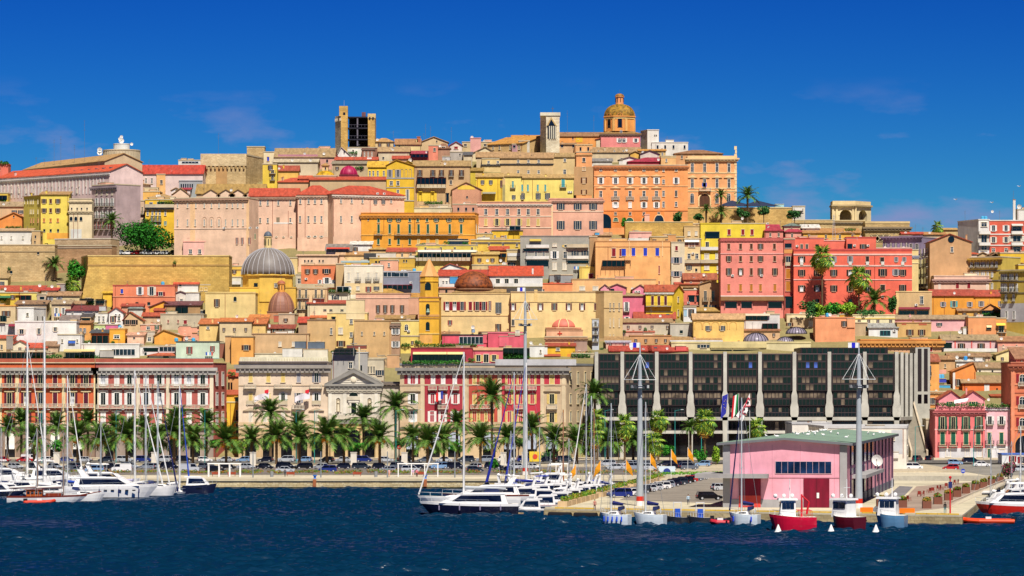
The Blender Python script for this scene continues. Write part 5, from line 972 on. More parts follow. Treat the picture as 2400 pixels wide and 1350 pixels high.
# near rows left
h(1800,2400,1000,1130,'EFCB7E','broad yellow ochre house with tiny square vents and a red roof edge','s',[([1880],1025,1045,26,'w'),([2180,2250,2325],995,1010,14,'n')],rh=45,rc='C8703A',off=0,ex=[('dish',1980,985,15),('dish',2140,930,15),('dish',2120,1000,14)])
h(2060,2380,1050,1080,'D0A088','low house with a dark plum roof strip','s',rh=25,rc='8A4A44',off=-3,ex=[('box',2195,2250,1050,1100,'F0C828',-.5),('dish',2210,1075,14),('dish',2240,1072,14)])
h(1750,1850,1080,1140,'E8C08C','tan house on a slope left of the brick end building','s',rh=20,rc='D0A070',off=-4)
h(2035,2095,1115,1330,'D9A86E','narrow tan strip house with grey cap',win=[([2125],1150,1200,14,'n')],off=-6,tr='8E7A5E')
h(2090,2290,1120,1350,'F0AC52','orange beige house with a dark square window above the waterfront',win=[([2225],1190,1235,46,'b')],off=-7,tr='8E7A5E',ex=[('dish',2110,1290,20)])
h(1590,1980,1165,1320,'D3E6D0','mint green rooftop house with balcony washing',win=[([1712],1205,1270,28,'r'),([1920],1200,1250,22,'r')],off=-9,tr='3A4A4A',x2=2020,ex=[('tank',1590,1160),('tank',1745,1160),('wash',1860,1255),('band',1310,.3,'A8C0B8'),('dish',1685,1130,17)])
h(1975,2045,1175,1310,'9A5A44','brick end wall beside the mint green house',off=-8.8)
h(1345,1690,1285,1320,'E8E4DC','low house under a bright orange tiled roof behind the brick parapet','h',[([1500],1292,1310,50,'n')],rh=38,rc='BE5A34',off=-12,ov=.6)
h(1150,1600,1205,1290,'ECEAE6','white terrace house with dark blue opening and washing','f',[([1315],1258,1285,24,'n')],off=-9.5,ex=[('hole',1300,1430,1215,1250,'E8E6E2'),('gl',1440,1590,1205,1250)])
h(735,1260,1185,1310,'EDEBE6','white penthouse with a long row of blue grey windows','f',off=-10,tr='F0F0EC',ex=[('gl',1010,1220,1225,1285,'F0F0EE'),('box',905,1030,1240,1300,'B8B4AE',-1),('aw',580,860,1228,'D8BC80',2.0),('perg',590,860,1262,1305,'3A3A3A'),('plant',450,560,1300),('plant',680,900,1308)])
h(520,740,1100,1230,'E9E7E2','white terrace with a blue door hatch and a dish',off=-6,ex=[('box',620,680,1150,1175,'2A6AD8',-.6),('dish',575,1160,15)])
h(240,420,1215,1260,'D8C4A8','small house with orange red roof behind the brick parapet on the left','s',rh=40,rc='CC5030',off=-8)
h(400,525,1200,1250,'C8AC8C','old house with a brown tile roof behind the parapet','s',rh=40,rc='A07C5E',off=-7.5)
h(-60,120,1130,1260,'DEC394','cream end house with a slanted red roof at the left edge','s',[([15],1190,1230,18,'d')],rh=25,rc='C44E32',off=-8,ex=[('box',60,118,1110,1230,'9A9088',-.5)])
h(115,250,1190,1260,'E8DCC0','cream house with a red gable and white posts on the left','p',rh=40,rc='C0452E',off=-8.5)
h(-60,470,1262,1330,'C2A888','low terrace with a long dark pergola on the brick palace roof',off=-13,ex=[('perg',-20,420,1258,1310,'5A3A30'),('plant',300,480,1308)])
K(600,520,3.871)
# church with the great grey dome
r_=h(-240,360,600,860,'EDBF46','yellow church under the great grey ribbed dome','f',[([180],560,592,28,'w')],off=-16,D=14,cat='church',name='church',tr='DDB040')
dome(r_,108,480,243,245,mat('7A726E','plaster',.5),back=8,n=48,ribs=(28,'B4B4BA',.09),drum=(232,250,'EFC44C',12),lan=(33,150,'EBD08C',mat('5A626E','plain',.4)))
root,lx,lz,zb,wid,H,Yd=r_
for x in(0,178):b=MB();b.box(lx(x)-.7,lx(x)+.7,-.08,.02,lz(595),lz(555),dglass());b.build('drum_window',root,(0,.2 if x<100 else 0,0))
h(-460,-5,650,880,'EED48C','pale yellow church body with an oval window left of the grey ribbed dome','f',[([-190],680,720,30,'n^'),([-355],700,770,26,'b')],off=-2,cat='church',name='church',tr='E6C878',ex=[('pipe',-280,650,880),('band',640,.4,'D8BC74')])
h(-440,-320,610,660,'EFDCA0','small cream bell gable with two round openings','h',[([-405,-355],600,640,22,'n^')],rh=15,rc='C8A468',off=0)
r_=h(100,360,820,870,'C88A5E','chapel below a weathered copper brown dome with an orange lantern','f',off=-4,D=11,cat='chapel',name='chapel',tr='8A5A40')
dome(r_,230,820,124,190,mat('9A6652','plaster',.5),back=6,n=10,ribs=(10,'B8805E',.09),lan=(33,100,'EEA63C',mat('A8644A')))
h(350,415,800,880,'E8D49A','small cream pediment chapel between the copper dome and tall balconied house','p',rh=30,rc='C8A870',off=-4.5,D=5)
h(375,645,600,870,'E6C692','tall beige house with dark balconied windows right of the copper dome','f',[([397,455,543,597],615,690,22,'do'),([397,455],720,790,24,'do')],off=0,ex=[('band',605,.4,'B8A078'),('arches',R(380,700,12),20,585,600,'D8B888')])
h(410,725,395,590,'EC8452','terracotta orange house with white french windows over a scalloped balcony','f',[([467,540],430,470,24,'b'),([640],425,468,38,'k'),([580,700],525,560,22,'v'),([643],508,560,42,'v')],off=3,tr='D8A070',ex=[('ac',455,525),('balc',360,760,590,'solid',1.0)])
h(725,805,385,610,'CFAE7C','plain tan side wall of the terracotta house',off=3.6)
h(360,412,480,590,'CFC4AC','narrow grey house with a blue window left of the terracotta house',win=[([392],515,560,36,'w')],off=2.5)
h(370,740,305,400,'F0CBAA','pinkish beige terrace house with three tiny square windows in a row','s',[([443,475,507,575,608],345,365,13,'n')],rh=5,rc='E8BE9C',off=6)
h(730,800,300,350,'E8BE98','sloping tan parapet wall beside the tiny windows','s',rh=35,rc='D8B088',off=6.4)
h(-20,375,330,420,'EDD08E','yellowish house behind the grey dome lantern',off=8)
h(635,865,265,310,'E9E2D8','white veranda house with a red awning and grey roof','s',rh=60,rc='8A8078',off=9,ex=[('aw',640,850,232,'C8452E'),('perg',645,840,250,275,'1E2A48')])
h(860,1050,205,275,'F0ECE4','white angular house with one dark window under the orange house','s',[([900],230,268,26,'b')],rh=25,rc='E0DCD4',off=9,ex=[('dish',835,255,13)])
h(800,1010,300,350,'E9C68C','cream house under a tan tile roof and black parapet','s',rh=28,rc='C09058',off=6.2,ex=[('box',980,1090,285,330,'26282E',-.5),('box',1090,1270,285,330,'D8D0C4',-.4)])
h(1030,1190,250,300,'E0B878','low hipped roof house in old yellow tiles','h',rh=20,rc='C49A50',off=8.5)
h(1190,1450,270,330,'E8C08A','house under a wavy brick red roof above the yellow tower roof','s',rh=32,rc='B84C34',off=8,ex=[('ant',1395,280)])
h(1030,1450,330,400,'D2AA3A','dull yellow building with arched dark openings behind the pink cube','f',[([1090,1120],355,400,20,'n'),([1342,1365],345,365,12,'n')],off=5.5,ex=[('pan',1270,1450,385,410,'E0B430'),('aw',770,1030,352,'8EA0A0')])
h(780,1060,368,395,'E8B828','low yellow terrace wall with white pots',off=4.6)
h(1125,1290,350,440,'F0B090','small salmon pink cube house above the white house with roller blinds',off=4.2,ex=[('dish',1285,350,12)])
h(800,1150,400,660,'EEE4CE','cream white house with four white roller blinds over dark windows','f',[([842,925,1020,1093],460,535,30,'C'),([925],585,620,32,'C'),([1020],585,635,26,'r'),([1093],585,620,26,'q')],off=2,tr='F2EEE4',ex=[('pan',805,1145,555,660,'EBD09A',-.02)]+[('balc',x-24,x+24,535,'iron',.5)for x in(925,1020,1093)])
h(1145,1500,455,630,'8A92A4','blue grey rooftop house with a glazed veranda','f',off=1,tr='B8BCC8',ex=[('gl',1155,1265,455,500,'E8EAEE'),('gl',1265,1380,460,500,'D8DCE2'),('perg',1150,1420,575,610,'8A3A48'),('ac',1405,560),('tank',1435,455)])
h(640,850,640,710,'EFE6D0','cream terrace house with white dishes and a planted arbour','f',[([720],665,705,34,'q^')],off=-1,ex=[('plant',640,860,640),('dish',848,600,20),('dish',850,630,16),('perg',735,845,590,635,'C8C8C4')])
h(468,820,740,900,'F0E2B8','cream house with a long red roof strip and slit windows','s',[([625,680,780],795,808,26,'n')],rh=25,rc='B8503A',off=-3)
h(645,1010,830,1140,'EFD080','tall cream yellow house with narrow white windows beside the orange roof','f',[([865],880,925,30,'w'),([768],960,1018,40,'C'),([865],1000,1045,30,'w'),([770],1080,1130,40,'b')],off=-6,tr='E8D8A8',ex=[('box',818,985,710,885,'EED9A8',-.1),('hole',690,720,860,895)])
h(500,655,870,920,'EBD8A6','low house under an orange ribbed roof at the foot of the cream tower house','s',rh=52,rc='CE6A34',off=-4.2)
h(465,720,895,1160,'D9B37A','blank tan wall house with a brown cap left of the tall cream yellow house','f',[([683],965,1020,18,'w')],off=-6.5,tr='9A7A58')
h(890,1230,900,1240,'D6AE74','big blank beige apartment wall without windows','f',off=-7,tr='B89468',x2=1305,D=14)
h(1228,1305,920,1240,'B08A6A','shade-darkened side wall with four white windows on the beige apartment block','f',[([1250,1283],960,1018,22,'v'),([1250,1283],1085,1135,22,'v')],off=-6.8,D=8,ex=[('corn',930,1.2,'8A705E',.5)])  # right face of the block, its shade put into the wall colour
h(-40,480,1020,1200,'D8B484','long blank tan wall with two white windows above the cream waterfront palace','f',[([218,340],1085,1130,30,'C'),([565],1085,1120,36,'r')],off=-6,tr='B8936A',D=10)
h(-330,-40,905,1100,'E8D0A0','pale house under an orange roof left of the copper dome','s',rh=30,rc='D0783A',off=-4)
h(-60,110,870,950,'EAD2A0','house with a bright orange roof and brown awning beneath the copper dome','s',rh=25,rc='D88440',off=-4.4,ex=[('hole',-30,80,960,985)])
h(205,350,840,960,'D8BC98','small tan house with two dishes beneath the copper dome','f',off=-4.8,x2=385,ex=[('dish',215,880,18),('dish',245,895,17),('box',160,205,850,910,'D06A48',-.3)])
h(385,465,915,1010,'B89878','house under a steep red roof right of the dishes','s',rh=50,rc='C4452E',off=-4.9)
h(90,345,968,1020,'F0EDE6','white cottage under a dark red roof with two brown windows','s',[([165,225],975,1008,32,'b')],rh=32,rc='96402E',off=-5.3)
h(-90,95,975,1015,'D8C8B0','house with a plum roof and shaded terrace','s',rh=30,rc='6A4240',off=-5.2)
h(905,1400,655,880,'E8B498','dusty pink convent wing with four tall brown windows','f',[([1107,1172,1237,1325],755,825,24,'b')],off=-1,tr='C89A7A',ex=[('band',690,.25,'F0C8B0'),('box',1385,1475,690,840,'E0A888',-.1)],cat='convent',name='convent')
h(1060,1330,645,660,'C8A060','low yellow tiled roof over the dusty pink convent','h',rh=40,rc='B88E3E',off=2)
h(1380,1500,690,850,'E0A88A','convent end with an ochre tile roof beside the yellow bell tower','s',rh=40,rc='C08A3C',off=-1.5)
h(1090,1430,880,1000,'EBD188','yellowish lean-to hall with a tan roof and an arched window','s',[([1365],920,985,36,'m^')],rh=30,rc='B08A52',off=-3)
h(1300,1480,900,1100,'F0D878','pale yellow house with a dark arched door beside the bell tower','f',[([1365],925,985,34,'d^')],off=-4,ex=[('ac',1385,1000)])
h(1310,1480,1040,1180,'F2D86C','yellow terrace wall with green plants by the bell tower',off=-6,ex=[('plant',1310,1410,1130),('plant',1440,1500,1110)])
# yellow bell tower
r_=h(1480,1660,690,1100,'EDB41E','tall yellow bell tower with stacked arches and a tan spire','f',[([1558],740,835,34,'n^'),([1558],905,985,34,'n^')],off=-3.5,D=8,x2=1680,cat='bell tower',name='bell_tower',tr='B87A4A',ex=[('band',850,.7,'D09A50'),('band',720,.2,'C08A3A'),('band',875,.2,'C08A3A'),('band',1015,.4,'E8C468'),('pan',1480,1600,1020,1100,'EDB058',-.03)])
root,lx,lz,zb,wid,H,Yd=r_
q=MB();w2=wid/2;q.lathe([(w2*.98,H),(w2*.98,lz(545)),(w2*1.05,lz(542)),(w2*1.05,lz(535)),(w2*.98,lz(532)),(w2*.98,lz(497)),(w2*1.02,lz(494))],Q('F0B820'),8,(w2,w2,0),math.pi/8);q.build('octagonal_stage',root)
q=MB();q.lathe([(w2*1.06,lz(494)+.01),(w2*.15,lz(345)),(.1,lz(335))],Q('DFA25A'),8,(w2,w2,0),math.pi/8);q.tube((w2,w2,lz(340)),(w2,w2,lz(310)),.06,.05,mat('grey'),4);q.build('spire',root)
q=MB();q.arch(lx(1560),lz(618),lz(575),1.9,-.0,.3,dglass());q.build('belfry_opening',root,(0,w2*.07-.03,0))
q=MB();q.lathe([(.7,0),(.5,.3),(.36,.9),(.2,1.1),(.05,1.2)],mat('8EA898',rough=.5),10,(lx(1560),-.25,lz(820)));q.build('bell',root)
HOUSES.append(('yellow bell tower',1005,720))
h(1660,2420,655,1010,'EFD294','long cream yellow convent with a row of maroon windows','f',[([1735,1802,1870,1945,2007,2066],722,802,34,'r*'),([2122],720,802,16,'r'),([2200],735,830,28,'q'),([2335],735,802,28,'r*'),([2335],880,945,28,'q'),([2198],925,990,28,'b'),([1760],895,935,18,'r')],off=-2,D=15,cat='convent',name='convent',tr='E0C080',ex=[('band',850,.25,'E8C484'),('chim',2410,640,14)])
r_=h(1790,2260,640,665,'CBA468','tan tile roof terrace carrying the brown tiled dome','g',rh=25,rc='B8945C',off=2,D=13)
dome(r_,1975,605,178,158,mat('7A4228','dome'),back=6,n=20,drum=(172,40,'9A6A4A',20))
h(1660,1800,600,660,'C89A7A','pinkish terrace beneath the blue parasol left of the brown dome','s',rh=5,rc='C07A5A',off=2.5)
h(1660,2200,490,600,'EEEAE2','white house under a long red roof with blue parasol behind the brown dome','s',[([1700,1730],540,570,20,'w')],rh=52,rc='C04228',off=3.5,ex=[('balc',1680,1800,590,'white'),('box',1760,1830,500,560,'3AA0E0',-1)])
h(2120,2600,490,610,'EDECE8','white house under a bright orange red roof with two skylights','s',[([2195,2275,2360],515,570,40,'d')],rh=85,rc='CC4A26',off=3,ex=[('balc',2160,2600,585,'white',1.4)])
h(1680,1900,425,460,'F0ECE6','white gabled house with a small orange roof above the brown dome','p',rh=45,rc='D0563A',off=6,pk=1760)
h(1450,2010,270,400,'EAD06E','pale yellow terrace house with long striped awnings and plants','f',off=6,D=10,ex=[('aw',1470,1680,255,'E8E0D0'),('aw',1690,1770,255,'E8E0D0'),('aw',1790,2000,255,'E0DAC8'),('perg',1480,1950,285,325,'8E8A80'),('plant',1455,1520,325),('plant',1620,1660,325),('plant',1870,1920,325),('balc',1450,1970,350,'solid',1.2)])
h(1450,2010,215,275,'EBD258','yellow upper terrace wall with drain stains',off=9,D=8,ex=[('plant',1480,1540,215,.5)])
h(1740,1930,175,225,'F0CF50','yellow penthouse with a dark blue glass front',off=11,D=6,ex=[('gl',1745,1925,155,205,'2A3648'),('plant',1710,1750,205),('plant',1870,1930,215)])
h(1915,2145,110,170,'DCC078','pale stone wall segment under the dusty pink palace',wk='stone',off=12,D=6)
h(2140,2420,85,170,'F2C41A','bright yellow rooftop house with two pairs of small windows',win=[([2168,2265],120,148,22,'w*'),([2235],125,138,22,'r')],off=11,D=7,tr='3A3A3A',ex=[('perg',2300,2400,40,75,'9A9A9A')])
h(1950,2420,165,260,'EBC64A','long yellow wall with a dark wavy line of tiles','f',off=9.5,D=7,ex=[('band',190,.6,'7A6A50'),('pan',2080,2280,215,260,'E8C040')])
h(1965,2200,295,430,'DDB654','crumbling ochre wall house with a sloping top','s',rh=20,rc='D0B068',off=5.5)
h(2120,2290,255,330,'E2B25A','ochre lean-to houses with red roofs','s',[([2170],265,280,40,'n^')],rh=30,rc='C4502E',off=7,ex=[('perg',2180,2270,290,320,'6A2A1A')])
h(2275,2420,255,440,'D3BA84','tan apartment house with blue grey balconies at its right','f',[([2320],370,405,30,'q')],off=5,ex=[('balc',2280,2400,310,'white'),('balc',2280,2400,345,'solid')])
h(1960,2280,395,460,'DFC08A','beige house with two dishes behind the bright red roof',win=[([2120],400,425,24,'n')],off=4.6,ex=[('dish',2100,350,14),('dish',2220,350,14),('dish',2250,380,18)])
h(1750,2150,935,1000,'E8C08E','low house under a broad hipped roof of old tiles before the convent','h',[([1690,2080,2110],955,985,14,'r'),([1840],955,985,24,'n')],rh=75,rc='B08A56',off=-5)
h(1690,1840,1020,1060,'D8B08C','terrace house with a crumbling tile roof','g',rh=20,rc='A4764E',off=-6)
h(2030,2420,1000,1040,'C89A78','low brown roofs in front of the convent','s',rh=12,rc='9A6E50',off=-5.6,ex=[('tank',1970,1005,'8EA8C8'),('dish',1968,955,17),('dish',2328,1010,18)])
# crimson penthouses
h(1690,2110,1030,1130,'E8506A','rose red penthouse with a wide white framed window and plants','f',off=-8,D=8,tr='3A2A30',ex=[('gl',1845,2060,1040,1110,'E8E8E8'),('band',1025,.4,'2E2A30'),('plant',1470,2000,1130),('box',2060,2130,1020,1100,'E85A70',-.2)])
h(2105,2420,1010,1140,'E2546C','rose red stepped penthouse with a white shuttered door','f',[([2270],1070,1135,44,'C')],off=-8.2,D=8,tr='E8788A',ex=[('box',2205,2380,1040,1130,'E86478',-.3)])
h(1405,1980,1150,1290,'B8183A','crimson rooftop storey with long yellow awnings over dark glass','f',off=-12.5,D=8,tr='8A1A2E',ex=[('gl',1420,1900,1200,1270,'2A2A3A'),('aw',1425,1580,1180,'E0CC90',1.5),('aw',1580,1730,1180,'E0CC90',1.5),('aw',1735,1885,1180,'E0CC90',1.5),('plant',1430,1900,1285),('dish',1865,1160,14)])
h(1970,2240,1150,1290,'E26478','rose pink rooftop storey with two white doors','f',[([2018,2160],1205,1265,40,'y'),([2088],1200,1275,50,'d')],off=-12,D=8,tr='F0C8A0',ex=[('pan',1970,2240,1140,1165,'EEB48A',-.3),('plant',1920,1990,1270)])
h(2235,2480,1150,1260,'3A4A3A','dark planted roof terrace under a black pergola','f',off=-12.2,D=7,ex=[('perg',2240,2480,1150,1200,'2A2A30'),('plant',2230,2480,1240),('plant',2240,2480,1215)])
h(690,1000,1190,1320,'B9B6B0','grey concrete house with a curved canopy terrace beside the church pediment','f',off=-12,D=10,tr='C8C4BC',ex=[('perg',720,900,1150,1195,'3A3438'),('plant',680,740,1195),('plant',870,920,1200),('chim',938,1125,16,'F0E2C0'),('box',820,1000,1120,1150,'8A3A2A',1)])
h(-10,420,1200,1300,'EBE2C4','cream parapet terrace with white cabin and solar panels on the cream palace','f',off=-13.5,D=8,ex=[('box',240,420,1150,1225,'F2F0EA',-.2),('box',350,450,1085,1150,'5A6A7E',.5),('box',470,620,1090,1150,'5A6A7E',.5),('box',430,650,1160,1240,'EEE6D0',-.1),('dish',480,1140,14),('dish',545,1140,14),('dish',600,1135,14)])
h(1000,1310,1240,1330,'C9AE88','ruined stone chimney house between the cream palace and the crimson one',wk='stone',off=-11,D=8,ex=[('box',1190,1300,1210,1330,'D8A878',-.4),('box',1010,1090,1250,1330,'E8DCBC',-.3),('dish',1105,1255,14)])
K(1200,500,3.856)
h(75,705,210,560,'A9A69A','grey concrete apartment block with white balconies and washing lines','f',[([385],275,300,36,'C'),([490,575,650],285,305,40,'y'),([385],345,408,36,'v'),([480],345,405,36,'w'),([215,285,130],345,405,26,'w'),([570,660],340,405,30,'q'),([385,475],445,510,40,'C')],off=2,x2=770,tr='8E8A84',cat='apartment block',name='apartment_block',ex=[('balc',125,335,310,'white'),('balc',495,690,305,'solid'),('balc',125,335,412,'white'),('balc',495,690,410,'white'),('hole',105,330,320,340,'A9A69A'),('hole',130,330,425,480,'A9A69A'),('hole',500,690,425,450,'A9A69A'),('wash',560,480),('dish',680,450,12),('dish',340,490,14),('aw',160,265,232,'B8A04A',1.0)])
h(700,770,215,560,'B08A5C','tan shaded end wall of the grey concrete apartment block',off=2.4,D=8)
h(70,690,195,215,'B0A898','grey roof terrace edge with aerials above the concrete block',off=5,D=6,ex=[('ant',525,100),('ant',150,140)])
h(740,900,200,215,'E0B07A','sloping roof patched with blue sheeting','s',rh=25,rc='B89068',off=8,ex=[('box',750,790,175,200,'4AA8E0',-.2)])
h(755,1430,255,640,'F6B672','apricot house with four bright blue shuttered windows','f',[([920],318,388,42,'R'),([1010],318,385,44,'L'),([1098,1205,1313],315,385,40,'L'),([980],320,388,20,'R'),([1330],470,545,14,'R'),([1330],615,640,14,'R')],off=0,D=14,tr='E0A060',ex=[('pipe',868,300,420),('pil',[1060,1360],8,255,390,'F8CC92'),('band',300,.15,'E0A468'),('perg',815,1070,430,480,'5A3A34'),('pan',1020,1320,395,640,'F6B46C',-1.5)])
r_=h(1020,1320,395,640,'F5B26A','projecting apricot stair wing with a tall white glazed strip','f',[([1115],445,485,26,'r')],off=-1,D=5,ex=[('gl',1245,1280,435,570,'F0F0E8')])
h(1060,1260,180,255,'F2B8A8','pink cabin with white railing under the tall pink chimney','f',[([1155],218,232,30,'n')],off=3,D=6,ex=[('balc',1055,1240,250,'white',1.0)],tr='E09A90')
h(1250,1560,215,290,'DDB06C','ochre wall patches and small terraces right of the pink cabin',off=5,ex=[('box',1410,1480,195,260,'E0A060',-.3)])
h(610,950,490,600,'F5D96C','soft yellow house with two maroon windows before the grey block','f',[([712],548,592,46,'R'),([860],548,592,52,'r')],off=-1,D=8,tr='E8CC60')
h(950,1320,500,600,'F0C870','yellow loggia house with a long brown awning','f',off=-1.5,D=6,ex=[('aw',955,1225,500,'B08058',2.4),('hole',960,1225,555,592)])
h(540,1300,600,700,'F5BE80','long low apricot house with white garage doors','f',[([635,755],665,695,54,'C')],off=-3,tr='C8A070')
h(215,545,640,700,'F39A62','orange house with a vivid red strip wall','f',[([280],685,700,26,'n')],off=-2.5,tr='E05A34',ex=[('box',480,545,620,650,'8A8A88',1),('tank',420,600,'4A5058')])
h(-20,215,560,670,'EDEBE6','white veranda house with glass balcony under the bright red roof','f',[([45,120],590,625,34,'d')],off=.5,ex=[('balc',0,215,665,'white',1.2)])
h(340,550,560,610,'9AA0A4','grey metal plant room on a roof',off=-.5,ex=[('box',385,440,555,605,'3A3C40',-.4)])
h(1440,1560,265,640,'E2D4B4','slim beige house with three shuttered windows beside the yellow flats','f',[([1487],295,335,26,'R'),([1487],400,450,54,'z'),([1487],525,570,54,'z')],off=-.5,D=9)
h(1375,1450,520,640,'EFCE6C','small yellow strip house with a dark doorway',win=[([1420],535,565,22,'n'),([1440],600,640,16,'n')],off=-2,D=6)
h(1555,1705,120,240,'DDBB82','beige roof house with walled up windows beside the yellow flats',win=[([1600,1665],160,200,28,'C')],off=3,D=8,tr='C8A870')
h(1555,1710,235,600,'EDD098','cream flats with small balconies and washing left of the yellow flats','f',[([1625],265,305,60,'w'),([1600,1670],365,410,30,'w'),([1600],470,510,26,'q'),([1665],500,525,20,'n')],off=0,D=9,ex=[('aw',1560,1690,240,'E8E4DC',.8),('balc',1560,1700,445,'solid',.8),('pan',1560,1700,260,300,'B07A5A'),('dish',1562,370,12),('ac',1635,370)])
h(1705,1880,95,600,'F4DA30','bright yellow flats with a dark framed loggia and three red shutters','f',[([1765],260,305,36,'d'),([1760],370,415,46,'C'),([1850],365,410,24,'C'),([1760],470,510,46,'C'),([1860],470,510,20,'C')],off=0,D=9,tr='EBCF2A',ex=[('hole',1750,1870,170,228,'4A4A50'),('balc',1705,1875,330,'white',.9),('balc',1705,1875,445,'solid',.8),('ac',1865,545)])
h(1870,2290,95,240,'F3D72E','upper yellow wall with three red shutters over the rose red palace','f',[([1962,2087,2170],145,195,30,'R')],off=1,D=8,tr='D8C8A0',ex=[('dish',2083,45,13),('ac',2310,100)])
h(2290,2420,150,215,'E8A0A8','pink roof house with white railings and plant pots','s',rh=45,rc='B02A48',off=4)
h(1555,1850,600,680,'C8906A','house with brick brown roofs and white dishes below the yellow flats','g',rh=55,rc='A8583A',off=-2.5,ex=[('dish',1645,590,15),('dish',1735,555,13),('dish',1640,635,14)])
h(1695,1880,640,870,'C9A272','tan house with two balconied doors under a shallow gable','p',[([1748,1818],705,790,28,'do'),([1750],825,860,34,'n'),([1815],825,862,34,'q^')],rh=28,rc='B08A5A',off=-3.5,D=9)
h(1550,1700,695,860,'F08268','coral terrace house with a dark open loggia','f',off=-4,D=8,ex=[('hole',1595,1650,740,800,'F08268'),('hole',1665,1695,740,800,'F08268'),('balc',1555,1700,830,'iron',1.0),('ac',1595,815)])
h(1560,1690,670,700,'B8946C','old tile roof above the coral terrace house','s',rh=30,rc='A88050',off=-2.9)
h(1550,1665,850,960,'E8E8E8','white balcony house with a blue washing line','f',[([1620],865,935,28,'k')],off=-4.3,D=7,ex=[('box',1555,1580,870,930,'A8D0E8',-.1)])
# rows around the yellow corner house
h(1210,1450,710,960,'F3CF1C','golden yellow corner house with three plum shutters over a running balcony','g',[([1270,1328,1388],750,830,26,'M')],rh=60,rc='B2522E',off=-4,D=10,x2=1550,cat='house',ex=[('balc',1210,1440,838,'iron',1.2),('corn',718,.6,'F0F0E4',.5),('band',890,.25,'5A4A2A'),('side',[.5],[(750,800),(870,925)],1.4,'m')])
h(1000,1205,745,950,'E4718C','hot pink house with a small curved balcony','h',[([1035],800,885,26,'vo'),([1040],935,950,24,'v')],rh=22,rc='B09468',off=-4.6,D=9,x2=1210)
h(870,1030,670,720,'E87A96','pink gabled house among the rooftops behind the cream convent','p',[([908],685,702,30,'n')],rh=32,rc='B89A80',off=-3,D=7)
h(1090,1225,690,740,'EB88A4','pink gable with two air conditioners','p',rh=45,rc='B89A80',off=-3.2,D=7,ex=[('ac',1120,715),('ac',1147,715),('dish',1090,680,14)])
h(800,880,680,720,'EFA0B4','pale pink gable left of the pink gables','p',rh=38,rc='C0A088',off=-2.8,D=6)
h(1480,1700,640,690,'D8A868','yellowish house under an orange red roof behind the corner house','s',rh=15,rc='BC4830',off=-3)
h(-10,830,715,1110,'F1D492','cream yellow convent with five plum windows and a plain tall facade','f',[([10,135,257,383,513,634,755],810,875,28,'m*'),([10],960,1015,30,'d')],off=-4.5,D=15,cat='convent',name='convent',tr='C8A878',ex=[('band',800,.15,'E4C480'),('pil',[215],30,690,800,'EAC880')])
h(832,1000,710,1135,'DDBC82','shaded right wing of the cream convent with paired slit windows','f',[([885,918,967],810,880,11,'d'),([885,918,967],950,1025,10,'d'),([885,918],1090,1135,10,'d')],off=-4.4,D=12,cat='convent',name='convent',tr='B8A070',dr=4,ex=[('band',855,.2,'C8A870'),('pan',790,830,1130,1160,'C0A070')])  # darker wall colour than the front holds the shade of this side
h(1110,1475,955,985,'D2A070','house with a wide brick red roof sloping before the hot pink house','g',rh=60,rc='AE4A30',off=-6,D=9,ex=[('sky',1410,915),('sky',1370,960)])
h(1000,1450,985,1080,'CDC0A8','worn concrete house with stained terrace walls','s',rh=30,rc='AA8A60',off=-6.5,ex=[('dish',1025,1035,15),('dish',1055,1048,13),('plant',1190,1220,1060)])
h(1250,1430,1030,1080,'F0C024','small yellow cabin with an orange roof between two dishes','f',[([1278,1402],1035,1070,20,'q')],off=-7,D=6,tr='C05A34',ex=[('dish',1240,1010,14)])
h(1430,1640,1000,1110,'C8C2B4','grey stained terrace house with a white dish','f',[([1530],1060,1085,26,'n')],off=-7,D=7,ex=[('dish',1585,1050,18)])
h(980,1290,1075,1110,'D8A890','house with a red edged flat roof','f',off=-7.2,D=6,tr='C85A40',ex=[('plant',1000,1030,1080)])
h(1640,2095,960,1160,'F3CA70','apricot yellow church hall with five blind arches and two dark windows','g',[([1775,1900],1015,1060,28,'q')],rh=50,rc='C9A070',off=-7,D=10,x2=2100,cat='church hall',name='church_hall',ex=[('arches',[1685,1758,1838,1915,1998],72,1010,1050,'E8B45C'),('sky',1800,925,0,3)])
h(1670,2095,885,930,'CDA458','mossy yellow roof slope above the apricot church hall','s',rh=30,rc='B8934A',off=-5,D=6)
h(1880,2420,790,890,'D99A78','terrace house with a long tan awning over dark loggias','f',off=-4,D=9,ex=[('aw',1885,2420,755,'B48A54',2.2),('hole',2200,2310,800,855),('hole',2330,2420,800,855),('box',1950,2090,800,860,'DDB46A',-1),('balc',2090,2185,880,'solid')])
h(2095,2420,915,1100,'E8E4DE','white terrace house with a long glazed veranda','f',off=-6,D=8,ex=[('gl',2110,2310,920,970,'9A7A5A'),('aw',2100,2330,905,'C8B8A0',1),('perg',2260,2400,1000,1090,'4A1A2A')])
h(2000,2420,1060,1140,'D8B084','tan house under brown tiles behind the glass domes','s',rh=30,rc='A8704A',off=-8)
r_=h(1440,2700,1175,1250,'E2D4A4','low cream roof block with black ribbed skylight domes behind the dark office building','f',[([1730],1190,1215,56,'q')],off=-12,D=16,tr='D8C890',cap=.6,ex=[('hole',1800,1985,1230,1268,'D8C890'),('hole',2000,2230,1230,1268,'D8C890'),('pan',1790,2300,1175,1215,'D9C88E',-.4)])
for x,y,rr_,hh_,bk in((2205,1165,115,85,4),(2470,1175,80,60,4),(2570,1090,95,62,16)):
 dome(r_,x,y,rr_,hh_,mat('8C8496','plain',.35),back=bk,n=20,ribs=(20,'1E1E26',.12),nm='skylight_dome')
h(1440,1890,1150,1200,'EBC0AC','pink house with a white blue cornice behind the office roof','s',rh=30,rc='B08A58',off=-10,D=8,ex=[('corn',1148,.8,'D8DCE8',.5)])
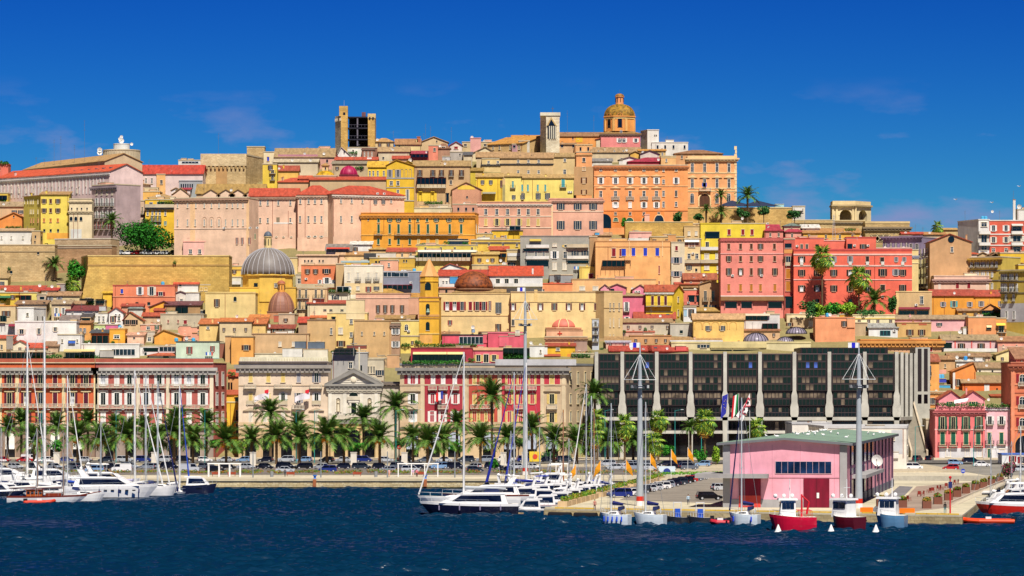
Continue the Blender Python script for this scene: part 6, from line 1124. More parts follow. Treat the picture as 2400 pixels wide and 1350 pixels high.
h(850,1065,1150,1230,'EDBCA4','pale pink house with a blue white cornice left of the brown block','s',rh=32,rc='B08A5A',off=-10,D=8,ex=[('corn',1150,.8,'D8DCE8',.5),('plant',790,830,1240)])
h(1065,1440,1110,1195,'D59E68','plain orange brown block with a rough top','f',off=-10.5,D=7,tr='C08A58')
h(890,1250,1245,1275,'D8503C','low house with a bright red roof, left of two behind the office roof','s',rh=48,rc='B03A28',off=-12.5,D=6,ov=.6)
h(1245,1580,1245,1275,'DC5440','low house with a bright red roof and skylight, right of two behind the office roof','s',rh=48,rc='B23C2A',off=-12.5,D=6,ov=.6,ex=[('sky',1300,1215),('dish',1188,1230,15),('box',1480,1575,1200,1240,'E85A58',-.3)])
r_=h(310,640,1060,1150,'F0B890','peach octagonal church with a ribbed salmon dome and a red cross','f',off=-8,D=11,cat='church',name='church',tr='E0A880')
dome(r_,465,1030,118,85,mat('D4705C','plaster',.6),back=6,n=16,ribs=(8,'F0C890',.16),drum=(165,110,'F0BC94',8),lan=(28,85,'EE9A84',mat('E58A78')))
root,lx,lz,zb,wid,H,Yd=r_
q=MB();X=lx(432);Z_=lz(1085);q.box(X-.75,X+.75,-.2,-.05,Z_-.14,Z_+.14,mat('C83A2A'));q.box(X-.14,X+.14,-.21,-.06,Z_-.75,Z_+.75,mat('C83A2A'));q.build('cross',root)
h(300,680,1120,1270,'D9A878','tan lower church body beneath the salmon dome','f',[([610],1175,1240,20,'n^')],off=-10,D=10,cat='church',name='church',ex=[('corn',1125,.8,'C09468',.5),('pan',560,680,1130,1250,'B09080')])
h(165,430,895,1010,'DED6CA','grey white house with two orange shuttered windows behind the salmon dome','s',[([283],930,962,24,'E'),([358],925,962,24,'E')],rh=10,rc='B87A58',off=-6,ex=[('dish',380,865,15),('chim',572,850,14)])
h(420,600,900,990,'E8A060','low house under a bright orange roof right of the salmon lantern','g',rh=15,rc='D8603A',off=-6.3)
h(600,780,935,1080,'ECEAE8','white house with a pale green cap and one dark window','f',[([663],1020,1065,28,'d')],off=-7,tr='DCEBC8')
h(725,785,960,1230,'C8D0DC','narrow white house of black balconies seen side on','f',[([755],980,1020,20,'d'),([755],1045,1085,20,'d'),([755],1110,1150,20,'d')],off=-9,D=7,ex=[('balc',725,785,1025,'iron',.8),('balc',725,785,1095,'iron',.8),('balc',725,785,1160,'iron',.8)])
h(180,330,1030,1110,'E3B890','small house with a peeling orange gable left of the salmon dome','s',[([140],1090,1110,14,'n')],rh=15,rc='B86A3A',off=-8)
h(-30,110,1095,1220,'E05A70','rose house with a white blind behind the great lamp mast','f',[([50],1060,1100,40,'C')],off=-9.5,D=7)
h(160,320,1200,1310,'EDEDEA','white wall house with two dishes beside the small golden house','f',off=-12,D=6,ex=[('dish',172,1170,14),('dish',258,1188,15)])
h(310,570,1200,1310,'F0BC10','small golden yellow house with a red roof on the crimson palace roof','s',[([415],1215,1240,34,'w')],rh=30,rc='A8432A',off=-12.4,D=6,ex=[('aw',290,440,1270,'9A4A30',.8),('pan',500,565,1270,1300,'F09030')])
h(540,740,1270,1320,'C8B898','roof terrace overgrown with reddish green plants','f',off=-13,D=5,ex=[('plant',540,700,1300,-.5),('plant',550,720,1280,.5,('A85A2A','3E6E28','6E7A30'))])
K(1780,640,3.75)
h(290,500,400,480,'D2B488','beige house with a white blind right of the roof of tiles','f',[([455],425,470,50,'C'),([265],440,465,34,'b')],off=-6,D=8)
h(490,840,395,600,'F4A06E','large plain salmon house with a small open terrace','f',[([745],420,470,24,'k')],off=-8,D=9,tr='E09060',ex=[('tank',600,385),('dish',622,365,14),('box',770,835,400,480,'EFA878',-.3)])
h(830,950,440,550,'C0A884','weathered stub house with a terrace right of the plain salmon house','f',[([940],470,510,14,'n')],off=-8.5,D=7)
h(240,830,365,420,'F0DCB0','low cream garden wall below the red palace with blue tanks','f',off=-3,D=8,ex=[('tank',590,385),('box',705,820,368,395,'F0B020',-.2),('dish',620,365,13)])
h(820,1190,372,500,'F2E6B8','pale cream wall with a yellow stripe below the palm garden','f',off=-4,D=8,tr='E8D8A0',ex=[('band',400,.3,'E8C858'),('band',455,.15,'E0D0A8')])
h(1185,1840,405,500,'F0B4B8','pale pink house under a long striped tile roof','g',[([1580],440,465,30,'q')],rh=32,rc='A89070',off=-5,D=9)
h(1655,1830,430,490,'EFA070','orange terrace with a red roof beside two white tents','s',rh=42,rc='C84A2C',off=-6,D=7,ex=[('aw',1680,1820,455,'EAD8B8',1.2),('perg',1690,1820,470,500,'6A4A3A')])
h(1835,2080,390,550,'F3A468','orange house with a tan awning beside the leafy arched pergola','f',[([2015],455,495,40,'n')],off=-7,D=9,ex=[('aw',1995,2040,458,'E0CC98',.8),('aw',2080,2160,440,'E8C850',1.0)])
h(2080,2170,400,550,'F0A85A','narrow orange house with iron balcony and dark awning','f',[([2125],460,520,50,'d')],off=-7.3,D=8,ex=[('balc',2085,2165,520,'iron',1.0)])
h(1210,1510,440,555,'D8AE68','tan house with rusty stains under its flat roof and two brown shutters','f',[([1322,1425],500,545,32,'b')],off=-7.5,D=9,tr='C89A60',ex=[('pan',1250,1290,435,455,'C8603A'),('pan',1400,1470,440,458,'C8603A')])
h(960,1215,480,555,'EDEFEE','white lean-to with turquoise glazing and an air conditioner','s',rh=35,rc='A8A8A4',off=-7.2,D=7,ex=[('gl',1060,1150,505,550,'2A8A8E'),('ac',1185,515)])
h(1790,1920,480,545,'F0EFEA','small white cube house with one blue window by the tents','f',[([1857],508,540,36,'q')],off=-8.5,D=6)
h(890,1600,590,700,'D9A77C','long tan house with a broad orange cornice behind the office roof','f',[([1000,1110],632,650,40,'q'),([1505],630,690,38,'R')],off=-10,D=11,tr='E0953E',ex=[('corn',595,2.0,'E29A44',1.2)])
h(1605,2100,590,690,'F0C8C8','pink veranda house with red posts under an old tile roof','g',[([1775,1948],620,680,36,'b')],rh=45,rc='A8916C',off=-10.5,D=9,ex=[('pil',[1720,1865,2030],12,590,680,'E0605A'),('hole',1610,1690,610,670,'F0C8C8'),('balc',1610,2090,690,'white',1.0),('dish',1765,515,18)])
h(2095,2420,600,700,'EFA088','salmon roof terrace house beside the terracotta corner palace','s',rh=40,rc='AC7A52',off=-10.4,D=8,ex=[('pan',2100,2400,640,700,'D8AE98'),('dish',2128,575,14)])
h(2080,2260,715,800,'F0DC9E','pale yellow gable wall without windows','p',rh=55,rc='D0B070',off=-14,D=8,pk=2235)
h(1440,1580,780,1060,'F5AC56','orange house with a green shuttered balcony window beside the office block','s',[([1475],815,900,38,'qo'),([1475],925,975,38,'G')],rh=65,rc='A85A3E',off=-13,D=8,tr='F0E0C0',ex=[('plant',1450,1500,1000)])
h(1560,1720,760,900,'D2A570','tan house with rows of old tiles next to the orange balcony house','s',rh=30,rc='A88058',off=-14,D=8,ex=[('pan',1580,1640,850,900,'F0A898')])
h(1660,2030,735,790,'D8BC98','low house under a wide old tile roof behind the white terrace','g',rh=30,rc='A07C58',off=-12,D=8)
h(1730,1960,775,860,'EEECE8','white terrace house with dishes and a blue tank','s',[([1745],810,825,18,'d')],rh=5,rc='E0DCD4',off=-15,D=7,ex=[('dish',1738,740,15),('tank',1815,765,'3A9AE0'),('box',1895,1960,745,800,'EEECE6',-.2)])
h(1700,1900,865,1050,'F2953E','orange gabled house with a white wall strip and dark doorway','p',[([1748],930,990,26,'m')],rh=75,rc='C87A3A',off=-17,D=10,pk=1880,ex=[('pan',1700,1720,875,1030,'EEECE6')])
h(1890,2220,835,900,'EFE2C8','cream strip house under a wide tile roof beside the corner palace','g',rh=45,rc='A48460',off=-16,D=9,ex=[('band',880,.6,'6A4A3A')])
h(1785,2220,965,1070,'EE7420','deep orange house with one white and one small dark window','g',[([1998],985,1050,46,'V'),([2088],1010,1040,18,'n')],rh=60,rc='A58862',off=-19,D=9,ov=.6)
h(1520,1690,990,1040,'F0A058','terrace with a long blue pool cover and a dark blue tarpaulin','f',off=-18,D=7,ex=[('box',1525,1675,985,1012,'3AAADC',-.6),('box',1565,1640,930,962,'2030B8',-.4),('tank',1585,925,'5AAEE0'),('tank',1612,925,'5AAEE0')])
h(1445,1690,1045,1240,'F0A050','orange house with a dark balcony door above the stone stairway','f',[([1525],1100,1150,34,'q'),([1528],1200,1240,30,'d')],off=-24,D=9,ex=[('balc',1490,1560,1190,'iron',1.0),('pan',1445,1475,1060,1120,'A8DCDC'),('pan',1445,1500,1120,1240,'C8B49C'),('corn',1050,.5,'D8B080',.4)])
h(2040,2205,1080,1150,'C2602E','low rust red roof with a planted terrace and dishes','s',rh=15,rc='B4542C',off=-22,D=7,ex=[('plant',2050,2140,1170),('plant',2170,2210,1170),('dish',2010,1110,16)])
# ---------------------------------------------------------------- waterfront palaces
YF=1085.0
def arcade(ret,xs,ys,y0,w,col,fill=None,t=8):
 root,lx,lz,zb,wid,H,Yd=ret;sc=Yd/F/CR[2]
 for x in xs:
  b=MB();X=lx(x);W_=w*sc;b.arch(X,lz(y0),lz(ys),W_,-.13,.3,dglass(),n=12);b.archband(X,lz(ys),W_,t*sc,-.35,-.005,mat(col,'plaster'),n=12,z0=lz(y0))  # dark slab in place of the shade inside each arch
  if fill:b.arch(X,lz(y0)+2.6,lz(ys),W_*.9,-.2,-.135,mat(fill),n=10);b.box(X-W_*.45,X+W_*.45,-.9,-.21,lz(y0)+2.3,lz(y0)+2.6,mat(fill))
  b.build('arcade_arch',root)
def palace(x0,x1,yt,label,col,rows,cols,trim,par,arch,bal,pil=(),**k):
 r=h(x0,x1,yt,1240,col,label,'f',[(cols,a,b,w,s)for a,b,w,s in rows],Y=YF,D=k.pop('D',20),cat='palace',name='palace',tr=par,off=0,**k);return r
K(0,780,4.218)
cA=[93,260,400,545,715,850];cA0=[-60,-180]
r1=palace(-280,938,300,'orange red brick palace with plum shutters, cream pilasters and arcade at the left','D65E22',[(390,525,52,'m*'),(592,722,52,'m*'),(790,905,52,'m*')],cA0+cA,0,'C8694A',0,0,cap=.1,
ex=[('corn',345,2.0,'A7A39A',1.2),('pan',-280,938,255,300,'B4502E',-.3),('pan',-280,938,292,300,'E8D8B0',-.4),('pil',[0,170,630,945],36,345,930,'E8D4A2'),('pan',-280,938,925,945,'8A7A68',-.5),('pan',-280,938,945,1240,'8E7664',-.06)]+[('balc',x-75,x+75,y,'stone',1.0)for x in cA0+cA for y in(535,735,925)]+[('pan',x-38,x+38,345,385,'E8D4A2')for x in cA]+[('pan',x-50,x+50,572,585,'E8D4A2',-.3)for x in cA]+[('pan',x-50,x+50,770,784,'E8D4A2',-.3)for x in cA])
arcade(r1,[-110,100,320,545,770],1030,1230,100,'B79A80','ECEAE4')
cB=[1020,1155,1280,1445,1575,1745,1870,2005]
r2=palace(945,2110,300,'rose brick palace with white shutters and pale pilasters beside the yellow sliver house','BC5A4E',[(392,520,50,'v*'),(590,715,50,'v*'),(785,905,56,'V')],cB,0,'C8694A',0,0,cap=.1,x2=2240,D=16,
ex=[('corn',345,2.0,'B9B6B0',1.2),('pan',945,2110,255,300,'B4503A',-.3),('pan',945,2110,292,300,'E6DCC8',-.4),('pil',[960,1365,1660,2092],36,345,930,'EADCC0'),('pan',945,2110,925,945,'6A6462',-.5),('pan',945,2110,945,1240,'9A8A80',-.06),('side',[.25,.7],[(392,520),(590,715),(785,905)],2.6,'v')]+[('balc',x-68,x+68,y,'stone',1.0)for x in cB for y in(540,745,930)]+[('pan',x-38,x+38,345,386,'F0E6D0')for x in cB]+[('pan',x-50,x+50,568,583,'F0E6D0',-.3)for x in cB]+[('pan',x-50,x+50,770,782,'F0E6D0',-.3)for x in cB])
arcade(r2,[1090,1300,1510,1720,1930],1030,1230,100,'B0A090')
K(520,780,4.218)
h(50,200,690,1240,'F0C022','narrow bright yellow house squeezed between the brick and cream palaces','f',[([155],765,870,36,'do'),([155],900,1010,36,'do')],Y=1100,D=10,ex=[('pipe',85,700,1100)],tr='E8D8A0')
h(40,200,610,690,'F2B83A','small orange roofed loggia above the narrow yellow house','s',rh=40,rc='BC5530',Y=1108,D=8,ex=[('hole',130,180,635,680)])
h(60,185,430,620,'E0A060','tan orange house behind the gap between brick and cream palaces','s',[([70,95],490,600,14,'n')],rh=60,rc='CC5530',Y=1122,D=8,ex=[('plant',60,140,425)])
cC=[285,460,605,760,935]
r3=h(165,1050,290,1240,'EAD3B8','cream five bay palace with arched top windows, balustrade and two white flags','f',[([285,460,605],375,488,44,'Y^'),([760,935],375,488,46,'z*^'),([605,935],595,692,46,'v2'),([285,460],595,695,44,'Y'),([760],595,692,46,'z'),([285,430,605,760,935],780,892,40,'Z' if False else 'C')],Y=YF-1,D=20,cat='palace',name='palace',tr='E8DEBE',cap=.2,
ex=[('corn',318,2.2,'A09890',1.2),('pan',180,1050,240,286,'EDE6C8',-.2),('pan',165,1050,282,292,'7A6A70',-.9),('band',520,.25,'D8BFA0'),('band',900,.9,'D8BC92'),('pan',165,1050,940,1240,'C8AC82',-.06),('balc',215,345,545,'stone',1.3),('balc',520,690,545,'stone',1.3),('balc',865,995,545,'stone',1.3),('balc',690,820,748,'stone',1.3),('balc',390,520,715,'stone',.6)]+[('balc',x-45,x+45,705,'solid',.3)for x in(285,605,935)])
arcade(r3,[285,460,640,790,940],1040,1230,110,'CDB28A')
root,lx,lz,zb,wid,H,Yd=r3
for x in(285,605,935):b=MB();X=lx(x);b.ext([(X-2.2,lz(770)),(X+2.2,lz(770)),(X,lz(738))],-.5,-.004,Q('C8B496'));b.build('window_pediment',root)
b=MB()
for i in range(34):X=.4+i*(wid-.8)/33;b.box(X-.12,X+.12,-.32,-.201,lz(282),lz(252),mat('D8CEAA'))
b.build('balustrade',root)
for i,x in enumerate((365,765)):
 f=empty('flag',(root.location.x+lx(x-25),YF-2.2,zb+lz(660)),'white flag with a red patch on the cream palace facade, %s of two'%('left' if i==0 else 'right'),'flag');b=MB();b.tube((0,1.2,-2.6),(-.6,-.9,2),.06,.04,mat('grey'),4);b.build('pole',f)
 b=MB();n=8;vs=[]
 for j in range(n+1):u=j/n;vs+=[(-.4+u*4.2,-.8+.35*math.sin(u*7),-.8+u*1.3+.2*math.sin(u*5)),(-.4+u*4.2,-.8+.35*math.sin(u*7+.4),.7+u*1.6+.2*math.sin(u*5))]
 b.add(vs,[(2*j,2*j+2,2*j+3,2*j+1)for j in range(n)],mat('E2DCE4'));b.add([(2.5,-1.0,1.6),(3.6,-1.0,1.9),(3.6,-1.0,2.9),(2.5,-1.0,2.6)],[(0,1,2,3)],mat('D82A3A'));b.build('cloth',f)
 # white church
r4=h(1050,1565,505,1240,'E4DCCA','white classical church front with a triangular pediment, lunette window and niches','p',rh=150,pk=1302,rc='A8A49A',Y=YF-1.5,D=24,cat='church',name='church',ov=.9,ex=[('corn',505,1.4,'9A968E',1.0),('corn',560,.9,'CFC6B2',.5),('pil',[1070,1215,1380,1525],32,560,800,'F0EADA'),('balc',1052,1560,850,'stone',1.0),('pan',1040,1575,865,900,'8A8680',-1.0),('pan',1045,1570,900,940,'D8B878',-.5),('pan',1045,1570,940,1240,'C9AA76',-.06)])
root,lx,lz,zb,wid,H,Yd=r4
b=MB();b.ext([(lx(1085),lz(488)),(lx(1520),lz(488)),(lx(1302),lz(385))],-.12,-.005,Q('F0E6D2'));b.build('tympanum',root)
b=MB()
for i in range(14):a=math.pi*(i+.5)/14;b.tube((lx(1302)+1.0*math.cos(a),-.2,lz(470)+1.0*math.sin(a)),(lx(1302)+(2+3.2*abs(math.cos(a)))*math.cos(a),-.16,lz(470)+(2.6)*math.sin(a)*.9),.1,.04,mat('D8CCB4'),4)
b.ball((lx(1302),-.2,lz(460)),.9,mat('E8DCC4'),10,6,sy=.25);b.build('sunburst_relief',root)
b=MB()
for sg in(-1,1):
 p0=Vector((lx(1302),0,H+150/4.218*Yd/F));p1=Vector((lx(1302)+sg*(wid/2+.9),0,H))
 b.add([(p0.x,-.9,p0.z-.1),(p1.x,-.9,p1.z-.1),(p1.x,-.9,p1.z-1.0),(p0.x,-.9,p0.z-1.2),(p0.x,-.002,p0.z-.1),(p1.x,-.002,p1.z-.1),(p1.x,-.002,p1.z-1.0),(p0.x,-.002,p0.z-1.2)],[(0,1,2,3)if sg<0 else(3,2,1,0),(4,7,6,5)if sg<0 else(5,6,7,4),(2,6,7,3)if sg<0 else(3,7,6,2)],Q('8E8A84'))
b.build('raking_cornice',root)
b=MB();b.arch(lx(1302),lz(625),lz(625)+.01,85*Yd/F/4.218,-.06,.05,dglass(),rise=1.05*1.0*Yd/F*9.0*.9);b.build('lunette_window',root)
b=MB();b.box(lx(1280),lx(1328),-.08,.05,lz(795),lz(698),dglass());b.box(lx(1262),lx(1280)-.01,-.35,.05,lz(795),lz(690),Q('EFE8D8'));b.box(lx(1328)+.01,lx(1346),-.35,.05,lz(795),lz(690),Q('EFE8D8'));b.box(lx(1240),lx(1365),-.6,.05,lz(665),lz(632),Q('D8CEB8'));b.box(lx(1250),lx(1356),-.45,.05,lz(689),lz(668),Q('EFE8D8'));b.build('door',root)
for x in(1150,1460):b=MB();b.arch(lx(x),lz(785),lz(665),42*Yd/F/4.218,-.03,.05,Q('B8A98C'));b.archband(lx(x),lz(665),42*Yd/F/4.218,.3,-.25,-.004,Q('EFE8D8'),z0=lz(785));b.ball((lx(x),-.25,lz(690)),.35,mat('E0D4B8'),8,5);b.tube((lx(x),-.25,lz(778)),(lx(x),-.25,lz(705)),.4,.25,mat('E0D4B8'),7);b.build('niche_statue',root)
b=MB();b.tube((lx(1302),.5,H+7.9),(lx(1302),.5,H+13),.1,.08,mat('grey'),5);b.box(lx(1302)-1,lx(1302)+1,.42,.58,H+11.3,H+11.5,mat('grey'));b.lathe([(.9,-.1),(.9,.1)],mat('grey'),10,(lx(1302),.5,H+11.4));b.build('cross',root)
arcade(r4,[1150,1305,1460],1010,1240,115,'CFB07C',t=16)
for x in(1090,1225,1385,1530):b=MB();b.lathe([(.7,0),(.6,.3),(.5,7.5),(.75,8)],Q('D9BC88'),10,(lx(x),-.9,lz(1240)));b.build('column',root)
h(1565,1760,495,1240,'CFC3AE','plain right side wall of the white church, shade-greyed, with a dark eave','f',Y=YF+2,D=14,tr='7A7068',ex=[('corn',500,.8,'8A7A6C',.8)])  # church side wall; its shade is put into the grey beige colour
h(1435,1600,265,520,'D8CBAE','pale balustraded house with tall narrow windows behind the church pediment','f',[([1450,1478,1505],330,400,20,'d'),([1560],370,420,40,'q')],Y=1130,D=8)
h(1090,1440,200,500,'B5B2AC','blank grey concrete wall rising behind the church pediment','f',[([1272],290,350,40,'w'),([1378],320,380,14,'n')],Y=1128,D=10,tr='C8C6C0',ex=[('pil',[1358],12,140,500,'E8DEC0'),('perg',1110,1330,170,215,'3A3438')])
K(900,780,4.218)
cC1=[285];rw=[(385,505,50,0),(605,702,50,0),(778,882,50,0)]
r5=h(158,1800,322,1240,'D2B996','long crimson and tan palace with white and yellow shutters facing the quay','f',
[([285],385,505,50,'v1'),([485,585,700],385,505,46,'V'),([285],605,700,50,'v2'),([480,585,705],605,700,46,'v2'),([285,475,580,700],778,880,46,'v1'),([895,968,1045],390,510,48,'Y'),([895,970,1045],605,705,44,'Y'),([895,970,1045],775,880,44,'y2'),([1240,1350,1465],388,508,48,'y*'),([1240,1350,1465],605,702,48,'y*'),([1240,1350,1465],778,882,48,'y*'),([1660],388,508,50,'Y1'),([1660],605,702,50,'y2'),([1660],785,885,50,'y2')],Y=YF,D=22,x2=2085,cat='palace',name='palace',tr='8A8C90',cap=.6,
ex=[('corn',345,2.0,'8E8A84',1.3),('pan',200,358,372,505,'A80A2A'),('pan',402,775,372,880,'A80A2A'),('pan',838,1122,372,880,'C2452A'),('pan',1165,1545,372,880,'C00E34'),('pan',1582,1740,372,508,'C00E34'),('band',515,.4,'CDB494'),('pan',158,1800,885,935,'CBB08A',-.35),('pan',158,1800,935,950,'6A6058',-.5),('pan',158,1800,950,1240,'CDB48C',-.06),('pil',[378,800,1140,1565,1775],36,350,885,'DCC8A4')]+[('balc',x-48,x+48,560,'stone',1.0)for x in(480,585,700,1240,1350,1465)]+[('balc',x-50,x+50,748,'stone',1.0)for x in(285,585,1350,1660)]+[('balc',850,1100,745,'stone',1.0),('pan',1100,1900,262,322,'C4C4C8',-.4),('side',[.15,.4,.65,.88],[(388,508),(605,702),(778,882)],1.6,'y'),('plant',180,780,310)])
root,lx,lz,zb,wid,H,Yd=r5
for x in(280,1660):b=MB();X=lx(x);b.ext([(X-2.4,lz(578)),(X+2.4,lz(578)),(X+.5,lz(545)),(X,lz(560)),(X-.5,lz(545))],-.5,-.004,Q('CDB898'));b.build('broken_pediment',root)
arcade(r5,[280,490,695,1040,1245,1450,1660],1040,1230,125,'D8BE94','AEB8C8',t=12)
f=empty('flag',(root.location.x+lx(545),YF-1.5,zb+lz(640)),'red, white and blue flag hanging from the crimson palace balcony','flag');b=MB()
for i,c in enumerate(('D82A2A','E8E8F0','2A3A9A')):b.box(-.9+i*.7,-.25+i*.7,-.2-.1*i,-.15-.1*i,-1.2+.4*i,1.2+.3*i,mat(c))
b.build('cloth',f);b=MB();b.tube((-.2,1.4,-.4),(.2,-.5,1.7),.05,.04,mat('grey'),4);b.build('pole',f)
# dark glass office block
K(1380,780,4.218)
ob=empty('office_building',(PX(1398,YF),YF,2.5),'dark glass office block with white concrete fins facing the quay','office building')
S_=YF/F/4.218;bx=ob.location.x
def ox(c):return PX(cx(c),YF)-bx
def oz(c):return PZ(cy(c),YF)-2.5
cw=mat('C4C2B8','plaster',.8);br=mat('2E2628',rough=.5);gp_=mat('0A0C16','glass',.05,.7);bl_=mat('6A5E50','glass',.3);bu_=mat('4A62B0','glass',.15)
piers=[75,330,670,1005,1345,1690,2030,2375,2725,3040]
xr=ox(3040)
b=MB();b.prism([(0,1.2),(xr,1.2),(xr+9.5,40),(0,40)],0,oz(215),Q('4A4644'));b.build('core',ob)
def pierprof(m,X,yo):
 pr=[(-.6,0),(.6,0),(.6,oz(990)),(.7,oz(870)),(1.15,oz(800)),(1.15,oz(735)),(.85,oz(690)),(.85,oz(620)),(.5,oz(575)),(.5,oz(188)),(-.5,oz(188)),(-.5,oz(575)),(-.85,oz(620)),(-.85,oz(690)),(-1.15,oz(735)),(-1.15,oz(800)),(-.7,oz(870)),(-.6,oz(990))]
 m.ext([(X+a,z)for a,z in pr],yo-.6,1.3,cw)
for x in piers:b=MB();pierprof(b,ox(x),-.7);b.build('concrete_fin',ob)
PANE={}
for i,(a,c)in enumerate(zip(piers[:-1],piers[1:])):
 x0,x1=ox(a)+.55,ox(c)-.55;w=x1-x0;bay=MB()
 bay.box(x0,x1,-.6,1.19,oz(575),oz(205),br);bay.box(x0+.45,x1-.45,-.1,1.19,oz(722),oz(577),br);bay.box(x0+.8,x1-.8,.35,1.19,oz(828),oz(724),br);bay.box(x0,x1,.3,1.19,oz(965),oz(870),br)
 bay.box(x0,x1,-.62,-.601,oz(212),oz(205),mat('6A5A5E'));bo=bay.build('glass_bay',ob);n=7 if w>8 else 5
 small=MB()
 for r,(y0,y1,yo,ins)in enumerate([(275,212,-.6,.35),(350,288,-.6,.35),(425,362,-.6,.35),(498,437,-.6,.35),(570,508,-.6,.35),(645,588,-.1,.6),(715,655,-.1,.6),(785,735,.35,.95),(825,790,.35,.95),(960,878,.3,.3)]):
  pw=(w-2*ins-.1)/n
  for j in range(n):
   rr=random.random();mm=bl_ if(r in(3,5)and rr<.75)or rr<.08 else(bu_ if r==1 and rr<.14 else gp_)
   X=x0+ins+.05+pw*(j+.5);Z=oz(y0);hh=oz(y1)-Z
   if r<5 and i<9:
    k=(round(pw,1),round(hh,1),mm.name)
    if k not in PANE:q=MB();q.box(-pw/2+.1,pw/2-.1,-.03,.05,.08,hh-.08,mm);PANE[k]=q.mesh('pane')
    inst('pane',PANE[k],bo,(X,yo-.004,Z))
   else:small.box(X-pw/2+.1,X+pw/2-.1,yo-.034,yo,Z+.08,Z+hh-.08,mm)
  small.box(x0+ins,x1-ins,yo-.06,yo-.001,Z+hh-.03,Z+hh+.05,mat('5E5256'))
 tag(small.build('lower_panes',ob),kind='stuff')
b=MB();b.box(-.8,xr+1,-1.3,1.18,oz(866),oz(832),cw);b.build('concrete_ledge',ob);b=MB();b.box(-.8,xr+1,-1.2,1.18,oz(996),oz(967),cw);b.build('concrete_ledge',ob)
b=MB();b.box(0,xr,1.1,1.19,0,oz(998),dglass());b.build('ground_floor_shade_panel',ob)  # dark panel standing in for the shaded space under the ledge
for k in(1,2,3,4):b=MB();f_=k/4.2;X=xr+9.5*f_;Yk=1.2+38.8*f_;b.box(X-.1,X+.75,Yk-1.0,Yk+.5,0,oz(190),cw);b.build('concrete_fin',ob)
b=MB();b.add([(xr+.3,2,oz(840)),(xr+9.4,39.4,oz(840)),(xr+9.4,39.4,oz(205)),(xr+.3,2,oz(205))],[(0,1,2,3)],br);b.add([(xr+.3,2,0),(xr+9.4,39.4,0),(xr+9.4,39.4,oz(870)),(xr+.3,2,oz(870))],[(0,1,2,3)],br);b.build('side_glazing',ob)
b=MB();b.prism([(xr,.5),(xr+1.2,.5),(xr+10.6,40),(xr+9.5,40)],oz(866),oz(832),cw);b.build('side_ledge',ob)
b=MB();b.box(xr-26,xr-1,14,40,oz(214),oz(140),br);b.build('upper_block',ob)
for j in range(16):b=MB();X=xr-25.5+j*1.5;b.box(X,X+1.1,13.9,13.99,oz(210),oz(150),gp_);b.build('upper_pane',ob)
tw_=MB();tw_.prism([(xr+9.6,40),(xr+13.9,40),(xr+14.5,56),(xr+9.6,56)],0,oz(128),cw);tw_.build('end_tower',ob)
for x_ in(10.3,12.1):b=MB();b.box(xr+x_,xr+x_+1.1,39.9,39.99,oz(575),oz(140),br);b.build('tower_glazing',ob);b=MB();b.box(xr+x_,xr+x_+1.1,39.9,39.99,oz(700),oz(610),dglass());b.build('tower_opening',ob)
HOUSES.append(('dark glass office block',1740,900))
# white block behind the warehouse
wb=h(2010,2400,905,1240,'EEE8DE','long low white building with a gently curved roof between the office block and warehouse','f',Y=1010,D=26,xl=2010,ex=[('box',2210,2350,870,905,'E8E4DC',.5)],tr='B8B8BC',cap=.5)
h(2330,3140,945,1240,'EFE8DA','white two storey building behind the pink warehouse with a grey flat roof','f',[],Y=925,D=50,x2=3160,tr='C8C8CA',cap=.6,ex=[('pan',2990,3100,960,1200,'C2C4C8',-.02),('side',[.25,.4,.55],[(1060,1120),(1165,1225)],1.3,'n'),('box',3010,3060,1180,1240,'F0ECE4',-.5)])
# right end: stairway, pink houses, terracotta corner palace
K(1860,780,4.2185)
st_=empty('stairway',(PX(cx(1180),1085),1085,2.5),'long grey stone stairway climbing beside the office block end tower','stairway');w_=(1310-1180)/4.2185*1085/F;sm_=Q('9C9484')
for i in range(40):b=MB();b.box(0,w_,i*.95,i*.95+.948,-2,.9+i*.36,sm_);b.build('step',st_)
for x in(-.6,w_+.1):b=MB();b.add([(x,0,-1),(x+.5,0,-1),(x+.5,38,-1),(x,38,-1),(x,0,1.9),(x+.5,0,1.9),(x+.5,38,16),(x,38,16)],[(3,2,1,0),(4,5,6,7),(0,1,5,4),(1,2,6,5),(2,3,7,6),(3,0,4,7)],Q('C8B8A0'));b.build('side_wall',st_)
h(1310,1400,860,1240,'CFBFA2','stone ramp wall between the stairway and the pink balcony house','f',Y=1098,D=10)
r6=h(1398,1890,770,1240,'EE7476','rose pink house with iron balconies and dark green shutters by the side road','f',[([1473,1578,1703,1832],832,955,48,'g2o'),([1473,1578,1705,1825],985,1105,50,'G'),([1528,1720,1838],1150,1225,54,'d')],Y=1080,D=14,tr='E89090',cat='house',ex=[('corn',778,.9,'B0585A',.7),('pan',1410,1890,730,768,'EE8688',-.2),('pan',1440,1890,1140,1240,'D0D0D6',-.05),('band',955,.3,'F4B8B0'),('plant',1420,1880,728),('pil',[1410],20,790,1240,'F08A88')]+[('balc',x-45,x+45,1120,'iron',1.0)for x in(1473,1578,1705,1825)])
h(1435,1660,660,735,'EF9AA4','pink roof gable, left of the pair above the rose pink balcony house','p',[([1555],678,725,42,'g')],rh=85,pk=1560,rc='B4552E',Y=1086,D=9)
h(1668,1890,660,735,'F0A0A8','pink roof gable, right of the pair above the rose pink balcony house','p',[([1778],678,725,42,'g')],rh=85,pk=1775,rc='B4552E',Y=1086,D=9,ex=[('chim',1715,545,14,'EFA0A0'),('dish',1930,660,15)])
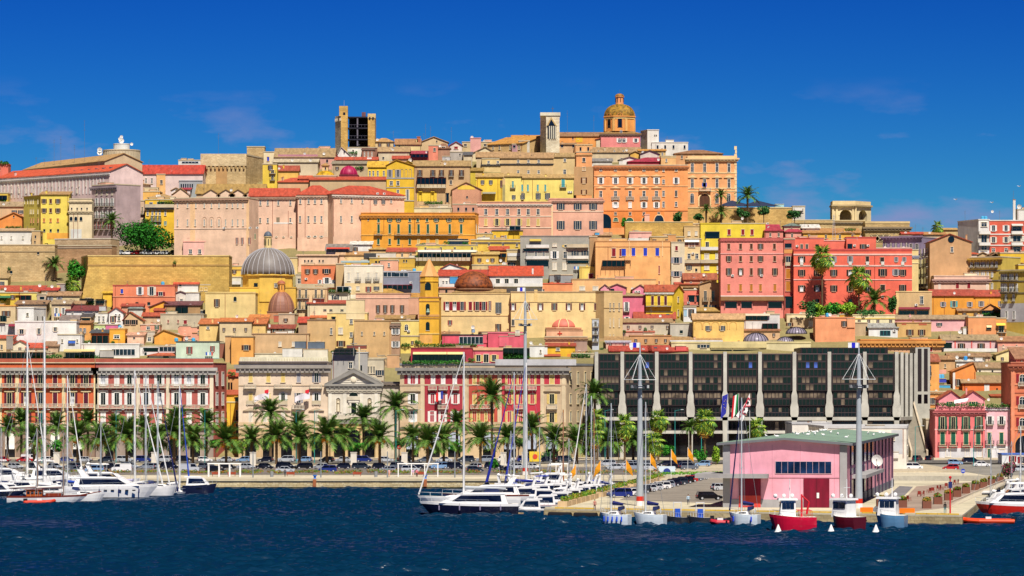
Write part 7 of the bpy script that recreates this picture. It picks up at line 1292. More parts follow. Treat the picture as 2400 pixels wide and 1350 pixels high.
s_=empty('sun_sail',W(cx(1660),cy(665),1081),'white shade sail between the two pink roof gables','shade sail');b=MB();b.add([(-2,0,0),(2,0,.6),(1.4,-1.5,-.3),(-2.2,-1.5,-1)],[(0,3,2,1)],mat('F0F0EE'));b.build('sail',s_);b=MB();b.tube((2,0,.6),(2,0,-2.5),.04,.04,mat('grey'),4);b.tube((-2,0,0),(-2,0,-2.5),.04,.04,mat('grey'),4);b.build('post',s_)
h(1892,2168,745,1240,'F4BCC6','pale pink house with two columns of windows beside the rose pink house','f',[([1940,2055],830,905,42,'v2o'),([1937,2055],985,1100,44,'Go'),([1937],1150,1235,40,'G'),([2060],1150,1240,60,'d')],Y=1080.5,D=14,tr='F0D0D4',ex=[('pan',1892,2168,1120,1240,'DCDCE2',-.05),('pil',[2150],30,745,1240,'D0D0DC'),('corn',755,.4,'E8E0E0',.4),('plant',1900,2160,740),('band',1140,.3,'F0F0F0')])
r7=h(2150,2700,300,1240,'DE7A50','terracotta corner palace with arched windows and a big arch at the right edge','f',[([2260],405,495,60,'r2^'),([2260],625,715,60,'r2^'),([2260],840,925,60,'r2^')],Y=1078,D=22,cat='palace',name='palace',tr='C87A58',ex=[('corn',310,1.4,'B8603E',1.1),('band',510,.5,'E8946A'),('band',590,.35,'C8623E'),('band',740,.5,'E8946A'),('band',810,.3,'C8623E'),('band',955,.5,'E8946A'),('pan',2150,2185,340,1240,'E48A60',-.2),('balc',2215,2310,520,'stone',.6),('balc',2215,2310,745,'stone',.6),('balc',2215,2310,955,'stone',.6)])
arcade(r7,[2290],1115,1240,200,'E08A4A',t=20)
h(2200,2700,258,320,'E89078','salmon attic with a brown tile roof on the terracotta corner palace','s',rh=110,rc='A87858',Y=1082,D=16)
h(2060,2600,1205,1300,'E4E6EA','white kiosk with a blue roof edge and red framed windows at the right edge','f',[([2165],1220,1275,40,'r'),([2260],1220,1290,50,'r')],Y=1000,D=8,tr='3A6AC8',cat='kiosk',name='kiosk')
# ---------------------------------------------------------------- palms and trees
ZONES=[(-90,228,'the orange red brick palace'),(228,537,'the rose brick palace'),(537,769,'the cream five bay palace'),(769,905,'the white church'),(905,1398,'the crimson and tan palace'),(1398,1690,'the dark office block'),(1690,2600,'the pink houses')]
def zone(px):return next((n for a,b,n in ZONES if a<=px<b),'the pink houses')
ORD=['first','second','third','fourth','fifth','sixth','seventh','eighth','ninth','tenth','eleventh','twelfth','thirteenth','fourteenth','fifteenth','sixteenth']
def ordl(items,fmt):  # items: (px, what); labels numbered from the left inside each zone
 o={};res={}
 for i in sorted(range(len(items)),key=lambda i:items[i][0]):
  z=zone(items[i][0]);o[z]=o.get(z,0)+1;res[i]=fmt.format(what=items[i][1],zone=z,n=ORD[o[z]-1])
 return[res[i]for i in range(len(items))]
def frondmesh(e0,droop,cols,seed):
 m=MB();g=mat(cols[0],'leaf',.6,.3);g2=mat(cols[1],'leaf',.6,.3);st=mat(cols[2]);n=15;pts=[];x=z=0.0
 for i in range(n+1):
  a=e0-droop*(i/n)**1.3;pts.append(Vector((x,0,z)));x+=math.cos(a)/n;z+=math.sin(a)/n
 for i in range(0,n,3):m.tube(pts[i],pts[min(n,i+3)],.012*(1-i/n)+.004,.012*(1-(i+3)/n)+.003,st,3,False)
 rnd=random.Random(seed)
 for i in range(1,n):
  for h_ in(0,.5):
   p=pts[i].lerp(pts[i+1],h_);d=(pts[i+1]-pts[i]).normalized();ln=.27*math.sin(math.pi*min(1,.18+.78*(i+h_)/n))**.7
   for sg in(-1,1):
    tip=p+d*ln*.75+Vector((0,sg*ln*.75,rnd.uniform(-.06,.05)-.02));s=d*.019
    m.add([p-s,p+s,tip],[(0,1,2)],g if rnd.random()<.6 else g2)
 return m.mesh('frond')
def fanmesh(e0,cols,seed):
 m=MB();g=[mat(c,'leaf',.6,.3)for c in cols[:2]];st=mat(cols[2]);c,s=math.cos(e0),math.sin(e0);q=Vector((c*.55,0,s*.55));m.tube((0,0,0),q,.02,.014,st,3,False);n=13;rnd=random.Random(seed)
 e1=e0-(.15 if e0>1 else .95);f=Vector((math.cos(e1),0,math.sin(e1)));u=Vector((-f.z,0,f.x));y=Vector((0,1,0))
 for i in range(n):
  a=-1.9+3.8*i/(n-1);d=f*math.cos(a)+y*math.sin(a);sd=y*math.cos(a)-f*math.sin(a);L_=.62*rnd.uniform(.75,1.1)
  m.add([q,q+d*L_*.55+sd*.036+u*.03,q+d*L_-u*.12,q+d*L_*.55-sd*.036-u*.02],[(0,1,2,3)],rnd.choice(g))
 return m.mesh('frond')
DG=('5E8230','345F24','8A7A40');FG=('9AB23A','4A7A28','7A6A34');DRY=('C89A48','A87E38','8A6A34')
DATE=[frondmesh(e,d,DG,i)for i,(e,d)in enumerate(((1.42,.75),(1.12,1.1),(.8,1.35),(.42,1.5),(0.02,1.35)))]
FAN=[fanmesh(e,FG,i)for i,e in enumerate((1.3,.8,.35,-.1,-.45))]+[fanmesh(-1.1,DRY,9)]
TRK=mat('6E5840','wood',.9)
def palm(px,pyc,Y,zb,L,kind,label,group='date palms along the waterfront',fruit=False,seed=0,n=None):
 rnd=random.Random(seed*7+int(px));c=W(px,pyc,Y);r=empty('palm_tree',(c.x,c.y,zb),label,'palm tree',group);H=c.z-zb
 m=MB();k=.26 if kind=='fan' else .34;pr=[(k*1.5,0),(k*1.1,.5)]+[(k*(1+.12*(i%2)),.5+(H-.5)*i/14)for i in range(1,14)]+[(k*1.5,H-.4),(k*1.6,H),(.1,H+.4)];m.lathe(pr,TRK,9);m.build('trunk',r)
 n=n or(46 if kind=='date' else 40)
 for i in range(n):
  u=i/n;az=i*2.39996+rnd.uniform(-.2,.2)
  if kind=='date':me=DATE[min(4,int(u*5))];sc=L*rnd.uniform(.85,1.08)*(1 if u>.2 else .85)
  else:me=FAN[min(5,int(u*6.2))];sc=L*rnd.uniform(.85,1.1)
  inst('frond',me,r,(0,0,H+(.1 if kind=='date' else .3-u*1.1)),rot=(rnd.uniform(-.12,.12),0,az),scale=sc)
 if fruit:
  m=MB();om=mat('C07A1A','leaf')
  for i in range(9):a=i*.7+seed;m.tube((.2*math.cos(a),.2*math.sin(a),H+.1),(1.1*math.cos(a),1.1*math.sin(a),H-.1-.3*(i%3)),.05,.03,om,4);m.ball((1.2*math.cos(a),1.2*math.sin(a),H-.5-.3*(i%3)),.28,om,6,4,sz=1.6)
  m.build('date_cluster',r)
 return r
PL=[(50,992,5.0,0,1050),(18,1005,4.2,0,1048),(80,1034,5.4,1,985),(182,1026,5.4,1,986),(206,990,4.2,0,1052),(237,1033,5,1,983),(268,1002,4.3,1,1050),(297,1024,6.2,1,978),(408,1018,6.4,1,980),(418,985,4.6,0,1048),(484,996,5.2,0,1050),(530,1036,5.6,1,982),(634,970,5.2,0,1050),(648,1026,5.5,1,982),(698,1000,4.5,0,1052),(702,1030,5.2,0,984),(766,1024,6.2,1,980),(852,984,5.2,0,1048),(890,1028,5.4,1,984),(927,958,5.8,0,1050),(1002,1038,5.8,1,980),(1071,994,4.6,0,1050),(1126,1032,5.6,1,984),(1153,932,6.0,0,1052),(1247,1008,5.4,1,982),(1298,1034,5.2,0,986),(1352,1040,5.6,0,984),(1394,927,5.0,0,1054),(1484,1036,5,0,1040),(1618,1005,3,0,1050),(132,1000,4.6,0,1054),(338,1006,4.6,0,1052),(370,1034,5,1,986),(452,1034,4.8,0,990),(590,1034,4.8,0,992),(806,1030,4.6,0,990),(968,1030,4.6,0,992),(1040,1034,5,0,988),(1190,1030,4.8,1,990),(1425,1040,4.6,0,992)]
for i,((px,py,L,fr,Y),lb)in enumerate(zip(PL,ordl([(p[0],'fruiting date palm' if p[3]else 'plain green date palm')for p in PL],'{what} before {zone}, {n} from left'))):
 palm(px,py,Y,2.4,L*1.16,'date',lb,fruit=fr,seed=i)
FL=[(1400,985,3.0,1035),(1394,1022,3.0,980),(1464,1000,3.4,1010),(1543,988,3.2,1030),(1533,1042,3.2,970),(1652,992,3.6,975),(1772,1008,3.2,1030)]
for i,((px,py,L,Y),lb)in enumerate(zip(FL,['tall fan palm at the corner of the crimson palace and the office block','lower bright fan palm beside the corner of the crimson palace','fan palm with a brown skirt left of the near lamp mast before the office block','fan palm with a brown skirt right of the near lamp mast before the office block','low broad fan palm right of the near lamp mast','tall fan palm with a big brown skirt left of the flags','fan palm crown showing above the pink warehouse roof'])):
 palm(px,py,Y,2.4,L*1.0,'fan',lb,'fan palms before the office block',seed=i+40)
for i,(px,py,pb,L,kind,lb)in enumerate([(262,520,592,4.6,'date','tall date palm in front of the shade-mauve terrace house on the left slope'),(128,622,646,4.4,'date','short date palm below the old wall at the left'),(309,405,420,2.2,'fan','little palm on the ruined wall left of the red roofed pink building'),(345,528,560,3,'date','small palm behind the big round green tree'),(1927,608,722,4.4,'fan','tallest fan palm casting its shadow on the vivid red palace'),(2013,655,735,4.4,'fan','shorter fan palm right of the tallest one before the red palace'),(2050,708,735,6.2,'date','low date palm with drooping yellowing fronds before the red palace'),(1752,462,520,5.2,'date','large dark date palm standing against the sky on the palm terrace'),(1690,460,520,3.4,'date','slim palm in front of the orange corner palace'),(1690,500,525,3.8,'date','bushy palm at the foot of the palm terrace wall'),(1655,492,520,2.8,'date','small palm beside the orange corner palace door'),(2197,535,556,2.6,'fan','lone small palm on the skyline at the right'),(170,668,690,3.2,'fan','bright green palm below the green bush left of the golden bastion')]):
 Y={1752:1418,1690:1416,1655:1416}.get(px,depth_of(pb+6));Y=1256 if px in(1927,2013,2050)else Y
 palm(px,py,Y,PZ(pb,Y)-1.5,L*1.05,kind,lb,'palms on the hill',seed=i+70,n=36)
def tree(px,py,rx,ry,Y,pb,label,cols=('2E6A28','3E7E30','245A22'),n=900,size=.32,seed=1,lob=7,cat='tree',name='tree',group=None,flat=1.0):
 s=Y/F;rnd=random.Random(seed);zb=PZ(pb,Y)-.4;c=W(px,py,Y);r=empty(name,(c.x,Y,zb),label,cat,group);H=c.z-zb;RX,RZ=rx*s,ry*s;L_=[]
 for i in range(lob):
  a=rnd.uniform(0,6.28);d=rnd.uniform(.25,.62);L_.append((RX*d*math.cos(a),RX*d*.7*math.sin(a),H+RZ*rnd.uniform(-.45,.5)*flat,RX*rnd.uniform(.38,.55),RX*rnd.uniform(.32,.45),RZ*rnd.uniform(.38,.58)))
 inst('crown',leafmesh('crown',L_,n,size,cols,seed),r)
 m=MB();t=max(.08,RX*.05);m.tube((0,0,0),(0,0,H-RZ*.3),t*1.4,t,TRK,7)
 for q in L_[:5]:m.tube((0,0,max(.1,H-RZ*.9)),(q[0]*.8,q[1]*.8,q[2]),t*.7,t*.3,TRK,5)
 m.build('trunk',r);return r
GR=('2E7E22','4A9A2E','1E6418');DK=('2E602E','44763A','1E4C26');YG=('7EA82A','96B838','5E8E24')
tree(346,556,82,40,depth_of(592),600,'huge round bright green tree over the parked cars on the golden bastion',('1E6218','2E7A20','164C14'),5600,.42,3,18)
for a in[(182,640,30,36,694,'big green bush left of the golden bastion edge',GR,1400),(62,628,24,20,648,'dark round tree below the old stone wall',DK,700),(112,588,15,20,606,'grey brown shrub hanging on the old stone wall',('5A5048','6A5E50','4A443C'),500),(95,618,9,16,632,'dark ivy clump on the old stone wall',DK,260),(93,560,7,14,575,'narrow dark ivy column beside the white house on the wall',DK,220),(536,573,20,17,592,'dark green tree right of the pink pavilion on the bastion',DK,700),(8,383,14,8,390,'dark bush cluster on the far left salmon block',DK,200),(338,392,22,7,400,'low bluish green trees on the skyline left of the bastion tower',DK,300),(198,444,14,8,452,'grey green bush behind the cream bell tower',DK,220),(22,446,20,9,455,'dark bush row below the long pink palace at the left',DK,220),(1588,508,15,13,522,'round clipped dark tree at the orange palace corner',DK,520),(1638,508,16,11,522,'second clipped dark tree beside the palm terrace steps',DK,480),(1742,500,18,13,524,'broad dark tree under the large palm on the terrace',DK,520),(1790,494,18,13,520,'dark green tree in the middle of the palm terrace',DK,520),(1862,502,18,14,524,'dark tree by the white stair railings',DK,520),(1466,522,10,14,548,'bright green climbing bush at the palace gateway',GR,360),(1485,512,14,9,530,'yellowish bush before the arched ground floor of the palace',YG,300)]:
 px,py,rx,ry,pb,lb,cols,n=a;Y=1412 if 1560<px<1900 else depth_of(pb);tree(px,py,rx,ry,Y,pb,lb,cols,n,.38,int(px))
for i,(px,py,rx,ry,lb,cols)in enumerate([(1895,718,20,18,'dark green bush at the left end of the red palace garden',DK),(1922,722,16,12,'yellowish flowering bush in the red palace garden',YG),(1952,714,18,16,'bright green bush in the middle of the red palace garden',GR),(1985,718,20,13,'light green broad leaved bush in the red palace garden',YG),(2035,730,30,9,'dark low hedge under the drooping palm',DK),(2092,712,9,18,'slim dark tree at the right end of the red palace garden',DK)]):
 tree(px,py+6,rx*1.35,ry*1.4,1251,742,lb,cols,900,.36,100+i)
FT=[(130,1045,22,18,'round green street tree'),(362,1050,22,18,'dark round street tree'),(568,1045,24,22,'bright green street tree'),(838,1046,26,14,'flat topped street tree'),(935,1040,18,18,'dark street tree'),(1070,1047,20,14,'round street tree'),(1215,1040,22,20,'dark leafy street tree'),(505,1042,16,14,'small green street tree'),(1285,1070,26,20,'bushy dark shrub'),(1335,1078,20,14,'low dark shrub'),(1160,1085,13,12,'small round yucca shrub'),(1570,1055,20,14,'low green street tree'),(1640,1070,18,26,'dark shrub against the office void'),(1678,1065,14,24,'bright bushy shrub by the warehouse'),(1450,1045,14,10,'small yellowish street tree')]
for i,(a,lb)in enumerate(zip(FT,ordl([(f[0],f[4])for f in FT],'{what} before {zone}, {n} from left'))):
 Y=930 if a[0]==1160 else 1030 if a[0]<1600 else 975;tree(a[0],a[1],a[2],a[3],Y,1083 if Y>1000 else 1096,lb,(YG if a[0]in(568,1678,1450)else DK if a[0]in(362,935,1215,1285,1335)else GR),620,.24,200+i)
o=tree(2363,1096,19,24,830,1122,'pink flowering oleander bush at the right end of the pier promenade',('7E3A4A','3A5A2A','A8506A','2E4A24'),900,.24,300,cat='bush',name='oleander_bush')
# hedge along the quay promenade and grass banks
hb=MB();rnd=random.Random(5)
lob=[(x,871.3+rnd.uniform(-.3,.3),QZ+.75+rnd.uniform(-.1,.15),1.2,.6,rnd.uniform(.3,.5))for x in np.arange(-110,33,1.5)if rnd.random()<.85]
tag(inst('hedge_planting',leafmesh('hedge_planting',lob,9500,.14,('3E7A22','5C8A26','8A7A2A','A85A3A'),4)),kind='stuff')
lob=[(34.5+i*1.9,866+i*.6,QZ+.5,1.3,1.4,.35)for i in range(16)]
tag(inst('grass_bank',leafmesh('grass_bank',lob,2400,.16,('4E8A22','62A02A'),6)),kind='stuff')
# ---------------------------------------------------------------- cars
CARP={}
def carparts(kind,col):
 k=(kind,col)
 if k in CARP:return CARP[k]
 L,Wd,H={'hatch':(3.9,1.7,1.48),'estate':(4.6,1.78,1.5),'sedan':(4.5,1.76,1.44),'suv':(4.5,1.84,1.72),'van':(4.7,1.9,1.95),'mini':(4.3,1.8,1.7)}[kind]
 pm=mat(col,'plain',.28,.6);dk=mat('141418');m=MB();a,w=L/2,Wd/2;bl=H*.6
 hood={'van':.3,'mini':.34}.get(kind,.5);boot=-a+.1 if kind!='sedan' else-a+.85
 pr=[(-a,.35),(-a+.1,.24),(a-.1,.24),(a,.38),(a-.02,bl*.72),(a-.25,bl*.86),(a-hood*2,bl),(boot,bl+.02),(-a+.02,bl*.95)]
 n=len(pr);vs=[]
 for sg,ins in((-1,.08),(-1,0),(1,0),(1,.08)):pass
 for y,q in((-w+.02,.94),(-w*.99,1),(w*.99,1),(w-.02,.94)):vs+=[(p[0]*(q if abs(y)<w*.99-.001 else 1),y,p[1])for p in pr]
 m.ext(pr,-w,w,pm)
 x0,x1=a-hood*2+.05,boot+.02;t0,t1=x0-(.75 if kind not in('van',)else .45),(-a+.4 if kind in('hatch','mini','suv')else-a+.25 if kind in('estate','van')else boot+.55);wt=w*.78
 g=MB();gm=mat('10161E','glass',.06,.7)
 def frust(mb,e,z0,z1,mm,f0=0,f1=1):
  lerp=lambda p,q,f:p+(q-p)*f
  A=[(lerp(x1,t1,f0)-e,-lerp(w-.06,wt,f0)-e),(lerp(x0,t0,f0)+e,-lerp(w-.06,wt,f0)-e),(lerp(x0,t0,f0)+e,lerp(w-.06,wt,f0)+e),(lerp(x1,t1,f0)-e,lerp(w-.06,wt,f0)+e)]
  Bt=[(lerp(x1,t1,f1)-e,-lerp(w-.06,wt,f1)-e),(lerp(x0,t0,f1)+e,-lerp(w-.06,wt,f1)-e),(lerp(x0,t0,f1)+e,lerp(w-.06,wt,f1)+e),(lerp(x1,t1,f1)-e,lerp(w-.06,wt,f1)+e)]
  mb.prism(A,z0,z1,mm,Bt)
 frust(g,0,bl+.001,H-.08,gm);frust(m,.03,H-.085,H,pm,.9,1.0)
 for sy in(-1,1):
  for(xb,xt)in((x0,t0),(x1,t1),((x0+x1)/2-.05,(t0+t1)/2-.05)):m.tube((xb,sy*(w-.05),bl),(xt,sy*(wt+.01),H-.05),.05,.045,pm,4)
  if kind=='van':m.box(-a+.1,.35,sy*w*.985-.02,sy*w*.985+.02,bl,H-.14,pm)
 m.box(-a-.03,-a+.1,-w*.9,w*.9,.3,.5,dk);m.box(a-.1,a+.03,-w*.9,w*.9,.28,.44,dk)
 wh=MB();wh.lathe([(.3,-.1),(.32,-.07),(.32,.07),(.3,.1)],dk,12);wh.lathe([(.2,-.11),(.2,.11)],mat('B8BAC0',rough=.35),10)
 hl=MB();hl.box(-.06,.05,-.2,.2,-.09,.09,mat('E6ECF2',rough=.1));tl=MB();tl.box(-.03,.05,-.12,.12,-.18,.16,mat('B01A1A',rough=.2))
 CARP[k]=dict(body=m.mesh('body'),win=g.mesh('window'),wheel=wh.mesh('wheel'),hl=hl.mesh('headlight'),tl=tl.mesh('tail_light'),L=L,w=w,bl=bl);return CARP[k]
CN={'B9BEC6':'silver','8E97A6':'grey blue','E8E8EA':'white','14182E':'dark navy','1E2E7A':'blue','101014':'black','5A6270':'dark grey','B01C22':'red','7EA0C8':'light blue','2A3442':'slate grey'}
KN=dict(hatch='hatchback',estate='estate',sedan='saloon',suv='off-roader',van='van',mini='minivan')
def car(px,Y,zb,yaw,kind,col,label,group):
 p=carparts(kind,col);r=empty('parked_car',(PX(px,Y),Y,zb),label,'van' if kind=='van' else 'car',group,rz=yaw)
 inst('body',p['body'],r);inst('window',p['win'],r)
 for x in(-p['L']*.31,p['L']*.32):
  for y in(-1,1):inst('wheel',p['wheel'],r,(x,y*(p['w']-.06),.32),rot=(R_(90),0,0))
 for y in(-1,1):inst('headlight',p['hl'],r,(p['L']/2-.12,y*p['w']*.7,p['bl']*.8));inst('tail_light',p['tl'],r,(-p['L']/2,y*p['w']*.82,p['bl']*.85))
def row(xs,Y,zb,yawf,fmt,group,seed):
 rnd=random.Random(seed);C_=[]
 for x in xs:
  col=rnd.choice(['B9BEC6','B9BEC6','8E97A6','E8E8EA','14182E','14182E','1E2E7A','101014','5A6270','2A3442','7EA0C8','B9BEC6','B01C22' if rnd.random()<.4 else '5A6270']);kd=rnd.choice(['hatch','hatch','estate','sedan','suv','mini','hatch']);C_.append((x+rnd.uniform(-4,4),col,kd))
 for(x,col,kd),lb in zip(C_,ordl([(c[0],CN[c[1]]+' '+KN[c[2]])for c in C_],fmt)):car(x,Y+rnd.uniform(-.8,.8),zb,yawf(rnd),kd,col,lb,group)
zcp=QZ+.05
row([x for x in range(10,1390,47)if x not in(1373,)],1018,QZ+.32,lambda r:r.choice([.25,-.3,2.9,3.3])+r.uniform(-.15,.15),'{what}, back row before {zone}, {n} from left','cars in the far row',1)
row(range(-10,1260,45),938,zcp,lambda r:r.choice([-.6,-.5,2.5,3.6,-.35])+r.uniform(-.15,.15),'{what}, middle row before {zone}, {n} from left','cars in the middle row',2)
row([180,225,505,668,765,905,960,1115,1190],899,zcp,lambda r:r.uniform(-.12,.1)+(0 if r.random()<.5 else math.pi),'{what} behind the hedge before {zone}, {n} from the left','cars behind the hedge',3)
row([1425,1470,1520,1560,1600,1650,1500,1580],955,QZ+.35,lambda r:r.choice([0,3.1])+r.uniform(-.3,.3),'{what} on the plaza before {zone}, {n} from left','cars on the plaza',4)
row([1440,1485,1530,1572,1612],915,QZ+.35,lambda r:r.choice([0.2,3.3])+r.uniform(-.3,.3),'{what} by grass before {zone}, {n} from left','cars by the grass bank',6)
rnd=random.Random(9);cols=['1E2E7A','E8E8EA','5A6270','101014','B9BEC6','B9BEC6','E8E8EA','8E97A6','14182E','2A3442','101014','B01C22','5A6270','E8E8EA']
for i,c in enumerate(cols):
 f=i/13;px=1452+(1640-1452)*f**.92;py=1166-(1166-1124)*f;Y=YB(py,PZ1)
 car(px,Y,PZ1+.03,R_(200)+rnd.uniform(-.05,.05),rnd.choice(['hatch','estate','suv','hatch']),c,'%s car in the slanting pier row, %s from the water end'%(CN[c],ORD[i]),'cars slanting across the pier car park')
for px,py,z,yaw,kd,c,lb in[(1662,1172,PZ1,.15,'estate','101014','black estate car parked against the pink warehouse corner'),(1690,1150,PZ1,.4,'hatch','B9BEC6','silver hatchback half hidden behind the warehouse corner'),(2142,1101,QZ,0,'mini','E8E8EA','white minivan leaving beside the white two storey building'),(2228,1102,QZ,3.1,'hatch','B01C22','bright red hatchback on the side road before the pink houses'),(2238,1090,QZ+.01,.1,'hatch','7EA0C8','light blue hatchback behind the red one before the pink houses'),(2276,1085,QZ+.01,.1,'estate','14182E','dark estate car parked below the pale pink house'),(2300,1094,QZ+.01,0,'sedan','E8E8EA','white pickup like saloon right of the dark estate car'),(2150,1082,QZ+.01,1.2,'suv','2A3442','dark off-road car at the foot of the stairway'),(2178,1081,QZ+.01,1.3,'estate','14182E','dark estate car at the corner of the rose pink house'),(2390,1105,QZ,.2,'sedan','B9BEC6','silver saloon behind the oleander bush'),(285,1106,QZ+.05,3.2,'van','E8E8EA','white delivery van parked near the marina boats'),(70,1082,QZ+.35,0,'van','E8E8EA','white van in the far row at the left'),(444,1106,QZ+.05,0,'van','B9BEC6','silver van with dark windows beside the white pergola')]:
 car(px,YB(py,z),z+.03,yaw,kd,c,lb,'single parked vehicles')
for i in range(9):
 px=232+i*22;Y=depth_of(598)+1;car(px,Y,PZ(597,Y),R_(200)+.2*(i%3),['hatch','sedan','suv'][i%3],['101014','14182E','B9BEC6','E8E8EA','B01C22','B9BEC6','E8E8EA','B9BEC6','101014'][i],'%s car parked under the huge round tree, %s from the left'%(CN[['101014','14182E','B9BEC6','E8E8EA','B01C22','B9BEC6','E8E8EA','B9BEC6','101014'][i]],ORD[i]),'cars parked on the golden bastion')
 # ---------------------------------------------------------------- pink warehouse
wa=empty('warehouse',(35.5,645.1,PZ1),'pink warehouse with a green low gabled roof, ribbon window and dark red doors','warehouse',rz=math.atan2(-.151,.989))
pk_=mat('F4A8BC','plaster',.8);gc=mat('A4A2A4','plaster',.85);dr_=mat('7E0A2C','wood',.6);WD,WL,WE,WP=20.7,148.0,10.5,11.35
b=MB();b.ext([(0,0),(WD,0),(WD,WE),(WD/2,WP),(0,WE)],0,WL,pk_);b.build('wall',wa)
b=MB();b.ext([(-1.0,WE-.05),(WD/2,WP+.02),(WD+1.0,WE-.05),(WD+1.0,WE+.35),(WD/2,WP+.42),(-1.0,WE+.35)],-1.0,WL+.8,mat('7E9C88','plaster',.7));b.build('roof',wa)
b=MB();b.ext([(-1.05,WE-.1),(WD/2,WP-.02),(WD+1.05,WE-.1),(WD+1.05,WE+.3),(WD/2,WP+.36),(-1.05,WE+.3)],-1.06,-1.001,mat('6E7076'));b.box(WD+1.001,WD+1.06,-1,WL+.8,WE-.15,WE+.3,mat('4A5060'));b.build('fascia',wa)
for y in(40,95):b=MB();b.add([(2,y,WE+.52),(WD/2,y,WP+.45),(WD/2,y+.5,WP+.45),(2,y+.5,WE+.52)],[(0,1,2,3)],mat('4E6058'));b.build('roof_seam',wa)
for x in(0,WD-1.1):b=MB();b.box(x-.05,x+1.15,-.25,.3,0,WE-.1,gc);b.build('corner_pilaster',wa)
b=MB();b.box(1.16,WD-1.16,-.12,-.003,0,1.35,gc);b.box(WD+.003,WD+.12,1,WL,0,1.5,Q('6A6E7E'));b.build('plinth',wa)
b=MB();b.box(8.7,18.2,-.1,.02,5.65,7.8,mat('D8B0BC'));b.build('window_frame',wa)
for i in range(9):b=MB();b.box(8.8+i*1.04,9.78+i*1.04,-.13,-.101,5.75,7.7,mat('152848','glass',.08));b.build('pane',wa)
b=MB();b.box(13.5,17.8,-.18,.02,0,4.9,dr_);b.box(15.6,15.66,-.2,-.181,0,4.9,mat('4A0618'));b.box(15.7,16.1,-.22,-.182,1.6,2.5,mat('E8E8E8'));b.build('door',wa)
b=MB();b.box(2.6,6.3,-.18,.02,2.0,4.9,dr_);b.box(2.6,6.3,-.22,.02,0,1.99,Q('D8301E'));b.build('door',wa)
b=MB();b.box(-4.5,7.7,-3.0,-.26,4.95,5.65,gc);b.box(-4.5,-.06,-.25,14,4.95,5.65,gc);b.build('canopy',wa)
b=MB();b.box(7.7,WD,-.08,-.004,4.95,5.1,mat('C88A9A'));b.build('string_course',wa)
b=MB();b.box(WD+.003,WD+2.4,14,70,4.6,5.2,gc);b.build('canopy',wa)
for x in(4.6,8.2,12.9,18.6):b=MB();b.box(x,x+.05,-.012,-.002,1.4,WE,mat('B87A8C'));b.build('panel_joint',wa)
for(a,c,z0,z1)in((8,76,6.9,10.2),(8,50,4.9+.5,6.4),(8,52,.2,4.4)):b=MB();b.box(WD+.004,WD+.07,a,c,z0,z1,mat('1A2438','glass',.1));b.build('window_band',wa)
for y in R(8,140,12):b=MB();b.box(WD+.071,WD+.3,y,y+.35,0,WE-.2,mat('3A2A44'));b.build('drainpipe',wa)
for y in(88,102,116,130):b=MB();b.box(WD+.004,WD+.08,y,y+3,2.4,4.2,dglass());b.build('window',wa)
for y in(60,63):inst('satellite_dish',dishmesh(),wa,(WD+1.6,y,7.0-.3*(y>60)),scale=1.9)
gl_=MB();gl_.ball((0,0,.16),.16,mat('F0F0F0'),7,4,sx=1.9);gl_.ball((.3,0,.32),.09,mat('F0F0F0'),6,4);gl_.tube((.37,0,.32),(.47,0,.3),.03,.01,mat('D8A030'),4);gl_.tube((-.2,0,.2),(-.55,0,.16),.08,.03,mat('9AA0A8'),4);gl_.tube((.02,0,0),(.02,0,.1),.02,.02,mat('D8A030'),3);gme=gl_.mesh('gull');rnd=random.Random(2);M_=wa.matrix_basis
for i in range(26):
 x=rnd.uniform(1,WD-1);y=rnd.uniform(5,WL-10);z=WE+.42+(WP-WE)*(1-abs(x-WD/2)/(WD/2));p=Matrix.Translation(wa.location)@Matrix.Rotation(wa.rotation_euler[2],4,'Z')@Vector((x,y,z))
 tag(inst('gull',gme,None,p,rz=rnd.uniform(0,6.28),scale=1.3),'white gull resting on the green warehouse roof','gull','gulls on the warehouse roof')
for px,py,lb in((2240,468,'gull flying over the triumphal arch side, leftmost in the sky'),(2325,475,'gull gliding left of the white chimney, middle of three'),(2389,437,'gull flying highest, above the white chimney')):
 m=MB();m.ball((0,0,0),.12,mat('F0F0F0'),7,4,sx=2.2);[m.add([(.25,0,.05),(-.2,0,.05),(-.3,s*.8,.25),(.1,s*.7,.25)],[(0,1,2,3)],mat('E0E0E4'))for s in(1,-1)];tag(m.build('gull',None,W(px,py,1100),.6,),lb,'gull','gulls in the sky')
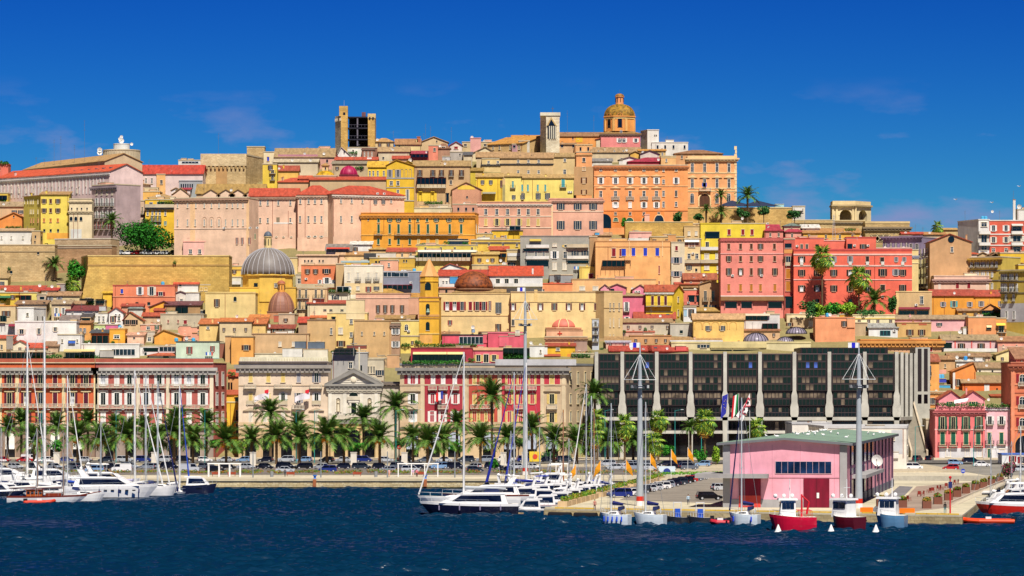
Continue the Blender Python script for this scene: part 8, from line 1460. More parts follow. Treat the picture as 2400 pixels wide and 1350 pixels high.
 # ---------------------------------------------------------------- lamp masts, poles, flags
def lampmast(px,Y,zb,ytop,ycr,lb):
 c=W(px,ycr,Y);r=empty('lamp_mast',(c.x,Y,zb),lb,'lamp mast','tall floodlight masts');H=PZ(ytop,Y)-zb;h_=c.z-zb;g=mat('A6AEB6',rough=.4);w=mat('D8DCDE');m=MB()
 m.tube((0,0,1.6),(0,0,h_+3.4),.62,.3,g,12);m.tube((0,0,h_+3.4),(0,0,H),.16,.1,g,8);m.build('pole',r);m=MB();m.tube((0,0,0),(0,0,.8),.7,.66,mat('E8E4E0'),12);m.tube((0,0,.801),(0,0,1.6),.66,.63,mat('C8301E'),12);m.build('base',r)
 m=MB();n=6;P=[Vector((2.75*math.cos(a),2.75*math.sin(a),h_))for a in[2*math.pi*i/n for i in range(n)]]
 for i in range(n):m.tube(P[i],P[(i+1)%n],.07,.07,w,5);m.tube(P[i],(0,0,h_),.05,.05,w,4);m.tube(P[i],(0,0,h_+4.4),.045,.045,w,4)
 m.build('crown_ring',r);k=mat('3A3E46')
 for i in range(n):a=2*math.pi*(i+.5)/n;m=MB();m.box(-.35,.35,-.3,.3,-.25,.3,k);m.box(-.32,.32,-.34,-.301,-.22,.27,mat('C8CCD0',rough=.1));m.build('floodlight',r,(1.25*math.cos(a),1.25*math.sin(a),h_-1.2),a+math.pi/2)
 m=MB();m.tube((0,0,h_-1.5),(0,0,h_-1.1),1.2,1.2,k,8);m.build('lamp_rack',r)
 m=MB();q=H;[m.box(-1.8+.6*i,-1.2+.6*i,-.04,.04,q-.85,q,mat(cc))for i,cc in enumerate(('F0F0F0','2226C8','F0F0F0'))];m.build('flag_panel',r)
lampmast(1500,654,PZ1,803,890,'tall floodlight mast with a flag panel before the office block, on the pier car park');lampmast(2013,640,PZ1,803,889,'tall floodlight mast with a flag panel at the warehouse right corner');lampmast(1231,872,QZ,674,749,'tall floodlight mast with a flag panel before the cream convent')
def pole(px,Y,zb,ytop,col,lb,nm='street_lamp',cat='street lamp',grp='teal street lamps',arm=1.6,r_=.11):
 r=empty(nm,(PX(px,Y),Y,zb),lb,cat,grp);H=PZ(ytop,Y)-zb;m=MB();m.tube((0,0,0),(0,0,H),r_,r_*.6,mat(col,rough=.4),7);m.build('pole',r)
 if arm:m=MB();m.tube((0,0,H-.1),(arm,-.3,H+.25),.05,.05,mat(col),4);m.box(arm-.1,arm+.6,-.42,-.18,H+.18,H+.32,mat('C8CCD0'));m.build('lamp_head',r)
TP=[98,272,480,694,737,928,970,1197,1418,1582,1644,2145,2282]
for(px,lb)in zip(TP,ordl([(p,'')for p in TP],'slim teal street lamp before {zone}, {n} from left')):pole(px,1000 if px<2000 else 960,QZ+.3,962 if px<2000 else 1000,'2A8E8C',lb)
GPX=[593,752,908,1066,1290]
for(px,lb)in zip(GPX,ordl([(p,'')for p in GPX],'grey promenade lamp post before {zone}, {n} from left')):pole(px,845,QZ,1058,'7E868E',lb,grp='grey promenade lamp posts',arm=0,r_=.16)
PP=[133,362,593,829,948,1180,1230]
for(px,lb)in zip(PP,ordl([(p,'')for p in PP],'square white gate pillar before {zone}, {n} from left')):
 m=MB();m.box(-.75,.75,-.5,.5,0,3.2,Q('E2DCD0'));m.box(-.85,.85,-.6,.6,3.2,3.4,Q('D2CCC0'));tag(m.build('gate_pillar',None,(PX(px,968),968,QZ+.3)),lb,'gate pillar','white gate pillars')
for px,Y,yt,col,lb in[(1350,800,1088,'F0A01E','orange pennant flag farthest left over the moored boats'),(1408,750,1078,'F0A01E','orange pennant flag beside the pier planters'),(1467,760,1076,'F0A01E','orange pennant flag left of the near lamp mast'),(1524,800,1062,'F0A01E','orange pennant flag right of the near lamp mast'),(1573,840,1052,'F0A01E','orange pennant flag by the white blue notice board'),(1612,870,1048,'F0A01E','orange pennant flag nearest the warehouse canopy')]:
 r=empty('pennant_flag',(PX(px,Y),Y,PZ1 if Y<840 else QZ),lb,'flag','orange pennant flags');H=PZ(yt,Y)-r.location.z;m=MB();m.tube((0,0,0),(0,0,H),.06,.04,mat('E8E8E8'),5);m.build('pole',r);m=MB();s=-1 if px<1420 else 1;m.add([(0,0,H),(0,0,H-2.0),(s*.8,.3,H-2.9),(s*1.4,.1,H-3.4),(s*1.1,-.2,H-1.7)],[(0,1,2,3,4)],mat(col));m.build('cloth',r)
for px,cc,lb in[(1706,['2A2E9A'],'dark blue starred flag on the left pole before the office block'),(1731,['1E8A4A','F0F0F0','C8202A'],'green, white and red flag on the middle pole before the office block'),(1757,['F0ECF0'],'white flag with a red cross and four dark heads on the right pole')]:
 Y=1005;r=empty('flag',(PX(px,Y),Y,QZ+.3),lb,'flag','flags before the office block');H=PZ(922,Y)-r.location.z;m=MB();m.tube((0,-.1,0),(0,-.1,H),.07,.05,mat('D8DCE0'),5);m.build('pole',r);m=MB();n=len(cc)
 for i,c in enumerate(cc):
  a,b2=-3.2*i/n,-3.2*(i+1)/n;m.add([(a*.45,-.2,H-.1+a*.2),(a*.45-.5,-.2,H-5.2+a*.5),(b2*.45-.5,-.3,H-5.2+b2*.5),(b2*.45,-.3,H-.1+b2*.2)],[(0,1,2,3)],mat(c))if px!=1757 else m.add([(0,-.2,H),(-.9,-.2,H-2.2),(-3.6,-.3,H-5.8),(-1.9,-.3,H-7.3),(.2,-.2,H-3.2)],[(0,1,2,3,4)],mat(c))
 if px==1757:
  for a,b_ in(((-.4,-.34,H-1.1),(.05,-.34,H-1.6)),((-1.6,-.36,H-3.3),(.1,-.36,H-3.3)),((-2.6,-.36,H-4.6),(-1.1,-.36,H-5.6)),((-.5,-.36,H-1.4),(-2.6,-.36,H-6.4))):m.tube(a,b_,.16,.16,mat('C81E3A'),4)
  for q in((-.5,-2.4),(-.2,-3.9),(-1.5,-4.1),(-1.3,-5.3)):m.ball((q[0],-.4,H+q[1]),.33,mat('1A1A20'),8,5,sy=.3)
 if px==1706:
  for i in range(8):a=i*.785;m.ball((-.6+.5*math.cos(a),-.34,H-2.9+1.2*math.sin(a)),.09,mat('F0D020'),5,4)
 m.build('cloth',r)
 # ---------------------------------------------------------------- promenade and pier furniture
def bench(px,Y,zb,rz,lb,grp):
 r=empty('bench',(PX(px,Y),Y,zb),lb,'bench',grp,rz);w=mat('A04A2E','wood')
 for nm,bx in(('seat',(-.9,.9,-.25,.25,.4,.48)),('backrest',(-.9,.9,.25,.32,.5,.95)),('leg',(-.8,-.7,-.2,.25,0,.4)),('leg',(.7,.8,-.2,.25,0,.4))):MB().box(*bx,w).build(nm,r)
for px,l in((506,'under the left white pergola'),(543,'right end of the left white pergola'),(681,'left of the two open promenade benches'),(837,'right of the two open promenade benches'),(985,'under the right white pergola')):bench(px,858,QZ,0,'reddish wooden bench on the promenade, '+l,'promenade benches')
for x0,x1,lb in((488,562,'white frame pergola on the promenade at the left'),(933,1026,'white frame pergola on the promenade at the right'),(1290,1330,'white frame pergola half hidden behind the yachts')):
 Y=852;a,c=PX(x0,Y),PX(x1,Y);r=empty('pergola',(a,Y,QZ),lb,'pergola','white pergolas');w=mat('F0F0F0');L_=c-a;m=MB();m.box(-.2,L_+.2,-.2,0,2.8,3.0,w);m.box(-.2,L_+.2,2.4,2.6,2.8,3.0,w);[m.box(L_*i/6-.06,L_*i/6+.06,0,2.4,2.82,2.98,w)for i in range(7)];m.build('roof_frame',r)
 for i in range(4):
  for y in(-.1,2.5):m=MB();m.box(L_*i/3-.08,L_*i/3+.08,y-.08,y+.08,0,2.8,w);m.build('post',r)
for px,l in((738,'left'),(997,'right')):r=empty('mooring_bollard',(PX(px,832.5),832.5,QZ+.02),'blue mooring bollard with rusty streak on the quay edge, %s of two'%l,'bollard','mooring bollards');MB().lathe([(.35,0),(.25,.2),(.25,.5),(.45,.6),(.4,.8)],mat('2A6AC8'),12).build('head',r);MB().box(-.35,.35,-1.3,-1.1,-1.7,-.1,Q('A85A1E')).build('rust_plate',r)
for px,l in((637,'left'),(881,'right')):tag(MB().lathe([(.35,0),(.4,1.1),(.42,1.15),(.1,1.25)],mat('8A8E94'),10).build('litter_bin',None,(PX(px,850),850,QZ)),'grey litter bin on the promenade, %s of two'%l,'bin','litter bins')
def person(px,Y,zb,top,leg,lb,H=1.74,step=.15):
 V=[(0,0,.92),(0,0,1.15),(0,0,1.4),(0,0,1.52),(0,0,1.66),(.1,0,.86),(.12,-step,.48),(.12,-step*.6,.06),(.12,-step-.16,.03),(-.1,0,.86),(-.12,step,.48),(-.12,step*1.3,.06),(-.12,step*1.1-.16,.03),(.2,0,1.4),(.27,.05,1.12),(.28,-.08,.88),(-.2,0,1.4),(-.27,-.05,1.12),(-.28,-.14,.88)]
 E=[(0,1),(1,2),(2,3),(3,4),(0,5),(5,6),(6,7),(7,8),(0,9),(9,10),(10,11),(11,12),(2,13),(13,14),(14,15),(2,16),(16,17),(17,18)];rad=[.14,.13,.15,.055,.1,.09,.065,.045,.035,.09,.065,.045,.035,.065,.045,.035,.065,.045,.035]
 me=bpy.data.meshes.new('person');me.from_pydata([(x*H/1.74,y,z*H/1.74)for x,y,z in V],E,[]);o=inst('person',me,None,(PX(px,Y),Y,zb));md=o.modifiers.new('skin','SKIN');ly=me.skin_vertices[0].data
 for i,q in enumerate(rad):ly[i].radius=(q,q*(.8 if i<3 else 1))
 ly[0].use_root=True;s=o.modifiers.new('sub','SUBSURF');s.levels=1;s.render_levels=1
 m=bpy.data.materials.new('person_clothes');m.use_nodes=True;t=m.node_tree;tc=nd(t,'ShaderNodeTexCoord');sp=nd(t,'ShaderNodeSeparateXYZ');cr=nd(t,'ShaderNodeValToRGB');cr.color_ramp.interpolation='CONSTANT';mr=nd(t,'ShaderNodeMath',operation='DIVIDE');mr.inputs[1].default_value=2.0
 for i,(ps,c)in enumerate(((0,'2A2420'),(.05,leg),(.47,top),(.745,'C89478'))):
  e=cr.color_ramp.elements[i]if i<2 else cr.color_ramp.elements.new(ps);e.position=ps;e.color=(*C3(c),1)
 t.links.new(tc.outputs['Object'],sp.inputs[0]);t.links.new(sp.outputs[2],mr.inputs[0]);t.links.new(mr.outputs[0],cr.inputs[0]);t.links.new(cr.outputs[0],t.nodes['Principled BSDF'].inputs['Base Color']);me.materials.append(m)
 MB().ball((0,.02,1.7*H/1.74),.115,mat('2A1E18'),8,5,sz=.8).build('hair',o);tag(o,lb,'person','people on the quays')
for a in[(668,853,QZ,'2A2E3A','22242C','person in dark clothes standing by a promenade bench'),(912,850,QZ,'E8B0B0','D8A088','person in pink walking near the right promenade lamp'),(968,851,QZ,'D8B8E0','E0C0B0','person in lilac walking under the right white pergola, left one'),(977,850,QZ,'D87088','2A2430','person in red top walking under the right white pergola, right one'),(1613,YB(1183,PZ1),PZ1,'A8C4DC','22304A','person in a pale blue shirt walking on the pier car park'),(1394,YB(1196,PZ1),PZ1,'C87A6A','6A3A3A','person sitting by the pier planters near the fenders'),(2215,YB(1203,PZ1),PZ1,'1E3A40','5AB0C0','person in turquoise shorts at the end of the pier promenade')]:person(*a)
pl=empty('planter_wall',(PX(1345,652),652,PZ1),'low pale planter wall with green hedges slanting along the pier edge','planter');P0,P1=Vector((8.5,648,0)),Vector((33,846,0));n=26;hm=[]
for i in range(n):
 if i in(7,15):continue
 a,c=P0.lerp(P1,i/n)-Vector((pl.location.x,652,0)),P0.lerp(P1,(i+.9)/n)-Vector((pl.location.x,652,0));m=MB();m.prism([(a.x-.8,a.y),(a.x+.8,a.y),(c.x+.8,c.y),(c.x-.8,c.y)],0,.9,Q('D8B88A'));m.build('planter_box',pl);q=(a+c)/2;hm.append((q.x,q.y,1.25,.8,3.4,.5))
inst('hedge',leafmesh('hedge',hm,3600,.17,('3E7A22','6A8A26','8A7A2E'),8),pl)
kb=MB();A2,B2=Vector((5.5,638.6,0)),Vector((70.4,604,0))
for i in range(40):a,c=A2.lerp(B2,i/40),A2.lerp(B2,(i+.96)/40);kb.prism([(a.x,a.y),(c.x,c.y),(c.x,c.y+.9),(a.x,a.y+.9)],PZ1+.01,PZ1+.22,mat('E0B830' if i%5 else 'D8CCB0','plaster'))
tag(kb.build('yellow_kerb'),kind='structure')
fd=MB()
for i,f_ in enumerate((.01,.075,.14)):a=A2.lerp(B2,f_);c=A2.lerp(B2,f_+.055);r=tag(MB().tube((a.x,a.y-1.6,.45),(c.x,c.y-1.6,.45),.55,.55,mat('1A1A20'),10).build('rubber_fender'),'long black rubber fender on the pier corner, %s from the left'%ORD[i],'fender','fenders on the pier corner')
RP=[(2064,1187),(2115,1190),(2172,1192),(2198,1182),(2223,1173),(2243,1165),(2264,1157),(2286,1149),(2305,1144),(2324,1137),(2344,1131)]
for i,(px,py)in enumerate(RP):
 Y=YB(py,PZ1);r=empty('planter',(PX(px,Y),Y,PZ1),'rusty steel cube planter with shrubs on the pier promenade, %s from the water end'%ORD[i],'planter','rusty planters on the pier promenade');MB().box(-.72,.72,-.72,.72,0,1.25,Q('7A3E20')).build('box',r);inst('shrub',leafmesh('shrub',[(0,0,1.5,.75,.7,.5)],150,.2,(('7A7A2A','5A7A22','A07A30'),('3E6A22','6A8A2A','8A4A20'))[i%2],i),r)
for i,(px,py)in enumerate([(2130,1175),(2154,1164),(2162,1163),(2177,1156),(2186,1155),(2200,1150),(2207,1149),(2218,1144),(2235,1136),(2243,1135)]):
 Y=YB(py,PZ1);r=empty('wooden_chair',(PX(px,Y),Y,PZ1),'red brown wooden chair on the pier promenade, %s from the water end'%ORD[i],'chair','wooden chairs on the pier promenade',rz=2.2+i);w=mat('8E2E22','wood');[MB().box(*bx,w).build(nm,r)for nm,bx in(('seat',(-.3,.3,-.3,.3,.4,.48)),('backrest',(-.3,.3,.24,.3,.5,1.05)),('armrest',(-.34,-.28,-.3,.24,.6,.68)),('armrest',(.28,.34,-.3,.24,.6,.68)),('leg',(-.3,-.24,-.3,-.24,0,.4)),('leg',(.24,.3,-.3,-.24,0,.4)),('leg',(-.3,-.24,.24,.3,0,.4)),('leg',(.24,.3,.24,.3,0,.4)))]
a,c=Vector((*gp(2226,1192,PZ1),PZ1)),Vector((*gp(2360,1134,PZ1),PZ1));r=empty('railing',a,'long pale post railing down the right side of the pier promenade','railing');m=MB();d=c-a
bm_=MB().tube((0,0,0),(0,0,1.1),.07,.07,mat('D8CCB8'),4).mesh('baluster');[inst('baluster',bm_,r,d*i/63)for i in range(64)];m=MB();m.tube((0,0,1.12),d+Vector((0,0,1.12)),.09,.09,mat('C8B8A8'),5);m.build('handrail',r)
Y=YB(1204,PZ1);r=empty('signal_post',(PX(2227,Y),Y,PZ1),'slim red post with a small blue solar panel at the pier end','post');MB().tube((0,0,0),(0,0,5.6),.13,.1,mat('C81E28'),8).build('pole',r);MB().box(-.3,.3,-.2,-.1,4.1,5.1,mat('26306A')).build('solar_panel',r);MB().lathe([(.2,5.6),(.25,5.8),(.1,6.0)],mat('C81E28'),8).build('lamp',r)
for x0,x1,y,lb in((2016,2046,1203,'orange barrier panel beside the dark red boat'),(2108,2144,1205,'orange barrier panel right of the blue grey boat')):Y=YB(y,PZ1);w_=(x1-x0)*Y/F;r=empty('barrier',(PX(x0,Y),Y,PZ1),lb,'barrier','orange barriers');MB().box(0,w_,-.05,.05,.15,.95,mat('F07A14')).build('panel',r);[MB().box(x,x+.1,-.2,.2,0,.15,mat('dgrey')).build('foot',r)for x in(.2,w_-.3)]
for px,Y,zt,col,rim,lb in((936,1000,1048,'C81E28','F0F0F0','red no entry sign in front of the shade-greyed church side wall'),(2257,850,1104,'2A4AC0','F0F0F0','round blue traffic sign on the side road before the pink houses')):
 r=empty('road_sign',(PX(px,Y),Y,QZ+.2),lb,'road sign');H=PZ(zt,Y)-QZ-.2;MB().tube((0,0,0),(0,0,H),.05,.05,mat('grey'),5).build('pole',r);m=MB();m.lathe([(.5,-.03),(.5,.03)],mat(col),16);m.box(-.36,.36,-.08,.08,.031,.05,mat(rim));o=m.build('disc',r,(0,-.08,H));o.rotation_euler=(R_(90),0,0)
for px,py,w_,h_,c1,c2,lb in((1254,1070,1.3,2.3,'E8C83A','D84A30','poster panel with yellow and red picture among the palms'),(1563,1106,1.9,2.6,'C8D8E4','2A3E8A','white notice board with a blue emblem near the warehouse canopy')):
 Y=880;r=empty('notice_board',(PX(px,Y),Y,QZ),lb,'notice board');z=PZ(py,Y)-QZ;MB().box(-w_,w_,-.05,.05,z-h_/2,z+h_/2,mat(c1)).build('panel',r);m=MB();m.lathe([(w_*.45,-.02),(w_*.45,.02)],mat(c2),14);o=m.build('emblem',r,(0,-.08,z));o.rotation_euler=(R_(90),0,0);MB().box(-w_,-w_+.1,-.04,.04,0,z-h_/2,mat('grey')).build('post',r);MB().box(w_-.1,w_,-.04,.04,0,z-h_/2,mat('grey')).build('post',r)
 # ---------------------------------------------------------------- boats
def hullmesh(L,B,H,top,bot,deck,stripe=None,rake=.12,sheer=.35,key=None):
 m=MB();n=14;tm,bm,dm=mat(top,'plain',.25,.5),mat(bot,'plain',.4),mat(deck,'plain',.6);S=[]
 for i in range(n+1):
  t=i/n;b=B/2*(.82+.18*min(1,t/.3))*(1-max(0,(t-.45)/.55)**2.3);zd=H*(1+sheer*max(0,t-.25)**1.6);x=L*(t-.5);xr=-L*rake*max(0,(t-.6)/.4)**1.5
  S.append([(x,b,zd),(x+xr*.12,b*.99,zd-.22*H),(x+xr*.5,b*.94,zd*.45),(x+xr*.9,b*.86,.16),(x+xr,b*.6,-.5)])
 vs=[];[vs.extend([(x,s*y,z)for x,y,z in S[i]])for s in(-1,1)for i in range(n+1)];k=5;o=(n+1)*k
 sm_=[mat(stripe)if stripe else tm,tm,tm,bm];base=len(m.v)
 for j in range(4):
  fs=[]
  for i in range(n):a,b=i*k+j,(i+1)*k+j;fs.append((a,a+1,b+1,b));fs.append((o+a,o+b,o+b+1,o+a+1))
  fs.append((j,o+j,o+j+1,j+1));q=[v for v in vs];m.add(q,fs,sm_[j])
 m.add(vs,[(i*k,(i+1)*k,o+(i+1)*k,o+i*k)for i in range(n)],dm);return m
def slab(m,prof,w0,w1,mm,zb,zt):  # cabin: side profile in xz with width narrowing from w0 at zb to w1 at zt
 f=lambda z:(w0+(w1-w0)*(z-zb)/(zt-zb))/2;n=len(prof);vs=[(x,-f(z),z)for x,z in prof]+[(x,f(z),z)for x,z in prof]
 m.add(vs,[tuple(range(n)),tuple(range(2*n-1,n-1,-1))]+[((i+1)%n,i,n+i,n+(i+1)%n)for i in range(n)],mm)
WHT='F0F0F0'
def boat(kind,p0,p1,ywl,label,top=WHT,bot='1E2A4A',H=None,B=None,deck='E4E2DC',mast=None,cov=WHT,group='moored boats',**k):
 """p0 stern column, p1 bow column, ywl waterline row; mast: list of (column, top row, colour, radius)"""
 ywl=1150+(ywl-1128)*15/37 if ywl<1165 else ywl
 Y=F*CAMZ/(ywl-HY);L=abs(p1-p0)*Y/F;s=1 if p1>p0 else-1;r=empty('boat' if kind!='sail' else 'sailboat',(PX((p0+p1)/2,Y),Y,0),label,dict(sail='sailboat',yacht='yacht',rib='dinghy',work='workboat',tug='tug boat',cat='catamaran').get(kind,'boat'),group,rz=(0 if s>0 else math.pi)+k.get('yaw',0))
 B=B or L*.27;H=H or L*.085;g=mat('101826','glass',.06,.7);w=mat(k.get('cab',WHT),'plain',.3);st=mat('D4D8DC',rough=.3);lx=lambda px:s*(px-(p0+p1)/2)*Y/F;lz=lambda py:PZ(py,Y)
 if kind=='rib':
  m=MB();a,b=L/2,B/2;P=[(-a,b,.45),(a*.4,b,.5),(a*.8,b*.6,.62),(a,0,.75),(a*.8,-b*.6,.62),(a*.4,-b,.5),(-a,-b,.45)]
  for q,e in zip(P[:-1],P[1:]):m.tube(q,e,.34,.34,mat(top,rough=.5),8);m.ball(e,.34,mat(top,rough=.5),8,5)
  m.build('tube',r);m=MB();m.prism([(-a,-b*.8),(a*.5,-b*.7),(a*.85,0),(a*.5,b*.7),(-a,b*.8)],-.3,.25,mat('2A2C34'));m.build('hull',r);m=MB();m.box(-a-.4,-a+.3,-.3,.3,.3,1.15,mat('1A1C22'));m.build('outboard_motor',r);m=MB();m.box(-.5,.4,-.35,.35,.25,1.15,w);m.build('console',r);m=MB();m.box(-a*.7,-a*.5,-b*.5,b*.5,.25,.7,mat('E8E8E8'));m.build('seat',r);return r
 inst('hull',hullmesh(L,B,H,top,bot,deck,k.get('stripe')).mesh('hull'),r)
 m=MB();n=12;pr_=lambda t,y:(L*(t-.5),y*(B/2-.08)*(1-max(0,(t-.45)/.55)**2.3),H*(1+.35*max(0,t-.25)**1.6))
 for y in(-1,1):
  P=[Vector(pr_(.3+.69*i/n,y))for i in range(n+1)];m.path([p+Vector((0,0,.65))for p in P],.025,st,3)
  for p in P[::2]:m.tube(p,p+Vector((0,0,.65)),.02,.02,st,3)
 m.build('guard_rail',r)
 if kind=='yacht':
  fl=k.get('fly',1);c1,c2=H*1.02,H*1.02+max(1.5,L*.082);m=MB();slab(m,[(-L*.40,c1-.2),(L*.30,c1+.1),(L*.12,c2),(-L*.36,c2+.1)],B*.82,B*.66,w,c1-.2,c2+.1);m.build('cabin',r)
  m=MB();slab(m,[(-L*.33,c1+.35),(L*.17,c1+.42),(L*.085,c2-.16),(-L*.32,c2-.1)],B*.835,B*.70,g,c1-.2,c2+.1);m.build('window',r)
  m=MB();slab(m,[(-L*.45,c2+.11),(L*.08,c2+.005),(L*.02,c2+.32),(-L*.44,c2+.34)],B*.72,B*.66,w,c2,c2+.4);m.build('upper_deck',r)
  if fl:m=MB();slab(m,[(-L*.05,c2+.33),(L*.03,c2+.33),(-L*.01,c2+.8),(-L*.04,c2+.8)],B*.6,B*.5,g,c2+.3,c2+.9);m.build('windscreen',r);m=MB();slab(m,[(-L*.30,c2+.35),(-L*.24,c2+.35),(-L*.30,c2+1.7),(-L*.36,c2+1.75)],B*.66,B*.5,w,c2+.3,c2+1.8);m.ball((-L*.32,0,c2+2.0),.32,w,8,5);m.tube((-L*.32,.6,c2+1.7),(-L*.32,.6,c2+3.6),.03,.02,st,4);m.build('radar_arch',r)
  if fl>1:m=MB();slab(m,[(-L*.34,c2+1.9),(L*.0,c2+1.8),(-L*.02,c2+2.0),(-L*.34,c2+2.1)],B*.66,B*.62,mat(k.get('bim',WHT)),c2+1.8,c2+2.1);[m.tube((x,y*B*.3,c2+.3),(x,y*B*.3,c2+1.85),.04,.04,st,4)for x in(-L*.3,-L*.03)for y in(-1,1)];m.build('hardtop',r)
  for i in range(k.get('ports',5)):m=MB();x=L*(-.05+.075*i);m.box(x-.32,x+.32,-B*.5-.02,-B*.44,H*.62,H*.62+.25,g);m.build('porthole',r)
  m=MB();m.box(-L*.5-.9,-L*.5+.02,-B*.38,B*.38,.25,.42,mat('B89A72','wood'));m.build('swim_platform',r)
 elif kind in('sail','cat'):
  c1=H;m=MB();slab(m,[(-L*.18,c1-.1),(L*.28,c1+.05),(L*.16,c1+.48),(-L*.16,c1+.58)],B*.62,B*.48,w,c1-.1,c1+.6);m.build('cabin',r);m=MB();slab(m,[(-L*.1,c1+.18),(L*.15,c1+.2),(L*.12,c1+.36),(-L*.1,c1+.42)],B*.63,B*.535,g,c1-.1,c1+.6);m.build('window',r)
  m=MB();slab(m,[(-L*.3,c1+.9),(-L*.14,c1+.55),(-L*.15,c1+1.25),(-L*.29,c1+1.35)],B*.55,B*.45,mat(k.get('bim','1E2A5A')),c1+.5,c1+1.4);m.build('spray_hood',r);m=MB();m.lathe([(.4,-.03),(.4,.03)],st,10,(0,0,0));o=m.build('wheel',r,(-L*.36,0,c1+.6));o.rotation_euler=(0,R_(90),0)
  if kind=='cat':inst('second_hull',hullmesh(L,B*.4,H*.9,top,bot,deck).mesh('second_hull'),r,(0,B*.9,0))
 elif kind=='tug':
  cw=k.get('cw',.3);x0,x1=-L*cw*.6+L*.12,L*cw*.4+L*.12;c2=H+2.5;m=MB();slab(m,[(x0,H*.9),(x1+.3,H*1.0),(x1,c2),(x0,c2)],B*.62,B*.56,w,H*.9,c2);slab(m,[(x0-.3,c2+.001),(x1+.5,c2+.001),(x1+.45,c2+.3),(x0-.25,c2+.3)],B*.7,B*.68,w,c2,c2+.3);m.build('wheelhouse',r)
  for i in range(3):a=x0+.25+(x1-x0-.3)*i/3;m=MB();slab(m,[(a,c2-1.25),(a+(x1-x0)*.27,c2-1.25),(a+(x1-x0)*.27,c2-.3),(a,c2-.3)],B*.64,B*.60,g,c2-1.5,c2);m.build('window',r)
  m=MB();m.box(x1+.1,x1+.22,-B*.24,B*.24,c2-1.2,c2-.3,g);m.build('windscreen',r)
  m=MB();m.tube((x0+.8,0,c2+.3),(x0+.8,0,c2+3.2),.09,.06,w,6);m.tube((x0+.8,-.8,c2+1.9),(x0+.8,.8,c2+1.9),.05,.05,w,4);[m.ball((x0+.4+q*1.3,.5*(q-1),c2+.65),.33,mat('E8E8E8'),8,5)for q in(0,1,2)];m.build('radar_mast',r)
  if k.get('rail'):m=MB();c=mat(k['rail']);[m.tube((-L*.4+i*.6,y*B*.42,H),(-L*.4+i*.6,y*B*.42,H+1.0),.05,.05,c,4)for i in range(int(L*.35/.6))for y in(-1,1)];[m.tube((-L*.4,y*B*.42,H+1),(-L*.08,y*B*.42,H+1),.06,.06,c,4)for y in(-1,1)];m.tube((-L*.2,0,H),(-L*.2,0,H+3.4),.16,.12,c,6);m.tube((-L*.2,0,H+3.2),(-L*.36,0,H+2.2),.14,.1,c,6);m.tube((-L*.36,0,H+2.2),(-L*.3,0,H+.4),.16,.16,c,6);m.build('deck_crane',r)
  m=MB();[m.tube((L*(-.45+.1*i),-B*.5,H*.7),(L*(-.4+.1*i),-B*.5,H*.7),.14,.14,mat('1A1A1E'),6)for i in range(8)];m.build('rubbing_strake',r)
 elif kind=='work':m=MB();m.box(-L*.16,L*.08,-B*.28,B*.28,H*.8,H+1.35,mat(k.get('box','2A5AC8')));m.build('console',r);m=MB();[m.tube((x,y*B*.3,H),(x,y*B*.3,H+2.3),.05,.05,st,4)for x in(-L*.2,L*.14)for y in(-1,1)];m.box(-L*.22,L*.16,-B*.34,B*.34,H+2.3,H+2.38,w);m.build('canopy_frame',r);m=MB();m.box(-L*.5-.5,-L*.5+.1,-.35,.35,.3,1.5,mat('1A1C22'));m.build('outboard_motor',r)
 elif kind=='ketch':wd=mat('7A2E16','wood');m=MB();m.box(-L*.26,-L*.06,-B*.3,B*.3,H*.8,H+1.2,mat('B0581E','wood'));m.box(-L*.28,-L*.04,-B*.34,B*.34,H+1.2,H+1.3,wd);m.build('deckhouse',r);m=MB();m.box(-L*.02,L*.18,-B*.25,B*.25,H*.8,H+.55,wd);m.build('hatch',r);[MB().box(-L*.25+i*.75,-L*.25+i*.75+.5,-B*.3-.03,-B*.29,H+.4,H+.95,g).build('window',r)for i in range(4)];m=MB();m.tube((L*.42,0,H*1.15),(L*.5+2.6,0,H*1.7),.12,.07,wd,6);m.build('bowsprit',r)
 for(mp,mt,mc,mr)in(mast or[]):
  X=lx(mp);T=lz(mt);m=MB();mm=mat(mc,rough=.35);m.tube((X,0,H*.9),(X,0,T),mr,mr*.65,mm,8);hh=T-H;[m.tube((X,-hh*.075,H+hh*f),(X,hh*.075,H+hh*f),.045,.03,mm,4)for f in(.4,.7)];m.build('mast',r)
  bl_=min(L*.42,hh*.42);m=MB();m.tube((X-.2,0,H+1.5),(X-bl_,0,H+1.45),.09,.08,mm,6);m.build('boom',r);m=MB();m.tube((X-.25,0,H+1.85),(X-bl_*.97,0,H+1.62),.3,.17,mat(cov,'plain',.8),8);m.build('sail_cover',r)
  m=MB();ri=mat('9AA0A6');m.tube((X,0,T-.2),(L*.49,0,H*1.3),.035,.035,ri,3);m.tube((X,0,T),(-L*.49,0,H),.03,.03,ri,3)
  for y in(-1,1):m.path([(X,0,T-.3),(X,y*hh*.075,H+hh*.7),(X-.2,y*B*.46,H)],.028,ri,3);m.path([(X,0,H+hh*.68),(X,y*hh*.075,H+hh*.4),(X+.2,y*B*.45,H)],.025,ri,3)
  m.build('rigging',r)
  if k.get('jib'):a,b=Vector((X+.1,0,T-.6)),Vector((L*.485,0,H*1.35));m=MB();c=mat(k['jib']);m.tube(a,a.lerp(b,.55),.05,.12,c,6);m.tube(a.lerp(b,.55),b,.12,k.get('jr',.15),c,6);m.build('furled_sail',r)
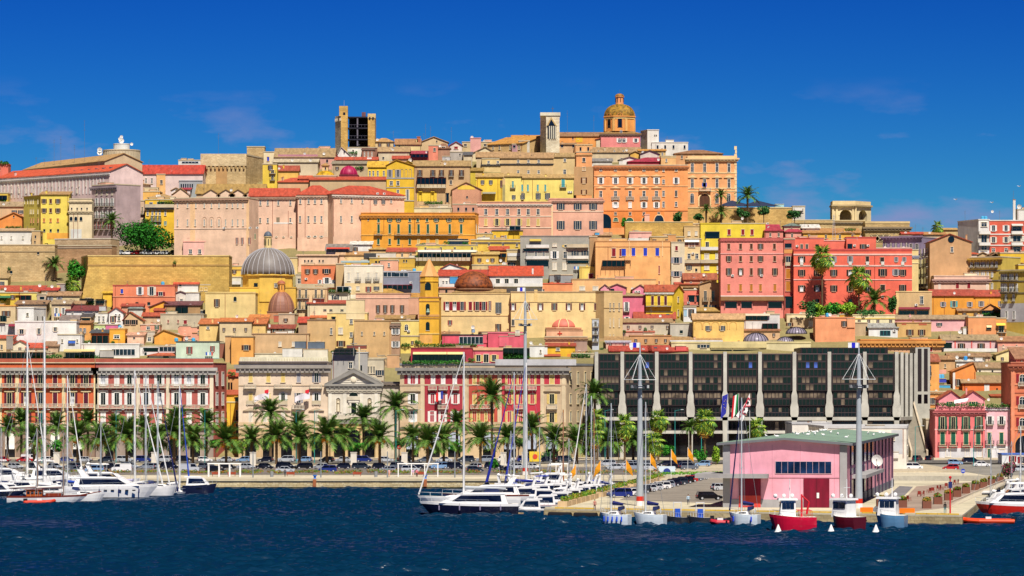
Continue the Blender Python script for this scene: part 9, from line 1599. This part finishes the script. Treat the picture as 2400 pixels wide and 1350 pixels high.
 for i in range(k.get('fend',0)):m=MB();x=L*(-.32+.62*i/max(1,k['fend']-1));y=-B/2*(1-max(0,(x/L+.05)/.55)**2.3)-.17;m.lathe([(.04,-.45),(.13,-.32),(.13,.32),(.04,.45)],mat(k.get('fc','1E2A6A')),8,(x,y if s>0 else-y,H*.62));m.tube((x,y if s>0 else-y,H*.62+.5),(x,(y+.1)if s>0 else-y-.1,H+.1),.02,.02,mat('dgrey'),3);m.build('fender',r)
 return r
SV,BR='C8CED4','A8642E'
# marina on the left, far rows first
boat('yacht',-60,90,1132,'big white yacht at the far left with a dark windowed upper deck',fly=2,H=3.1)
boat('yacht',60,196,1134,'white motor yacht behind the brown ketch with a blue cushion',fly=2,H=3.0)
boat('sail',-30,108,1136,'white sailboat with the tallest mast at the far left',mast=[(104,742,WHT,.2)],jib=WHT,B=3.6)
boat('sail',0,118,1130,'white sailboat with a thick white mast left of the tallest one',mast=[(64,798,WHT,.24)],jib=WHT,B=3.8)
boat('sail',110,200,1140,'white sailboat with a navy sail cover beside the brown ketch',mast=[(158,880,WHT,.15)],cov='1E2450',jib=WHT,B=3.2)
boat('yacht',180,330,1144,'white yacht with open flybridge behind the large white motor yacht',fly=2,H=2.6)
boat('sail',255,385,1146,'white sailboat with furled white jib and tall mast behind the large motor yacht',mast=[(316,868,WHT,.19)],jib=WHT,cov='B8B4D4',B=3.6,jr=.2)
boat('sail',300,402,1152,'white sailboat with slim grey mast right of the tall furled jib',mast=[(342,880,SV,.12)],jib=WHT,B=3.0)
boat('sail',330,418,1158,'white sailboat with a navy furled jib',mast=[(370,893,SV,.15)],jib='1E2456',cov='1E2456',B=3.2,jr=.2)
boat('sail',372,447,1151,'white hulled sailboat with a bright blue furled jib',mast=[(421,905,WHT,.17)],jib='2A50B8',B=3.2,jr=.2,stripe='1E2A5A')
boat('yacht',428,508,1151,'navy hulled motorboat with its bow to the right along the quay',top='141C3A',fly=0,ports=2,H=1.9)
boat('cat',330,415,1160,'white catamaran with a plain high bow left of the blue jib boat',B=4,H=1.9)
boat('yacht',-70,60,1160,'white and navy motor yacht cut by the left edge of the frame',top='1A2448',fly=1)
boat('yacht',150,372,1167,'large white motor yacht with long tinted windows and dark fenders',H=2.3,B=4.8,fly=1,fend=4,bot='26303E')
boat('sail',150,247,1176,'white sailboat hull with anchor gear behind the brown ketch',B=3.2,H=1.5)
boat('ketch',18,205,1179,'old wooden ketch with brown deckhouse, two brown masts and white hull',deck='7A2E16',stripe='6A1E12',bot='6A1E16',mast=[(88,1004,'8A6A52',.13),(149,1008,'8A6A52',.12)],cov='E8E6E0',H=1.3,B=3.4)
boat('rib',60,127,1183,'red inflatable dinghy floating in front of the brown ketch',top='C83A22',B=1.9)
# marina in the centre
boat('yacht',1330,1235,1132,'white motor yacht with a high flybridge against the quay in the centre',fly=2,H=2.1)
for i,(a,c,y,mx,mt,col,lb,kw)in enumerate([(1322,1270,1128,1320,960,BR,'boat with an orange wooden mast moored near the quay',{}),(1415,1360,1130,1392,958,BR,'boat with an orange wooden mast beside the corner palms',{}),(1405,1335,1136,1374,900,SV,'sailboat with tall silver mast, left of the silver pair',dict(jib=WHT)),(1420,1345,1138,1386,928,SV,'sailboat with silver mast and blue cover, right of the silver pair',dict(cov='2440B8')),(1300,1180,1146,1233,850,WHT,'sailboat with the thick white mast before the crimson palace',dict(jib='2A3CB0',jr=.28)),(1285,1135,1152,1205,872,SV,'sailboat with a loosely furled navy jib',dict(jib='1E2A96',jr=.34,cov='1E2A8A'))]):
 boat('sail',a,c,y,lb,mast=[(mx,mt,col,.17 if 'thick' not in lb else .25)],B=3.2,**kw)
for i,(a,c,y,fl,bm)in enumerate([(1395,1320,1142,1,WHT),(1440,1378,1140,0,WHT),(1350,1268,1148,2,'E8E4DA'),(1445,1375,1150,1,'2440B8'),(1330,1240,1156,1,WHT),(1420,1340,1158,1,WHT),(1300,1205,1163,2,'2A3CA8'),(1395,1318,1166,0,WHT),(1270,1175,1170,1,WHT),(1370,1290,1174,1,WHT),(1345,1262,1182,1,'E8E4DA'),(1310,1225,1190,0,WHT)]):
 boat('yacht',a,c,y,'white motorboat packed in the central marina, %s row from the quay'%ORD[i],fly=fl,bim=bm,ports=2,top=WHT if i%4 else 'E4E8EE',stripe=[None,'1E2A5A',None,'8A1E2A'][i%4],yaw=(.2,-.15,.1)[i%3])
boat('yacht',1240,1035,1176,'low white motorboat with a dark red deck behind the navy yacht',stripe='6A2A1E',fly=1)
boat('sail',1220,978,1188,'large sailboat with grey boom and long white forestay in the centre',mast=[(1087,825,WHT,.22)],jib=WHT,cov='B8BEC4',B=4.2,bot='2A3A6A',H=1.7)
boat('yacht',1215,983,1207,'sleek navy hulled yacht with a white deck and four pale fenders',top='10122E',bot='0C0E1E',stripe='F0F0F0',fly=0,fend=4,fc='8A84A0',H=1.95,B=4.4)
boat('yacht',1275,1200,1199,'small white motorboat with wooden platform at the pier corner',fly=0,ports=1)
# along the pier
for a,c,mx,mt,lb,kw in[(1477,1405,1432,945,'pale blue white sailboat with blue fenders, leftmost along the pier',dict(fend=5,fc='2A5AD8')),(1560,1484,1513,942,'white sailboat with a navy boom cover below the near lamp mast',{}),(1780,1708,1738,932,'pale blue sailboat with blue fenders before the red doors',dict(fend=2,fc='2A4AD0',jib='1E2450'))]:
 boat('sail',a,c,1233,lb,top='D8E4F0',mast=[(mx,mt,SV,.11)],cov='1E2464',B=3.0,H=1.8,yaw=-.3,group='boats along the pier',**kw)
boat('work',1612,1560,1230,'dark workboat with a blue console, left of two',top='1E2430',group='boats along the pier',H=1.2);boat('work',1666,1612,1231,'dark workboat with a blue console, right of two',top='1E2430',group='boats along the pier',H=1.2);boat('rib',1708,1666,1231,'red inflatable boat moored between the workboats and pale sailboat',top='C02A3E',B=2,group='boats along the pier')
boat('tug',1912,1802,1244,'bright red pilot tug with a white wheelhouse and red crane',top='D0143C',bot='5A0E1E',rail='D01E2E',H=2.1,B=4.4,group='boats along the pier');boat('tug',2022,1945,1242,'dark red fishing boat with a white wheelhouse',top='5A1020',bot='3A0A14',H=2.0,B=4.2,cw=.5,yaw=-.7,group='boats along the pier');boat('tug',2124,2052,1238,'blue grey fishing boat with a white wheelhouse',top='5E8CB4',bot='4A7094',H=2.0,B=3.8,cw=.55,group='boats along the pier',yaw=-.3)
boat('yacht',2440,2285,1206,'big white ferry yacht with a red lower hull at the right edge',top='D82A20',bot='8A1A14',stripe='F0F0F0',fly=2,H=1.9,B=5.6);boat('sail',2420,2310,1190,'white sailboat behind the big ferry yacht at the right edge',mast=[(2392,1000,WHT,.14)],B=3.2);boat('rib',2375,2256,1228,'long orange inflatable speedboat at the right end of the pier',top='E8481E',B=2.6)
rnd=random.Random(12)
for nm,n_,x0,x1,y0,y1 in(('left marina',11,-40,250,1130,1163),('central marina',11,1170,1400,1138,1178),('right edge moorings',8,2300,2430,1152,1196)):
 for i in range(n_):
  a=x0+(x1-x0)*(i+.5)/n_+rnd.uniform(-8,8);L_=rnd.uniform(62,100);y=rnd.uniform(y0,y1);sl_=i%3==1;d=-1 if rnd.random()<.6 else 1
  boat('sail' if sl_ else 'yacht',a-d*L_/2,a+d*L_/2,y,'%s in the crowded %s, %s from the left'%('small sailboat with a bare mast' if sl_ else 'small white motorboat',nm,ORD[i]),stripe=rnd.choice([None,'1E2A5A','8A1E2A','2A6AB8']),yaw=rnd.uniform(-.5,.5),mast=[(a,y-rnd.uniform(120,190),SV,.09)]if sl_ else None,cov=rnd.choice([WHT,'1E2A6A','2A50B8']),fly=rnd.choice([0,1,2]),ports=1,top=rnd.choice([WHT,'E4E8EE','E8E4DA','1A2448' if i%4==0 else WHT,'C8281E' if 'right' in nm and i%2 else WHT]),group='small boats')
for px,l in((1824,'left one before the red pilot tug'),(1948,'middle one before the dark red fishing boat'),(2053,'right one before the blue grey fishing boat')):Y=F*CAMZ/(1249-HY);r=empty('mooring_buoy',(PX(px,Y),Y,0),'white cone buoy, '+l,'buoy','white cone buoys');MB().lathe([(.62,.12),(.5,.2),(.06,1.25)],mat(WHT),12).build('cone',r);MB().lathe([(.66,-.3),(.66,.11)],mat('22242A'),12).build('float',r)
